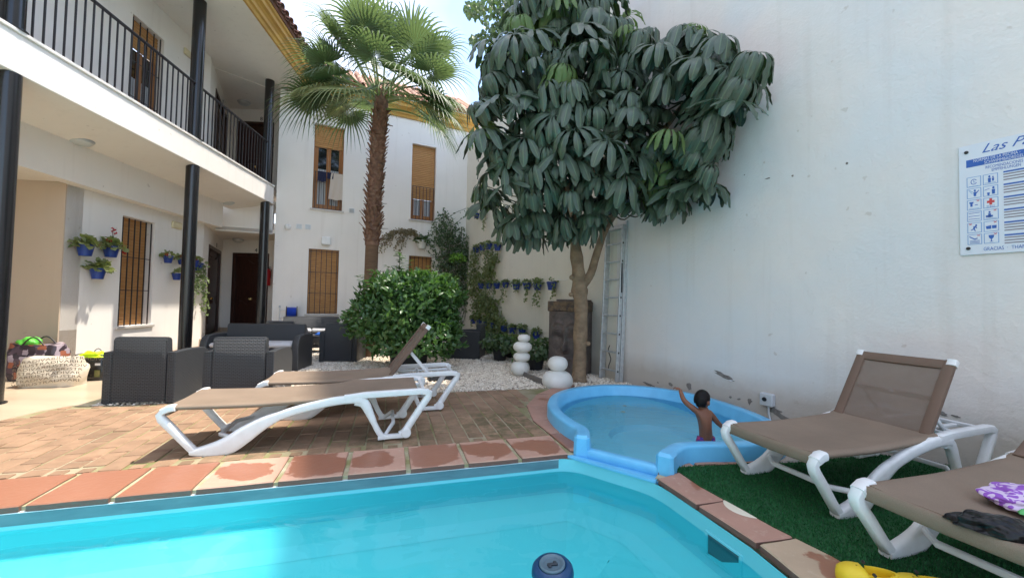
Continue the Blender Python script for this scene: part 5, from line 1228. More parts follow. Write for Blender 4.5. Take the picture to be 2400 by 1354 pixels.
for r in range(6):
    for c in range(2):
        x0, x1 = X0(264 + c * 152), X0(400 + c * 152); y0, y1 = U(282 + r * 99), U(282 + r * 99 + 87)
        f = sbox(x0, x1, y0, y1, m_lblue, 'pictogram'); sbox(x0 + U(5), x1 - U(5), y0 + U(5), y1 - U(5), m_board, 'pictogram_face', .0129, .0131, f)
        cx, cy = (x0 + x1) / 2, (y0 + y1) / 2; k = r * 2 + c; q = U(1)
        S = lambda pts, mt=m_blue: spoly([(cx + a * q * .66, cy + b * q) for a, b in pts], mt, 'symbol', par=f)
        person = lambda dx, s=1: (S([(dx + a * s, -18 * s + b * s) for a, b in disc(0, 0, 8)]), S([(dx - 11 * s, -8 * s), (dx + 11 * s, -8 * s), (dx + 9 * s, 22 * s), (dx - 9 * s, 22 * s)]))
        if k == 0:
            o_ = [(28 * math.cos(a), 24 * math.sin(a)) for a in [.4 + 5.4 * j / 16 for j in range(17)]]; i_ = [(22 * math.cos(a), 19 * math.sin(a)) for a in [.4 + 5.4 * j / 16 for j in range(17)]]
            for j in range(16): S([o_[j], o_[j + 1], i_[j + 1], i_[j]])
            S([(-2, -14), (2, -14), (2, 3), (14, 3), (14, 7), (-2, 7)]); S([(-45, 36), (40, 36), (40, 40), (-45, 40)], m_lblue)
        elif k == 1: person(-8, 1.2); person(22, .85); S([(-50, 28), (45, 28), (45, 32), (-50, 32)], m_lblue)
        elif k == 2: person(8, 1.2); S([(18, -4), (42, -24), (46, -20), (22, 6)]); S([(-50, -36), (-44, -36), (-8, -12), (-12, -8)], m_lblue); S([(-50, -30), (-46, -30), (-12, 4), (-16, 6)], m_lblue)
        elif k == 3: person(24, 1.3); S([(-30, 12), (-6, 12), (-10, 36), (-26, 36)]); S([(-52, -12), (-8, -22), (-8, -18), (-52, -8)])
        elif k == 4: S([(-44, -26), (-4, -26), (-8, -10), (-14, -12), (-14, 14), (-34, 14), (-34, -12), (-40, -10)]); S([(6, 0), (34, 0), (30, 6), (6, 6)]); S([(-45, 30), (45, 30), (45, 34), (-45, 34)], m_lblue)
        elif k == 5:
            S([(-32, -32 + 14), (-12, -18), (-12, -36), (12, -36), (12, -18), (32, -18), (32, 2), (12, 2), (12, 18), (-12, 18), (-12, 2), (-32, 2)], m_sred)
            stext('91-0-12', cx - 24 * q, cy + 38 * q, U(24), m_blue, e=.0134, name='symbol', sx=.6)
        elif k == 6:
            for j in range(3): S([(-50, -28 + j * 24), (48, -30 + j * 26), (48, -26 + j * 26), (-50, -24 + j * 24)])
        elif k == 7: person(-12, 1.1); S([(-44, 6), (16, 6), (16, 22), (-44, 22)]); S([(-50, 30), (48, 30), (48, 34), (-50, 34)], m_lblue)
        elif k == 8: S([(a + 14, b - 20) for a, b in disc(0, 0, 9)]); S([(-10, -14), (12, -12), (24, 2), (18, 6), (6, -2), (2, 12), (12, 28), (4, 30), (-8, 14), (-30, 22), (-34, 16), (-12, 6)])
        elif k == 9:
            S([(-46, -2), (0, -8), (0, 22), (-40, 22)]); S([(6, -6), (46, -6), (44, 20), (8, 20)])
        elif k == 10: S([(-46, -30), (0, -6), (24, -12), (26, -4), (0, 4), (-48, -22)]); [S([(-44, 10 + 10 * j), (44, 8 + 10 * j), (44, 12 + 10 * j), (-44, 14 + 10 * j)]) for j in range(3)]
        else: S([(-24, -26), (24, -26), (20, -4), (4, 8), (4, 24), (18, 30), (-18, 30), (-4, 24), (-4, 8), (-20, -4)])
        if k in (4, 7, 8, 9, 10, 11):
            px_ = (34 if k != 8 else -36); S([(px_ - 12, -42), (px_ + 12, -26), (px_ + 9, -24), (px_ - 14, -38)], m_sred); S([(px_ + 12, -42), (px_ - 12, -26), (px_ - 9, -24), (px_ + 14, -38)], m_sred)
for r in range(6):
    y = 280 + r * 104
    sbox(X0(598), WS - .04, U(y), U(y + 13), m_blue, 'text_line')
    for j in range(1, 4): sbox(X0(598), WS - .05 - random.random() * .06, U(y + 22 * j), U(y + 22 * j + 10), m_dtxt, 'text_line')
stext('GRACIAS  ·  THANKS', X0(410), U(922), U(42), m_blue, sx=.66)
for x, y in ((265, 60), (270, 895)):
    mb = MB(); mb.lathe([(.0, .012), (.012, .012), (.011, .018), (0, .019)], n=14, M4=Matrix.Translation(FR.p(a1 - X0(x), zT - U(y) - .0, 0)) @ Matrix((-FR.d, Vector((0, 0, 1)), FR.n)).transposed().to_4x4()); mb.build('screw', m_iron, t, world=True)
# ================================================================== hose reel, pipes, extinguisher
m_hose = M('blue_hose', (.01, .07, .55), .35); a, z = FB.px(684, 731)
t = thing('hose_reel', 'bright blue garden hose wound on a dark wall reel beside the tap', 'hose reel', FB.p(a, z, 0))
Mx = Matrix.Translation(FB.p(a, z, .16)) @ Matrix((Vector((0, 0, 1)), FB.n, FB.d)).transposed().to_4x4()
mb = MB()
for k in range(9): mb.lathe([(.11, -.010), (.125, -.006), (.128, 0), (.125, .006), (.11, .010)], c=(0, 0, -.09 + .0225 * k), n=24, M4=Mx)
mb.build('hose', m_hose, t, world=True, smooth=True, ang=180)
mb = MB()
for s_ in (-.115, .115): mb.lathe([(.0, s_ - .008), (.15, s_ - .008), (.15, s_ + .008), (.0, s_ + .008)], n=24, M4=Mx)
mb.build('flange', m_iron, t, world=True); mb = MB(); FB.box(mb, a - .02, a + .02, z - .1, z + .1, .001, .03); FB.box(mb, a - .128, a + .128, z - .165, z - .15, .02, .2); mb.build('bracket', m_iron, t, world=True)
a, z = FB.px(655, 728); t = thing('water_pipe', 'white wall pipe with taps left of the hose reel', 'pipe', FB.p(a, z, 0))
mb = MB(); mb.tube([FB.p(a, z + .12, .03), FB.p(a, z - .32, .03)], .012, 8); mb.tube([FB.p(a, z + .02, .03), FB.p(a + .2, z + .02, .03)], .010, 8); mb.tube([FB.p(a, z - .16, .03), FB.p(a + .15, z - .16, .03), FB.p(a + .15, z - .25, .03)], .012, 8); mb.build('tube', m_plas, t, world=True, smooth=True)
mb = MB(); FB.box(mb, a + .14, a + .19, z - .22, z - .12, .02, .08, .01); mb.build('tap', m_grey, t, world=True); mb = MB(); FB.box(mb, a - .02, a + .02, z + .08, z + .13, .02, .06, .005); mb.build('tap', m_grey, t, world=True)
a, z = F4.px(628, 648); t = thing('fire_extinguisher', 'red fire extinguisher hung beyond the far column by door four', 'fire extinguisher', F4.p(a + .05, z, .12))
m_red = M('red_paint', (.42, .01, .015), .35)
mb = MB(); mb.lathe([(.0, -.25), (.075, -.25), (.08, -.23), (.08, .14), (.06, .19), (.03, .21), (.0, .215)], n=20); mb.build('cylinder_body', m_red, t, smooth=True)
mb = MB(); mb.box((0, 0, .235), (.05, .03, .04), .005); mb.box((.04, 0, .25), (.08, .02, .012), .003); mb.tube([(.02, 0, .23), (.1, 0, .18), (.09, 0, -.05)], .009, 6); mb.build('valve', m_iron, t)
# ================================================================== the child
m_skin = M('brown_skin', (.22, .085, .045), .45, col2=(.18, .075, .042), nscale=9, spec=.35); m_hair = M('black_hair', (.010, .008, .008), .45, bump=(160, .5, .002), spec=.15)
m_trunk = bpy.data.materials.new('print_trunks'); _nt = nodes(m_trunk); _b = _nt.nodes['Principled BSDF']
_nt.links.new(mixrgb(_nt, ramp(_nt, noise_(_nt, wpos(_nt), 48, 1), .5, .54), (.05, .02, .22), (.38, .04, .16)), _b.inputs['Base Color'])
kid = thing('person', 'small child with short black hair and purple trunks, seen from behind in the wading pool', 'person', (1.66, 3.46, -.12))
def skin_chain(V, Ed, root=0):
    me = bpy.data.meshes.new('sk'); me.from_pydata([v[0] for v in V], Ed, []); o = bpy.data.objects.new('sk', me); C.objects.link(o)
    m = o.modifiers.new('s', 'SKIN'); m.use_smooth_shade = True; m.branch_smoothing = .6
    for i, v in enumerate(V):
        r = v[1]; o.data.skin_vertices[0].data[i].radius = r if hasattr(r, '__len__') else (r, r)
        o.data.skin_vertices[0].data[i].use_root = (i == root)
    s = o.modifiers.new('u', 'SUBSURF'); s.levels = 2; s.render_levels = 2
    dg = bpy.context.evaluated_depsgraph_get(); dg.update(); me2 = bpy.data.meshes.new_from_object(o.evaluated_get(dg)); bpy.data.objects.remove(o); return me2
KY = 3.46
def K(px, py, dy=0): return PY(px, py, KY + dy)
hip = K(1655, 1034); hip.z = -.035
V = [(hip, (.092, .062)), (K(1654, 1012), (.088, .058)), (K(1652, 990, -.005), (.093, .058)), (K(1650, 968, .0), (.092, .054)), (K(1648, 957, .01), (.042, .038)), (K(1647, 948, .015), (.032, .032)),
     (K(1634, 963, .005), (.036, .032)), (K(1617, 951, .02), (.028, .026)), (K(1602, 937, .05), (.024, .023)), (K(1597, 922, .08), (.020, .019)), (K(1593, 911, .10), (.014, .014)),
     (K(1664, 966, .005), (.037, .034)), (K(1672, 978, .005), (.029, .027)), (K(1683, 991, .02), (.024, .023)), (K(1693, 1000, .04), (.020, .019)), (K(1702, 1008, .06), (.014, .013)),
     (hip + Vector((-.035, .01, -.03)), .042), (hip + Vector((-.06, .09, -.055)), .036), (hip + Vector((-.065, .16, -.075)), .028), (hip + Vector((-.06, .06, -.09)), .022), (hip + Vector((-.055, -.02, -.095)), .016),
     (hip + Vector((.035, .01, -.03)), .042), (hip + Vector((.06, .09, -.055)), .036), (hip + Vector((.065, .16, -.075)), .028), (hip + Vector((.06, .06, -.09)), .022), (hip + Vector((.055, -.02, -.095)), .016)]
Ed = [(0, 1), (1, 2), (2, 3), (3, 4), (4, 5), (3, 6), (6, 7), (7, 8), (8, 9), (9, 10), (3, 11), (11, 12), (12, 13), (13, 14), (14, 15), (0, 16), (16, 17), (17, 18), (18, 19), (19, 20), (0, 21), (21, 22), (22, 23), (23, 24), (24, 25)]
me = skin_chain(V, Ed)
hc = K(1646, 937, .01); ht = Matrix.Rotation(R_(-55), 3, 'Z')     # head turned to the right
bm = bmesh.new(); bm.from_mesh(me)
def ell(c, r, sub=3, fn=None):
    b2 = bmesh.new(); bmesh.ops.create_icosphere(b2, subdivisions=sub, radius=1)
    for v in b2.verts:
        q = v.co.copy()
        if fn: q = fn(q)
        v.co = c + ht @ Vector((q.x * r[0], q.y * r[1], q.z * r[2]))
    m_ = bpy.data.meshes.new('t'); b2.to_mesh(m_); b2.free(); bm.from_mesh(m_); bpy.data.meshes.remove(m_)
HR = (.060, .072, .084)
def headfn(q):       # +y is the face
    if q.y > 0 and q.z < .1: q = Vector((q.x * (1 - .18 * q.y), q.y, q.z))
    if q.z < -.3: q = Vector((q.x * .86, q.y * .92 + .05, q.z * .98))
    d = lambda a, b, c, s: math.exp(-((q.x - a) ** 2 + (q.z - c) ** 2) / s) if q.y > .3 else 0
    q = q + Vector((0, .20, 0)) * d(0, 0, -.22, .018) + Vector((0, .08, 0)) * d(0, 0, -.52, .02) - Vector((0, .08, 0)) * (d(.36, 0, -.02, .03) + d(-.36, 0, -.02, .03)) + Vector((0, .06, 0)) * d(0, 0, -.85, .05)
    return q
ell(hc, HR, 4, headfn)
for s in (-1, 1):
    ec = hc + ht @ Vector((s * .061, -.006, -.014)); ell(ec, (.008, .012, .020), 2)
def hand(wr, d, up, sc=1.0, curl=.9):
    """palm + five fingers as skinned chains"""
    d = d.normalized(); side = d.cross(up).normalized(); up = side.cross(d).normalized()
    for ch in range(6):
        if ch == 0: VV = [(wr - d * .01, .010 * sc), (wr + d * .010 * sc, (.013 * sc, .008 * sc)), (wr + d * .026 * sc, (.015 * sc, .007 * sc))]
        elif ch < 5:
            off = (-.0115 + .0077 * (ch - 1)) * sc; L = (.024, .027, .026, .020)[ch - 1] * sc; b = wr + d * .024 * sc + side * off
            p1 = b + d * L * .5 - up * L * .10; p2 = p1 + d * L * .33 * math.cos(curl) - up * L * .33 * math.sin(curl) * 1.0; p3 = p2 + d * L * .2 * math.cos(curl * 1.6) - up * L * .25
            VV = [(b - d * .006, .0036 * sc), (p1, .0034 * sc), (p2, .0031 * sc), (p3, .0027 * sc)]
        else:
            b = wr + d * .008 * sc - side * .010 * sc; VV = [(b, .0048 * sc), (b - side * .010 * sc + d * .008 * sc - up * .004, .0040 * sc), (b - side * .013 * sc + d * .018 * sc - up * .008, .0034 * sc)]
        m_ = skin_chain(VV, [(i, i + 1) for i in range(len(VV) - 1)]); bm.from_mesh(m_); bpy.data.meshes.remove(m_)
wr = V[10][0]; hand(wr, Vector((-.75, .35, .22)), Vector((.2, -.2, 1)), 1.15, 1.0)
wr = V[15][0]; hand(wr, Vector((.75, .25, -.35)), Vector((.3, 0, 1)), 1.15, .5)
me3 = bpy.data.meshes.new('body'); bm.to_mesh(me3); bm.free(); bpy.data.meshes.remove(me)
o = bpy.data.objects.new('body', me3); me3.materials.append(m_skin); me3.polygons.foreach_set('use_smooth', [True] * len(me3.polygons)); C.objects.link(o)
rm = o.modifiers.new('r', 'REMESH'); rm.mode = 'VOXEL'; rm.voxel_size = .0024; rm.use_smooth_shade = True; sm = o.modifiers.new('s', 'SMOOTH'); sm.iterations = 3; sm.factor = .5
dg = bpy.context.evaluated_depsgraph_get(); dg.update(); me4 = bpy.data.meshes.new_from_object(o.evaluated_get(dg)); bpy.data.objects.remove(o); me4.name = 'body'
me4.materials.clear(); me4.materials.append(m_skin); me4.polygons.foreach_set('use_smooth', [True] * len(me4.polygons))
o = bpy.data.objects.new('body', me4); C.objects.link(o); o.parent = kid; o.matrix_parent_inverse = tmat(kid).inverted()
# hair cap
b2 = bmesh.new(); bmesh.ops.create_icosphere(b2, subdivisions=5, radius=1); dele = []
for v in b2.verts:
    q = headfn(v.co.copy()) if v.co.y < .3 else v.co.copy(); n_ = noise.noise(v.co * 9) * .02
    lim = -.62 if v.co.y < -.15 else (-.05 if v.co.y < .25 else .35 + .35 * (v.co.y - .25))
    if abs(v.co.x) > .78 and v.co.y > -.35: lim = max(lim, .02)
    if v.co.z < lim: dele.append(v)
    v.co = hc + ht @ Vector((q.x * (HR[0] + .004) * (1 + n_ * .5), q.y * (HR[1] + .005) * (1 + n_ * .5), q.z * (HR[2] + .005) * (1 + n_)))
bmesh.ops.delete(b2, geom=dele, context='VERTS'); mh = bpy.data.meshes.new('hair'); b2.to_mesh(mh); b2.free(); mh.materials.append(m_hair); mh.polygons.foreach_set('use_smooth', [True] * len(mh.polygons))
o = bpy.data.objects.new('hair', mh); C.objects.link(o); o.parent = kid; o.matrix_parent_inverse = tmat(kid).inverted(); so_ = o.modifiers.new('t', 'SOLIDIFY'); so_.thickness = .006
mb = MB(); secs = []
for k in range(7):
    f = k / 6; c = hip + Vector((-.002 * k, 0, .082 - .11 * f)); rx = .072 + .016 * f; ry = .052 + .012 * f
    secs.append([c + Vector((rx * math.cos(a) * (1 + .06 * noise.noise(Vector((a * 2, f * 4, 3)))), ry * math.sin(a), .004 * math.sin(a * 5))) for a in [2 * math.pi * j / 28 for j in range(28)]])
loft(mb, secs); mb.build('swim_trunks', m_trunk, kid, world=True, smooth=True, ang=80)
# ================================================================== vegetation helpers
def mesh_np(name, vv, faces, mt, uv=None, smooth=True):
    me = bpy.data.meshes.new(name); me.from_pydata(vv.tolist() if hasattr(vv, 'tolist') else vv, [], faces); me.materials.append(mt)
    if uv is not None:
        l = me.uv_layers.new(name='UVMap'); li = np.empty(len(me.loops), int); me.loops.foreach_get('vertex_index', li); l.data.foreach_set('uv', np.asarray(uv)[li].ravel())
    if smooth: me.polygons.foreach_set('use_smooth', [True] * len(me.polygons))
    return me
def leaf_cloud(name, P, D, Nn, L, W, mt, parent=None, fold=.25, droop=.25, shape='leaf', rs=np.random, kind=None):
    """P bases, D directions, Nn normals (n,3)"""
    P, D, Nn = map(lambda a: np.asarray(a, float), (P, D, Nn)); n = len(P); L = np.broadcast_to(L, n).astype(float); W = np.broadcast_to(W, n).astype(float)
    D /= np.linalg.norm(D, axis=1)[:, None] + 1e-9; S = np.cross(D, Nn); S /= np.linalg.norm(S, axis=1)[:, None] + 1e-9; N2 = np.cross(S, D)
    if shape == 'leaf': tm = [(0, 0), (.30, .5), (.30, -.5), (.70, .40), (.70, -.40), (1, 0), (.30, 0), (.70, 0)]
    elif shape == 'round': tm = [(.12, 0), (.05, .38), (.05, -.38), (.62, .56), (.62, -.56), (.98, 0), (.15, 0), (.6, 0)]
    else: tm = [(0, 0), (.22, .5), (.22, -.5), (.5, .34), (.5, -.34), (1, 0), (.22, 0), (.5, 0)]
    V = np.empty((n, 8, 3))
    for i, (a, b) in enumerate(tm):
        z = fold * abs(b) * W - droop * (a ** 2) * L
        V[:, i] = P + D * (a * L)[:, None] + S * (b * W)[:, None] + N2 * z[:, None]
    V[:, :, 2] -= 0
    f = [(0, 6, 1), (0, 2, 6), (1, 6, 7, 3), (6, 2, 4, 7), (3, 7, 5), (7, 4, 5)]
    F = [tuple(i * 8 + k for k in q) for i in range(n) for q in f]
    me = mesh_np(name, V.reshape(-1, 3), F, mt); o = bpy.data.objects.new(name, me); C.objects.link(o)
    if parent is not None: o.parent = parent; o.matrix_parent_inverse = tmat(parent).inverted()
    if kind: o['kind'] = kind
    return o
def unit(v): return v / (np.linalg.norm(v, axis=-1, keepdims=True) + 1e-9)
m_bark = M('pale_bark', (.30, .21, .13), .85, col2=(.19, .13, .08), nscale=7, bump=(24, .7, .02), coords='world', nsc=(1, 1, 1.6))
m_bark2 = M('green_stem', (.06, .07, .03), .8)
# ================================================================== umbrella tree (schefflera)
m_umb = leafmat('umbrella_leaf', (.013, .026, .025), (.024, .044, .041), (.05, .085, .055), rough=.30, tr=.08, tcol=(.14, .28, .05), nscale=5, rib=True, spec=.7)
m_umby = leafmat('young_umbrella_leaf', (.035, .070, .028), (.085, .14, .05), (.14, .22, .08), rough=.40, tr=.28, tcol=(.30, .50, .10), nscale=9, rib=True, spec=.4)
m_deadleaf = M('dead_leaf', (.30, .19, .11), .9, col2=(.16, .10, .06), nscale=9)
def umbrella(seed, n, Lf, bend, open_, mt):
    rg = random.Random(seed); vs = []; fs = []; uv = []; BF = (.55, .75, .6, .95)[seed % 4]
    for i in range(n):
        az = 2 * math.pi * (i + rg.uniform(-.25, .25)) / n; d = Vector((math.cos(az), math.sin(az), 0)); s = Vector((-d.y, d.x, 0))
        L = Lf * rg.uniform(.78, 1.12); W = L * rg.uniform(.27, .38) * (.72 if mt is m_umby else 1); e0 = R_(open_ + rg.uniform(-10, 12)); e1 = R_(-bend + rg.uniform(-8, 14)); pet = Lf * rg.uniform(.22, .34)
        # petiolule
        p = Vector((0, 0, 0)); pts = [p.copy()]; seg = 9; tot = pet + L; ang = e0
        cl_ = []
        for k in range(seg + 1):
            f = k / seg; x = f * tot; a = e0 + (e1 - e0) * min(1, (f / BF)) ** .9
            if k: p = p + (d * math.cos(a) + Vector((0, 0, 1)) * math.sin(a)) * (tot / seg)
            cl_.append((p.copy(), a, x))
        b0 = len(vs); tw = rg.uniform(-.35, .35)
        for p_, a, x in cl_:
            t_ = (x - pet) / L
            if t_ <= 0: w_ = .006 * Lf / .3
            else: w_ = W * (math.sin(math.pi * min(1, max(.0, t_ * .93 + .035))) ** .6) * (.80 + .25 * t_) * (1 + .03 * math.sin(x * 90 + i))
            nrm = (-d * math.sin(a) + Vector((0, 0, 1)) * math.cos(a)); ss = (s * math.cos(tw * max(0, t_)) + nrm * math.sin(tw * max(0, t_))); wav = .10 * w_ * math.sin(t_ * 19 + i * 2)
            vs += [p_ + ss * w_ / 2 - nrm * w_ * .16 + nrm * wav, p_ + nrm * 0, p_ - ss * w_ / 2 - nrm * w_ * .16 - nrm * wav * .6]
            uv += [(0, t_), (.5, t_), (1, t_)]
        for k in range(seg):
            for c in range(2):
                q = b0 + k * 3 + c; fs.append((q, q + 3, q + 4, q + 1))
    me = mesh_np('leaf', [tuple(v) for v in vs], fs, mt, uv); return me
ums = [umbrella(10 + k, n, L, b, o_, m_umb) for k, (n, L, b, o_) in enumerate([(11, .35, 84, 22), (12, .35, 82, 35), (10, .33, 86, 12), (10, .38, 62, 20), (13, .33, 88, 45), (9, .32, 48, 18), (8, .36, 78, 8), (14, .30, 86, 55)])]
umy = [umbrella(40 + k, n, L, b, o_, m_umby) for k, (n, L, b, o_) in enumerate([(13, .33, 86, 35), (12, .28, 82, 25)])]
tp = G(1357, 897); tree = thing('umbrella_tree', 'umbrella tree with big drooping dark leaves spreading over the wading pool', 'tree', (tp.x, 6.02, 0))
TY = 6.02
mb = MB()
tr = [(PY(1356, 900, TY), .135), (PY(1358, 860, TY), .118), (PY(1360, 790, TY), .115), (PY(1362, 720, TY), .118), (PY(1358, 680, TY), .135), (PY(1356, 640, TY), .115), (PY(1350, 590, TY), .10), (PY(1346, 530, TY), .092), (PY(1344, 470, TY - .05), .08), (PY(1342, 380, TY - .1), .07), (PY(1345, 260, TY - .15), .055), (PY(1350, 120, TY - .15), .04), (PY(1345, -40, TY - .1), .03)]
path = cr([p for p, r in tr], 4); rad = np.interp(np.linspace(0, len(tr) - 1, len(path)), range(len(tr)), [r for p, r in tr])
rad = [r * .86 * (1 + .07 * math.sin(i * 1.7) + .05 * math.sin(i * .9)) for i, r in enumerate(rad)]
mb.tube(path, rad, 16)
for x, y, r in ((1341, 650, .045), (1374, 655, .05), (1338, 690, .035), (1378, 805, .04)):
    p = PY(x, y, TY - .04); mb.lathe([(.0, -r), (r * .8, -r * .6), (r, 0), (r * .8, r * .6), (.0, r)], c=p, n=10)
limb2 = cr([PY(1366, 668, TY - .02), PY(1385, 640, TY - .0), PY(1400, 590, TY - .02), PY(1420, 535, TY - .05), PY(1455, 480, TY - .2), PY(1510, 400, TY - .5), PY(1560, 300, TY - .8), PY(1640, 200, TY - 1.1)], 4)
mb.tube(limb2, [.068 - .0014 * i for i in range(29)], 10)
mb.build('trunk', m_bark, tree, world=True, smooth=True, ang=180)
OUT = [(1100, 185), (1110, 100), (1185, 20), (1180, -90), (1480, -90), (1470, 40), (1560, 50), (1640, 20), (1700, 85), (1790, 100), (1822, 170), (1800, 225), (1750, 262), (1755, 340), (1705, 375), (1712, 440), (1690, 475), (1632, 505), (1590, 545), (1500, 535), (1450, 505), (1420, 560), (1385, 610), (1330, 580), (1245, 622), (1185, 580), (1120, 500), (1090, 430), (1120, 370), (1062, 300), (1080, 225)]
OUTV = [V2(*p) for p in OUT]
def wallY(px, py):
    q = PL(px, py, (3.25, 3.06), -27.1); return q.y
rg = random.Random(21); cent = []
def front(px, py):
    b = 5.75 - 1.15 * math.sqrt(max(0, 1 - ((px - 1340) / 330) ** 2 - ((py - 260) / 430) ** 2))
    if px > 1500: b = min(b, 5.3 - (px - 1500) * .0035)
    return min(b, wallY(px, py) - .62)
HOLES = [(1600, 255, 38), (1530, 160, 20), (1660, 345, 0), (1170, 300, 16)]
for layer, (dmin, dz, N_) in enumerate(((38, 0, 5000), (40, .35, 3000), (46, .75, 1800))):
    pts = []
    for _ in range(N_):
        x, y = rg.uniform(1060, 1830), rg.uniform(-110, 600)
        if not all(inside(V2(x + a, y + b), OUTV) for a, b in ((40, 10), (-40, 10), (0, 52), (0, -14), (28, 40), (-28, 40))): continue
        if layer < 2 and any((x - hx) ** 2 + (y + 20 - hy) ** 2 < (hr + 28) ** 2 for hx, hy, hr in HOLES if hr): continue
        if any((x - a) ** 2 + (y - b) ** 2 < dmin ** 2 for a, b in pts): continue
        pts.append((x, y)); Y_ = front(x, y) + dz + rg.uniform(-.12, .12)
        Y_ = min(Y_, wallY(x, y) - .38)
        cent.append((PY(x, y, Y_), layer, x, y))
print('umbrellas', len(cent))
manual = [(1320, 150, 4.62, 'y0'), (1565, 305, 4.25, 'y1'), (1425, 330, 4.35, 3), (1245, 225, 4.85, 1), (1235, 500, 5.3, 3), (1290, 505, 5.4, 1), (1385, 500, 5.3, 0), (1215, 525, 5.6, 2), (1330, 520, 5.5, 1), (1400, 470, 5.2, 4), (1190, 520, 5.7, 0), (1250, 530, 5.6, 6), (1310, 530, 5.5, 2), (1365, 525, 5.5, 4), (1150, 480, 5.8, 1), (1130, 430, 5.8, 2), (1480, 255, 4.6, 1), (1230, 35, 5.2, 'y1'), (1290, 20, 5.1, 'y0'), (1395, 30, 5.0, 1), (1345, 235, 4.6, 0), (1600, 60, 4.5, 0), (1500, 75, 4.7, 4), (1770, 125, 3.75, 4), (1690, 85, 4.0, 0), (1540, 110, 4.45, 1), (1640, 140, 4.1, 1), (1560, 170, 4.3, 2)]
cent.sort(key=lambda q: q[1]); nleaf = 0; brs = MB(); stuff_u = MB()
def limb_pt(z): 
    i = min(range(len(path)), key=lambda k: abs(path[k].z - z)); return path[i]
allu = [(PY(x, y, Y_), 0, x, y, k) for x, y, Y_, k in manual] + [(p, l, x, y, None) for p, l, x, y in cent]
for p, l, x, y, k in allu:
    if k is None:
        if any((x - m[0]) ** 2 + (y - m[1]) ** 2 < 34 ** 2 for m in manual) and l == 0: continue
        ypr = .12 if y < 120 else .03
        me = rg.choice(umy) if rg.random() < ypr else rg.choice(ums if y > 150 else ums[:5])
    else: me = umy[int(k[1])] if isinstance(k, str) else ums[k]
    sc = rg.uniform(.72, 1.15) if k is None else (1.12 if isinstance(k, str) else 1.05)
    if y > 420: sc *= .95
    out = Vector((p.x - 1.3, p.y - 5.6, 0)); tilt = min(.5, out.length * .22); ax = Vector((-out.y, out.x, 0)).normalized() if out.length > .05 else Vector((1, 0, 0))
    if k is not None: tilt = .45; ax = Vector((1, .2, 0)).normalized()
    lean = Matrix.Rotation(rg.uniform(-.1, .8) if l == 0 else rg.uniform(-.1, .5), 4, 'X') if k is None else Matrix.Identity(4)
    M4 = Matrix.Translation(p) @ lean @ Matrix.Rotation(tilt + rg.uniform(-.15, .15), 4, ax) @ Matrix.Rotation(rg.uniform(0, 6.28), 4, 'Z') @ Matrix.Diagonal((sc * rg.uniform(.9, 1.15), sc * rg.uniform(.9, 1.15), sc * rg.uniform(.8, 1.1), 1))
    if nleaf < 298:
        o = inst('leaf', me, tree, Matrix.Identity(4)); o.matrix_parent_inverse = tmat(tree).inverted(); o.matrix_basis = M4; nleaf += 1
    else:
        stuff_u.add([v.co.copy() for v in me.vertices], [tuple(q.vertices) for q in me.polygons], M4)
    tgt = min(path[18:] + limb2[10:], key=lambda q_: (q_ - p).length + .6 * max(0, q_.z - p.z)); tgt = tgt.lerp(p, .1)
    mid = p.lerp(tgt, .5) + Vector((0, 0, -.12)); dd = (tgt - p)
    brs.tube(cr([p, p + Vector((0, .03, -.06)) + dd * .15, mid + Vector((0, .12, 0)), tgt], 3), [.005, .005, .006, .007, .007, .008, .009, .010, .011, .012], 5, cap=False)
if stuff_u.v:
    o = stuff_u.build('inner_leaves', m_umb, tree, world=True, smooth=True, recalc=False, ang=180, kind='stuff')
brs.build('branches', m_bark2, tree, world=True, smooth=True, ang=180)
mb = MB()
for x, y in ((1313, 420), (1330, 445), (1395, 405), (1418, 425), (1338, 480)):
    p = PY(x, y, 5.0); mb.add([p + Vector((a, b * .3, c)) for a, b, c in ((-.03, 0, .1), (.03, .05, .08), (.035, -.03, -.05), (0, .03, -.16), (-.035, 0, -.06))], [(0, 1, 2, 3, 4)])
mb.build('dead_leaves', m_deadleaf, tree, world=True, recalc=False, label='brown withered leaves under the crown')
# ================================================================== palm
m_frond = leafmat('palm_blade', (.050, .085, .034), (.078, .125, .050), (.085, .13, .06), rough=.42, tr=.24, tcol=(.26, .38, .12), nscale=2)
m_frondy = leafmat('pale_palm_blade', (.24, .27, .12), (.36, .36, .20), (.24, .28, .12), rough=.5, tr=.3, tcol=(.50, .58, .22), nscale=2)
m_boot = M('palm_boot', (.27, .15, .095), .9, col2=(.14, .07, .045), nscale=14, bump=(35, .8, .015)); m_pbark = M('palm_bark', (.20, .115, .065), .9, col2=(.12, .07, .04), nscale=3, nsc=(2, 2, 26), coords='world', bump=(40, .6, .01))
m_pet = M('palm_petiole', (.16, .22, .06), .5)
PYD = 8.2
palm = thing('palm_tree', 'tall fan palm with shaggy trunk in front of the back building', 'palm tree', PY(866, 836, PYD))
trk = cr([PY(864, 840, PYD), PY(868, 680, PYD), PY(872, 575, PYD), PY(876, 480, PYD), PY(882, 400, PYD), PY(887, 320, PYD), PY(892, 262, PYD), PY(896, 215, PYD)], 6)
rr = [.155 if p.z < 2.25 else .165 for p in trk]
mb = MB(); mb.tube([p for p in trk if p.z < 2.42], .128, 20); mb.build('lower_trunk', m_pbark, palm, world=True, smooth=True)
mb = MB(); up_ = [p for p in trk if p.z > 2.2]; mb.tube(up_, [.140 for i in range(len(up_))], 18); mb.build('trunk', m_boot, palm, world=True, smooth=True)
mb = MB(); rg = random.Random(2); tz0, tz1 = 2.28, 5.0; nb2 = 250
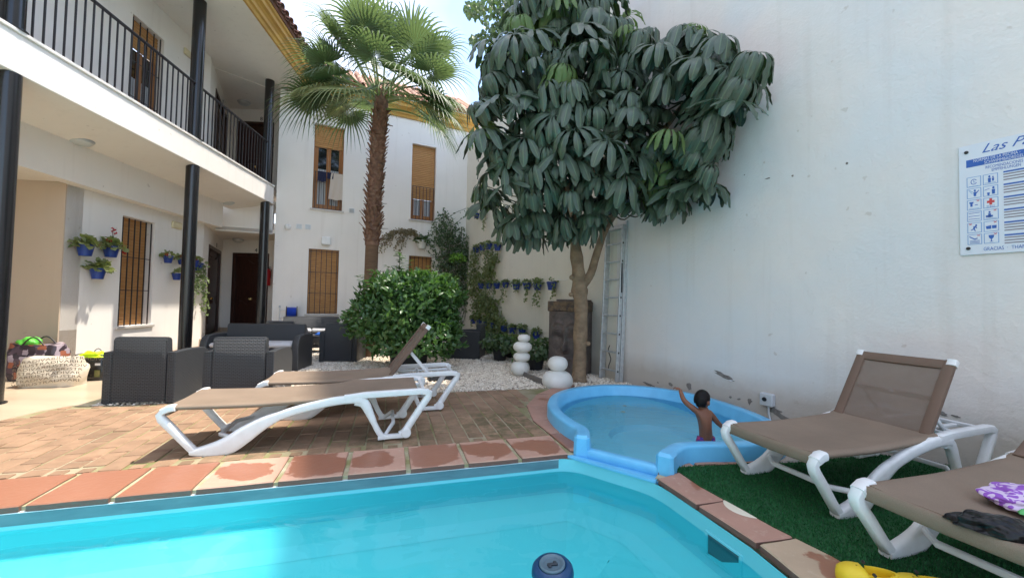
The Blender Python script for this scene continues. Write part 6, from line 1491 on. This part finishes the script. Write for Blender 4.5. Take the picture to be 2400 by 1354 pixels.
for i in range(nb2):
    z = tz0 + (tz1 - tz0) * i / nb2; c = min(trk, key=lambda p: abs(p.z - z)); c = Vector((np.interp(z, [p.z for p in trk], [p.x for p in trk]), PYD, z))
    a = i * 2.39996 + rg.uniform(-.15, .15); o_ = Vector((math.cos(a), math.sin(a), 0)); s = Vector((-o_.y, o_.x, 0)); L = rg.uniform(.07, .15) * (1.4 if abs(z - 2.7) < .15 else 1); wv = .055
    b = c + o_ * .126; flare = rg.uniform(.55, 1.1); d = (o_ * flare + Vector((0, 0, 1))).normalized() if rg.random() > .12 else (o_ + Vector((0, 0, .1))).normalized(); sk = s * rg.uniform(-.05, .05)
    m1 = b + d * L * .55 + sk * .5; tp_ = b + d * L + sk
    th = o_ * .014
    vs = [b - s * wv, b + s * wv, m1 + s * wv * .5, m1 - s * wv * .5, tp_ + s * .018, tp_ - s * .018]
    mb.add(vs + [v + th for v in vs], [(0, 1, 2, 3), (3, 2, 4, 5), (9, 8, 7, 6), (11, 10, 8, 9), (0, 3, 9, 6), (1, 7, 8, 2), (3, 5, 11, 9), (2, 8, 10, 4), (5, 4, 10, 11)])
mb.build('leaf_bases', m_boot, palm, world=True, kind='stuff')
cc = PY(893, 215, PYD)
def frond(az, el, pet, Rb, mt, seed, tip=0):
    rg = random.Random(seed); D0 = Vector((math.cos(az) * math.cos(el), math.sin(az) * math.cos(el), math.sin(el)))
    pts = []; p = cc + Vector((math.cos(az), math.sin(az), 0)) * .09 - Vector((0, 0, rg.uniform(0, .25) + (.25 if el < 0 else 0)))
    d = D0.copy(); n = 8
    for k in range(n + 1):
        pts.append(p.copy()); d = (d + Vector((0, 0, -.055 * (1.2 - abs(D0.z))))).normalized(); p = p + d * pet / n
    hub = pts[-1]; T = (d + Vector((0, 0, -.12 + tip))).normalized(); S = T.cross(Vector((0, 0, 1))); S = S.normalized() if S.length > .05 else Vector((math.sin(az), -math.cos(az), 0)); Nn = S.cross(T).normalized()
    roll = rg.uniform(-.35, .35); S2 = S * math.cos(roll) + Nn * math.sin(roll); Nn = S2.cross(T).normalized(); S = S2
    mb = MB(); mb.sweep(pts, [.045 - .003 * k for k in range(n + 1)], [.02] * (n + 1), S, 6)
    vs = []; fs = []; ns = 34; A = 2.35
    for i in range(ns):
        a0 = -A + 2 * A * i / ns; a1 = -A + 2 * A * (i + 1) / ns; am = (a0 + a1) / 2 + rg.uniform(-.01, .01)
        Rl = Rb * (.72 + .28 * math.cos(am * .55)) * rg.uniform(.92, 1.05); rin = Rl * rg.uniform(.36, .48); b0 = len(vs)
        conc = lambda r: Nn * (.16 * (r / Rb) ** 2 * Rb * (abs(am) / A) ** 1.0)
        def pt(a, r, off=0, w=0):
            dr = T * math.cos(a) + S * math.sin(a); q = hub + dr * r + conc(r) + Nn * off
            g = max(0, r - Rb * .42); q = q + Vector((0, 0, -.75 * g * g / Rb)); return q
        # inner, pleated wedge
        vs += [pt(am, .02), pt(a0, rin * .5, -.006), pt(am, rin * .5, .012), pt(a1, rin * .5, -.006), pt(a0, rin, -.008), pt(am, rin, .016), pt(a1, rin, -.008)]
        fs += [(b0, b0 + 1, b0 + 2), (b0, b0 + 2, b0 + 3), (b0 + 1, b0 + 4, b0 + 5, b0 + 2), (b0 + 2, b0 + 5, b0 + 6, b0 + 3)]
        prev = (b0 + 4, b0 + 5, b0 + 6); hw = (a1 - a0) / 2 * rin; lastk = 4; extra = rg.uniform(.6, 1.8)
        for k in range(1, lastk + 1):
            f = k / lastk; r = rin + (Rl - rin) * f; w_ = hw * (1 - f) ** .8 * .8; q = pt(am, r, .010 * (1 - f)) + Vector((0, 0, -.10 * f ** 3 * extra)); dr = (-T * math.sin(am) + S * math.cos(am))
            if k < lastk:
                j = len(vs); vs += [q - dr * w_ - Nn * .006, q, q + dr * w_ - Nn * .006]; fs += [(prev[0], j, j + 1, prev[1]), (prev[1], j + 1, j + 2, prev[2])]; prev = (j, j + 1, j + 2)
            else:
                j = len(vs); vs.append(q); fs += [(prev[0], j, prev[1]), (prev[1], j, prev[2])]
    me = mesh_np('frond', [tuple(v) for v in vs], fs, mt, None, True)
    o = bpy.data.objects.new('frond', me); C.objects.link(o); o.parent = palm; o.matrix_parent_inverse = tmat(palm).inverted()
    mb.build('petiole', m_pet if mt is m_frond else m_frondy, o, smooth=True)
rg = random.Random(11); k = 0
FR_ = [(-90, 62, 1.0, .95), (-150, 50, 1.0, .98), (-30, 48, 1.05, .98), (150, 60, 1.0, .9), (30, 60, 1.0, .9), (-80, 34, .8, .9), (-125, 78, 1.0, .95), (-50, 80, 1.05, .95), (95, 45, 1.0, .85), (-165, 32, 1.1, .9), (-12, 28, 1.1, .98), (-140, 14, .85, .75), (-50, 12, .95, .8), (-178, 8, .9, .95), (5, 5, 1.0, .9), (175, 45, 1.15, .95), (5, 45, 1.2, .98), (120, 25, 1.0, .85), (-100, 52, 1.0, .95), (-15, 62, 1.1, .95), (-165, 60, 1.1, .95), (-175, 22, 1.0, .9), (0, 16, 1.0, .9)]
for az, el, pe, rb in FR_: frond(R_(az), R_(el + 4), pe * (1.12 if el > 40 else 1), rb * 1.04, m_frond, k); k += 1
for az, el, pe, rb in ((-125, 10, .72, .85), (-160, 12, 1.1, .9), (-60, 8, .7, .8), (-20, 4, .85, .8), (-178, 3, .7, .75)): frond(R_(az), R_(el), pe, rb, m_frondy, k); k += 1
for az, el, pe, rb in ((-172, 7, 1.25, .9), (-8, 4, 1.1, .9), (-100, 2, .5, .7), (150, 3, .9, .8), (30, 2, 1.0, .85), (-35, 10, 1.1, .85), (-22, -6, 1.2, .7)): frond(R_(az), R_(el), pe, rb, m_frond, k); k += 1
# ================================================================== round bush in the middle
m_bush = leafmat('bush_leaf', (.020, .060, .018), (.048, .115, .028), (.06, .13, .04), rough=.38, tr=.2, tcol=(.18, .40, .06), nscale=3)
bush = thing('bush', 'big round glossy green bush in a dark pot in the middle of the gravel', 'bush', (-1.78, 7.1, 0)); rs = np.random.RandomState(4)
def blob_leaves(c, rad, n, L, W, mt, parent, name='foliage', shell=.55, seed=1, up=.3, shape='leaf', outl=None, kind=None, droop=.25, lump_=.22):
    rs = np.random.RandomState(seed); d = unit(rs.randn(n * 2, 3)); d = d[(d[:, 2] > -.75)][:n]; n = len(d)
    fr = np.array([1 + lump_ * (noise.noise(Vector(v * 1.9) + Vector((seed, 0, 0))) * 1.6 + noise.noise(Vector(v * 4.5)) * .7) for v in d])
    rr = (shell + (1 - shell) * rs.rand(n) ** .45) * fr
    P = np.array(c) + d * rr[:, None] * np.array(rad); D = unit(d * .8 + rs.randn(n, 3) * .55 + np.array([0, 0, up])); Nn = unit(d + rs.randn(n, 3) * .4 + np.array([0, 0, .5]))
    return leaf_cloud(name, P, D, Nn, L * (.7 + .6 * rs.rand(n)), W * (.7 + .5 * rs.rand(n)), mt, parent, droop=droop, shape=shape, kind=kind)
blob_leaves((-1.78, 7.1, 1.02), (.70, .66, .50), 4600, .115, .052, m_bush, bush, seed=3, lump_=.34)
blob_leaves((-2.35, 7.05, .80), (.50, .5, .42), 1500, .105, .05, m_bush, bush, seed=5)
blob_leaves((-1.28, 7.1, .85), (.36, .4, .46), 1100, .11, .05, m_bush, bush, seed=6)
blob_leaves((-1.65, 6.95, .50), (.72, .6, .40), 2200, .11, .052, m_bush, bush, seed=7)
for i_ in range(22):
    a_ = rs.rand() * 6.28; e_ = rs.rand() * 1.1 + .1; dv_ = np.array([math.cos(a_) * math.cos(e_), math.sin(a_) * math.cos(e_), math.sin(e_)]); c0_ = np.array([-1.85, 7.1, .98]) + dv_ * [.74, .6, .52]; t_ = rs.rand(20); P = c0_ + (dv_ + [0, 0, .5]) * (t_ * .26)[:, None]; aa = rs.rand(20) * 6.28
    leaf_cloud('shoot', P, np.stack([np.cos(aa), np.sin(aa), .3 + 0 * aa], 1), np.tile([0, 0, 1.], (20, 1)), .10 * (.6 + .6 * rs.rand(20)), .045, m_bush, bush)
for c_, r_, s_ in (((-2.15, 7.1, 1.28), (.42, .42, .30), 11), ((-1.20, 7.15, 1.26), (.30, .36, .26), 12), ((-1.6, 7.1, 1.36), (.40, .4, .26), 14)): blob_leaves(c_, r_, 900, .11, .05, m_bush, bush, seed=s_, lump_=.4)
sh = np.array(PY(938, 645, 7.0)); sh2 = np.array(PY(936, 592, 7.0)); t_ = rs.rand(46); P = sh + (sh2 - sh) * t_[:, None] + rs.randn(46, 3) * .015; a = rs.rand(46) * 6.28
leaf_cloud('shoot', P, np.stack([np.cos(a), np.sin(a) * .6, .25 + 0 * a], 1), np.tile([0, 0, 1.], (46, 1)), .11, .055, m_bush, bush)
mb = MB(); mb.tube([Vector(sh) - Vector((0, 0, .3)), Vector(sh2)], .006, 6)
for i in range(9): a = i * .7; mb.tube([Vector((-1.72, 7.1, .25)), Vector((-1.72 + .35 * math.cos(a), 7.1 + .3 * math.sin(a), .75)), Vector((-1.72 + .65 * math.cos(a), 7.1 + .55 * math.sin(a), 1.2))], [.02, .014, .006], 6)
mb.build('stems', m_bark2, bush, world=True, smooth=True)
m_dpot = M('dark_pot', (.022, .024, .028), .5)
mb = MB(); mb.lathe([(.0, 0), (.30, 0), (.36, .32), (.38, .33), (.38, .36), (.34, .36), (.33, .30), (.0, .30)], c=(-1.78, 7.1, 0), n=8); mb.build('pot', m_dpot, bush, world=True)
t = thing('planter_box', 'low dark angled planter edge between the bush and the rear lounger', 'planter', (-.97, 5.95, 0), R_(25))
mb = MB(); mb.box((0, 0, .055), (.46, .14, .11), .01, taper=.9); mb.build('box', m_dpot, t); mb = MB(); mb.box((0, 0, .112), (.40, .10, .006)); mb.build('soil', m_soil, t)
# ================================================================== wall pots
m_ger = leafmat('geranium_leaf', (.14, .19, .045), (.26, .30, .09), (.17, .2, .09), rough=.6, tr=.25, nscale=14); m_ivy = leafmat('ivy_leaf', (.09, .15, .04), (.19, .24, .08), (.13, .17, .07), rough=.5, tr=.25, nscale=10); m_ivyd = leafmat('dark_vine_leaf', (.05, .11, .035), (.105, .18, .055), (.07, .11, .05), rough=.45, tr=.2, nscale=8)
m_trail = leafmat('trailing_leaf', (.12, .19, .05), (.20, .28, .09), (.15, .2, .08), rough=.5, tr=.3, nscale=12); m_flower = M('red_petals', (.50, .012, .02), .6, col2=(.36, .01, .02), nscale=40); m_white_pot = M('white_pot', (.68, .68, .64), .5)
def potted(F, px, py, w, lab, group, style='ivy', n=50, fl=(), seed=0, mt=None, trail=0, pot=None, cat='potted plant', off=.11, tm=None):
    a, z = F.px(px, py, off); h = w * .78; base = F.p(a, z, off); t = thing('hanging_pot', lab, cat, base, 0, group); rs = np.random.RandomState(seed + 77)
    mb = MB(); r = w / 2
    mb.lathe([(.0, -h / 2), (r * .66, -h / 2), (r * .93, h / 2 - h * .16), (r, h / 2 - h * .15), (r, h / 2), (r * .92, h / 2), (r * .88, h * .25), (.0, h * .25)], n=18, sy=.9); mb.build('pot', pot or m_blueplas, t, smooth=True)
    mb = MB(); mb.lathe([(.0, 0), (r * .85, 0), (.0, .004)], c=(0, 0, h * .26), n=12, sy=.9); mb.build('soil', m_soil, t)
    top = np.array(base) + np.array([0, 0, h * .45])
    if n:
        d = unit(rs.randn(n, 3)); d[:, 2] = np.abs(d[:, 2]) * .9 - .15; R = w * (.75 if style == 'ger' else .6)
        out = np.array(F.n); P = top + d * (R * (.3 + .7 * rs.rand(n)))[:, None]; k_ = (P - top) @ out; P = P + out * np.where(k_ < -.08, -.08 - k_, 0)[:, None]
        L = w * (.34 if style == 'ger' else .30)
        leaf_cloud('foliage', P, d + rs.randn(n, 3) * .5 + [0, 0, -.1], unit(rs.randn(n, 3) * .5 + [0, 0, 1.2] + out * .6), L * (.7 + .6 * rs.rand(n)), L * (.95 if style == 'ger' else .8), mt or (m_ger if style == 'ger' else m_ivy), t, shape='round', droop=.15)
    if trail:
        P = []; mbs = MB()
        for s in range(max(2, int(trail * 7))):
            x = rs.randn() * w * .45; ln = trail * (.4 + .6 * rs.rand()); st = [Vector(top) + F.d * x + F.n * .05]
            k = 0
            while k < ln: k += .03; st.append(st[-1] + Vector((0, 0, -.03)) + F.d * rs.randn() * .012 + F.n * rs.randn() * .006); P.append(st[-1])
            mbs.tube(st[::3] if len(st) > 6 else st, .0025, 4, cap=False)
        P = np.array([tuple(p) for p in P]); P = np.repeat(P, 2, 0) + rs.randn(len(P) * 2, 3) * .022; m_ = len(P)
        leaf_cloud('trailing_stems', P, rs.randn(m_, 3) * .7 + [0, 0, -.5], unit(rs.randn(m_, 3) * .5 + np.array(F.n) * 1.2 + [0, 0, .4]), w * .26 * (.6 + .7 * rs.rand(m_)), w * .22, tm or mt or m_ivy, t, shape='round', droop=.1)
        mbs.build('vine', m_bark2, t, world=True)
    for fx, fz in fl:
        c = base + F.d * fx * w + Vector((0, 0, fz * w)) + F.n * .04; mb = MB(); mb.tube([base + Vector((0, 0, h * .4)), base + (c - base) * .6 + Vector((0, 0, .02)), c], .003, 4)
        f = mb.build('flower_stalk', m_bark2, t, world=True); mb = MB()
        for q in range(16):
            v = unit(rs.randn(3)) * w * .13; p_ = c + Vector(v); s = w * .07; e1 = Vector(unit(rs.randn(3))) * s; e2 = Vector(unit(rs.randn(3))) * s; mb.add([p_ + e1, p_ + e2, p_ - e1, p_ - e2], [(0, 1, 2, 3)])
        mb.build('flower', m_flower, f, recalc=False)
    return t
gw = 'blue geranium pots on the porch wall'
potted(FA, 200, 586, .22, 'blue geranium wall pot at the upper left of the trio beside the barred window', gw, 'ger', 95, [(.72, .55)], 1)
potted(FA, 260, 590, .22, 'blue wall pot with the tallest red flowering geranium, beside the barred window', gw, 'ger', 110, [(-.15, 1.55), (-.42, .75), (.9, .1), (-.02, 1.42)], 2)
potted(FA, 229, 641, .21, 'blue wall pot below the two others left of the barred window', gw, 'ger', 110, [], 3)
potted(FA, 394, 608, .17, 'blue wall pot with one red flower under the cream emergency light', gw, 'ger', 40, [(-.6, .5)], 4)
potted(FA, 427, 612, .17, 'blue wall pot half hidden by the middle black column', gw, 'ger', 60, [(-.5, .5)], 5)
potted(FA, 414, 648, .17, 'blue wall pot lowest of the group beside the middle black column', gw, 'ger', 30, [], 6)
potted(FA, 455, 618, .18, 'blue wall pot with a long green trailing plant right of the middle column', gw, 'ger', 60, [(.0, .5)], 7, trail=0)
potted(Fr(FA.p(-.06, 0, .0).to_2d(), FA.az), 464, 625, .20, 'pot with long cascading light green stems beside door three', None, 'ger', 20, [], 8, trail=1.05, tm=m_trail)
gm = 'blue pots on cords along the boundary wall'
o5 = .09
ords = ['first', 'second', 'third', 'fourth', 'fifth', 'sixth', 'seventh', 'eighth']
rowM = [(1128, 670, .18, 90, .3), (1146, 670, .18, 80, .75), (1164, 670, .18, 60, .5), (1185, 668, .17, 90, .45), (1210, 671, .19, 95, .3), (1235, 671, .19, 60, .4), (1260, 671, .19, 80, .45), (1293, 670, .20, 0, .30)]
for i, (x, y, w_, n_, tr_) in enumerate(rowM):
    potted(FR, x, y, w_, 'blue pot, %s from the left in the middle row on the cream wall' % ords[i], gm, 'ivy', n_ + (14 if n_ == 0 else 0), [], 20 + i, trail=tr_)
for i, (x, y, tr_) in enumerate(((1116, 586, .9), (1131, 581, .3), (1146, 578, .8), (1166, 580, .5))):
    potted(FR, x, y, .19, 'blue pot, %s from the left in the row above the middle row' % ords[i], gm, 'ivy', 70, [], 40 + i, trail=tr_)
for i, (x, y, tr_) in enumerate(((1109, 752, .4), (1124, 754, .3), (1139, 759, .3), (1156, 762, .5), (1181, 769, .3), (1201, 774, .3), (1224, 776, .4), (1257, 785, .3))):
    potted(FR, x, y, .18, 'blue pot, %s from the left in the lowest row on the cream wall' % ords[i], gm, 'ivy', 95, [], 60 + i, trail=tr_)
for i, (x, y, tr_) in enumerate(((1117, 506, .2), (1134, 500, .55))):
    potted(FR, x, y, .17, 'blue pot in the top row just under the tree crown, %s one' % ('left' if i == 0 else 'right'), gm, 'ivy', 30, [], 80 + i, trail=tr_)
def cord(pts, lab):
    v = []
    for x, y in pts: a, z = FR.px(x, y, .05); v.append(FR.p(a, z, .05))
    mb = MB(); mb.tube(cr(v, 5), .007, 6); tag(mb.build('pot_cord', m_cord, smooth=True), lab, 'cord')
cord([(1100, 655), (1180, 662), (1250, 662), (1300, 657), (1328, 656)], 'white cord holding the middle row of pots'); cord([(1095, 578), (1140, 572), (1190, 574)], 'white cord holding the row of pots above the middle'); cord([(1098, 742), (1140, 748), (1180, 760), (1230, 768), (1280, 778)], 'white cord holding the lowest row of pots'); cord([(1094, 510), (1120, 497), (1160, 492)], 'white cord holding the top pots by the building corner')
# white pot and dry trailing plant on the back wall, corner climber
potted(FB, 988, 573, .30, 'white wall pot with a drooping dry vine on the back wall above the small shutter', None, 'ivy', 110, [], 90, pot=m_white_pot, mt=m_ivyd, off=.14)
m_dry = leafmat('dry_vine_leaf', (.20, .17, .08), (.30, .24, .13), (.2, .17, .1), rough=.7, tr=.2); vt = thing('dry_vine', 'thin drooping brownish vine arching left from the white wall pot', 'vine', FB.p(FB.px(940, 550)[0], 1.9, .1)); P = []; mb = MB()
rs = np.random.RandomState(12)
for s in range(16):
    x0, y0 = 978, 552; x1 = 900 + rs.rand() * 60; pts_ = [(x0, y0), ((x0 + x1) / 2, 536 + rs.rand() * 10), (x1, 545 + rs.rand() * 12), (x1 - 6 - rs.rand() * 14, 560 + rs.rand() * 36)]
    w_ = []
    for x, y in pts_: a, z = FB.px(x, y, .12); w_.append(FB.p(a, z, .10 + .05 * rs.rand()))
    c = cr(w_, 8); mb.tube(c[::2], .004, 4, cap=False); P += [tuple(q) for q in c] * 2
P = np.array(P) + rs.randn(len(P), 3) * .03; n = len(P)
leaf_cloud('foliage', P, rs.randn(n, 3) + [0, 0, -.6], rs.randn(n, 3) * .5 + [.2, -1, .3], .045, .035, m_dry, vt, shape='round'); mb.build('stems', m_bark2, vt, world=True)
cl_t = thing('climbing_plant', 'leafy climber spreading up the back wall beside the building corner', 'climbing plant', FB.p(-.6, 0, .1)); P = []; mb = MB()
CP = [(1040, 530, 28), (1060, 545, 22), (1028, 560, 34), (1050, 590, 44), (1080, 600, 34), (1065, 640, 40), (1035, 620, 26), (1088, 650, 28), (1095, 690, 26), (1072, 575, 36), (1078, 700, 36), (1105, 600, 16)]
for x, y, r_ in CP:
    for _ in range(int(r_ * 6.5)):
        a_ = rs.rand() * 6.28; q = r_ * rs.rand() ** .6; px_, py_ = x + q * math.cos(a_), y + q * math.sin(a_) * .9; a, z = FB.px(px_, py_, .12); a = min(a, -.02); P.append(tuple(FB.p(a, z, .05 + .28 * rs.rand())))
for s in range(26):
    x, y, r_ = CP[rs.randint(len(CP))]; v = []
    for px_, py_ in ((1070 + rs.randn() * 12, 790), (1070 + rs.randn() * 18, 690), (x, y), (x + rs.randn() * 26, y - 26 - rs.rand() * 20)): a, z = FB.px(px_, py_, .12); v.append(FB.p(min(a, 0), z, .1 + .1 * rs.rand()))
    mb.tube(cr(v, 4), .006, 4, cap=False); c = cr(v, 8)[-8:]; P += [tuple(Vector(p) + Vector(rs.randn(3) * .03)) for p in c]
P = np.array(P); n = len(P)
leaf_cloud('foliage', P, rs.randn(n, 3) + [0, -.3, -.3], rs.randn(n, 3) * .6 + [.3, -1, .6], .075 * (.6 + .7 * rs.rand(n)), .045, m_ivyd, cl_t); mb.build('stems', m_bark2, cl_t, world=True)
a, z = FB.px(1072, 606, .3); q = FB.p(a, z, .32); blob_leaves(tuple(q), (.22, .16, .13), 260, .08, .035, M('lime_leaf', (.20, .42, .05), .5), cl_t, name='bright_shoot', seed=9)
# potted shrubs at the foot of the boundary wall
gp = 'potted shrubs along the foot of the boundary wall'
for i, (x, y, r_, lb, mt_) in enumerate(((1120, 815, .34, 'leafy geranium shrub in a dark pot right of the side facing armchair', m_ivyd), (1172, 828, .32, 'wide geranium shrub left of the pebble tower lamp', m_ivyd), (1200, 812, .30, 'light green shrub just behind the pebble tower lamp', m_ivy), (1256, 838, .36, 'round shrub in a dark pot between the pebble tower and the carved planter', m_ivyd), (1140, 800, .22, 'tall geranium shrub under the lowest row of pots', m_ivy), (1090, 800, .30, 'shrub between the armchair and the building corner', m_ivyd))):
    Yd = (9.0, 8.0, 8.5, 7.0, 9.6, 9.6)[i]; p = PY(x, y, Yd); t = thing('potted_shrub', lb, 'shrub', (p.x, p.y, 0), 0, gp)
    mb = MB(); mb.lathe([(.0, 0), (.11, 0), (.15, .20), (.16, .22), (.14, .22), (.0, .19)], n=14); mb.build('pot', m_dpot, t, smooth=True)
    blob_leaves((p.x, p.y, .19 + r_ * .34), (r_ * .95, r_ * .9, r_ * .46), 520, .075, .068, mt_, t, seed=30 + i, shape='round', up=.1, lump_=.35)
    if i in (): blob_leaves((p.x + .05, p.y, .35 + r_ * 1.2), (r_ * .55, r_ * .5, r_ * .75), 240, .07, .065, mt_, t, seed=50 + i, shape='round')
# vine screen rising between rows
P = []; vv_ = thing('wall_vine', 'geranium vine climbing between the two lower rows of pots', 'vine', FR.p(7.6, .7, .1))
for x0, y0, x1, y1, r_ in ((1118, 745, 1125, 690, 13), (1150, 760, 1160, 705, 14), (1130, 720, 1150, 700, 12), (1160, 740, 1140, 780, 16), (1110, 700, 1106, 640, 14), (1120, 740, 1112, 600, 14), (1135, 735, 1128, 690, 12), (1155, 800, 1150, 700, 16), (1175, 790, 1165, 740, 16), (1140, 640, 1160, 600, 12), (1122, 650, 1150, 640, 16), (1190, 800, 1240, 790, 14)):
    for _ in range(190): f = rs.rand(); a, z = FR.px(x0 + (x1 - x0) * f + rs.randn() * r_ * .5, y0 + (y1 - y0) * f + rs.randn() * r_ * .3, .1); P.append(tuple(FR.p(a, z, .05 + .12 * rs.rand())))
P = np.array(P); n = len(P); leaf_cloud('foliage', P, rs.randn(n, 3) + [0, 0, -.4], rs.randn(n, 3) * .5 + np.array(FR.n) + [0, 0, .5], .07, .065, m_ivy, vv_, shape='round')
# ================================================================== tree behind the umbrella tree (top left, small leaves)
bt_ = thing('small_leaf_tree', 'tree with small heart shaped leaves behind the umbrella tree at the top', 'tree', (1.1, 12.0, 0)); P = []; mb = MB()
for x, y, r_ in ((1160, 20, 45), (1210, 70, 50), (1240, 10, 60), (1300, 20, 60), (1120, 95, 18), (1165, 90, 40), (1200, 130, 45), (1110, 20, 22), (1250, -30, 70), (1330, -30, 60), (1150, 150, 22), (1380, 0, 60)):
    for _ in range(int(r_ * 7)):
        a_ = rs.rand() * 6.28; q = r_ * rs.rand() ** .6; P.append(tuple(PY(x + q * math.cos(a_), y + q * math.sin(a_), 11.6 + rs.randn() * .3)))
P = np.array(P); n = len(P); leaf_cloud('crown', P, rs.randn(n, 3) * .6 + [0, 0, -1], rs.randn(n, 3) + [0, -1, .5], .15 * (.6 + .6 * rs.rand(n)), .10, m_ivyd, bt_)
b0 = Vector((1.1, 12.0, 0)); mb.tube([b0, Vector((1.0, 11.9, 4)), PY(1250, 60, 11.8)], [.08, .07, .04], 8)
for x, y in ((1115, 95), (1105, 15), (1160, 20), (1150, 150), (1240, 0)): mb.tube([PY(1250, 60, 11.8), PY((1250 + x) / 2, (60 + y) / 2 - 10, 11.7), PY(x, y, 11.6)], [.03, .015, .006], 6)
mb.build('trunk', m_bark, bt_, world=True, smooth=True)
# antenna on the roof
t = thing('roof_antenna', 'thin television antenna on the roof behind the palm', 'antenna', PY(733, 160, 12.5)); mb = MB(); mb.tube([PY(735, 215, 12.5), PY(733, 40, 12.5)], .006, 6); mb.tube([PY(712, 20, 12.3), PY(752, 60, 12.7)], .005, 6)
for k in range(5): mb.tube([PY(714 + 9 * k, 14 + 9 * k, 12.3), PY(722 + 9 * k, 36 + 7 * k, 12.4)], .003, 4)
mb.build('mast', m_grey, t, world=True)
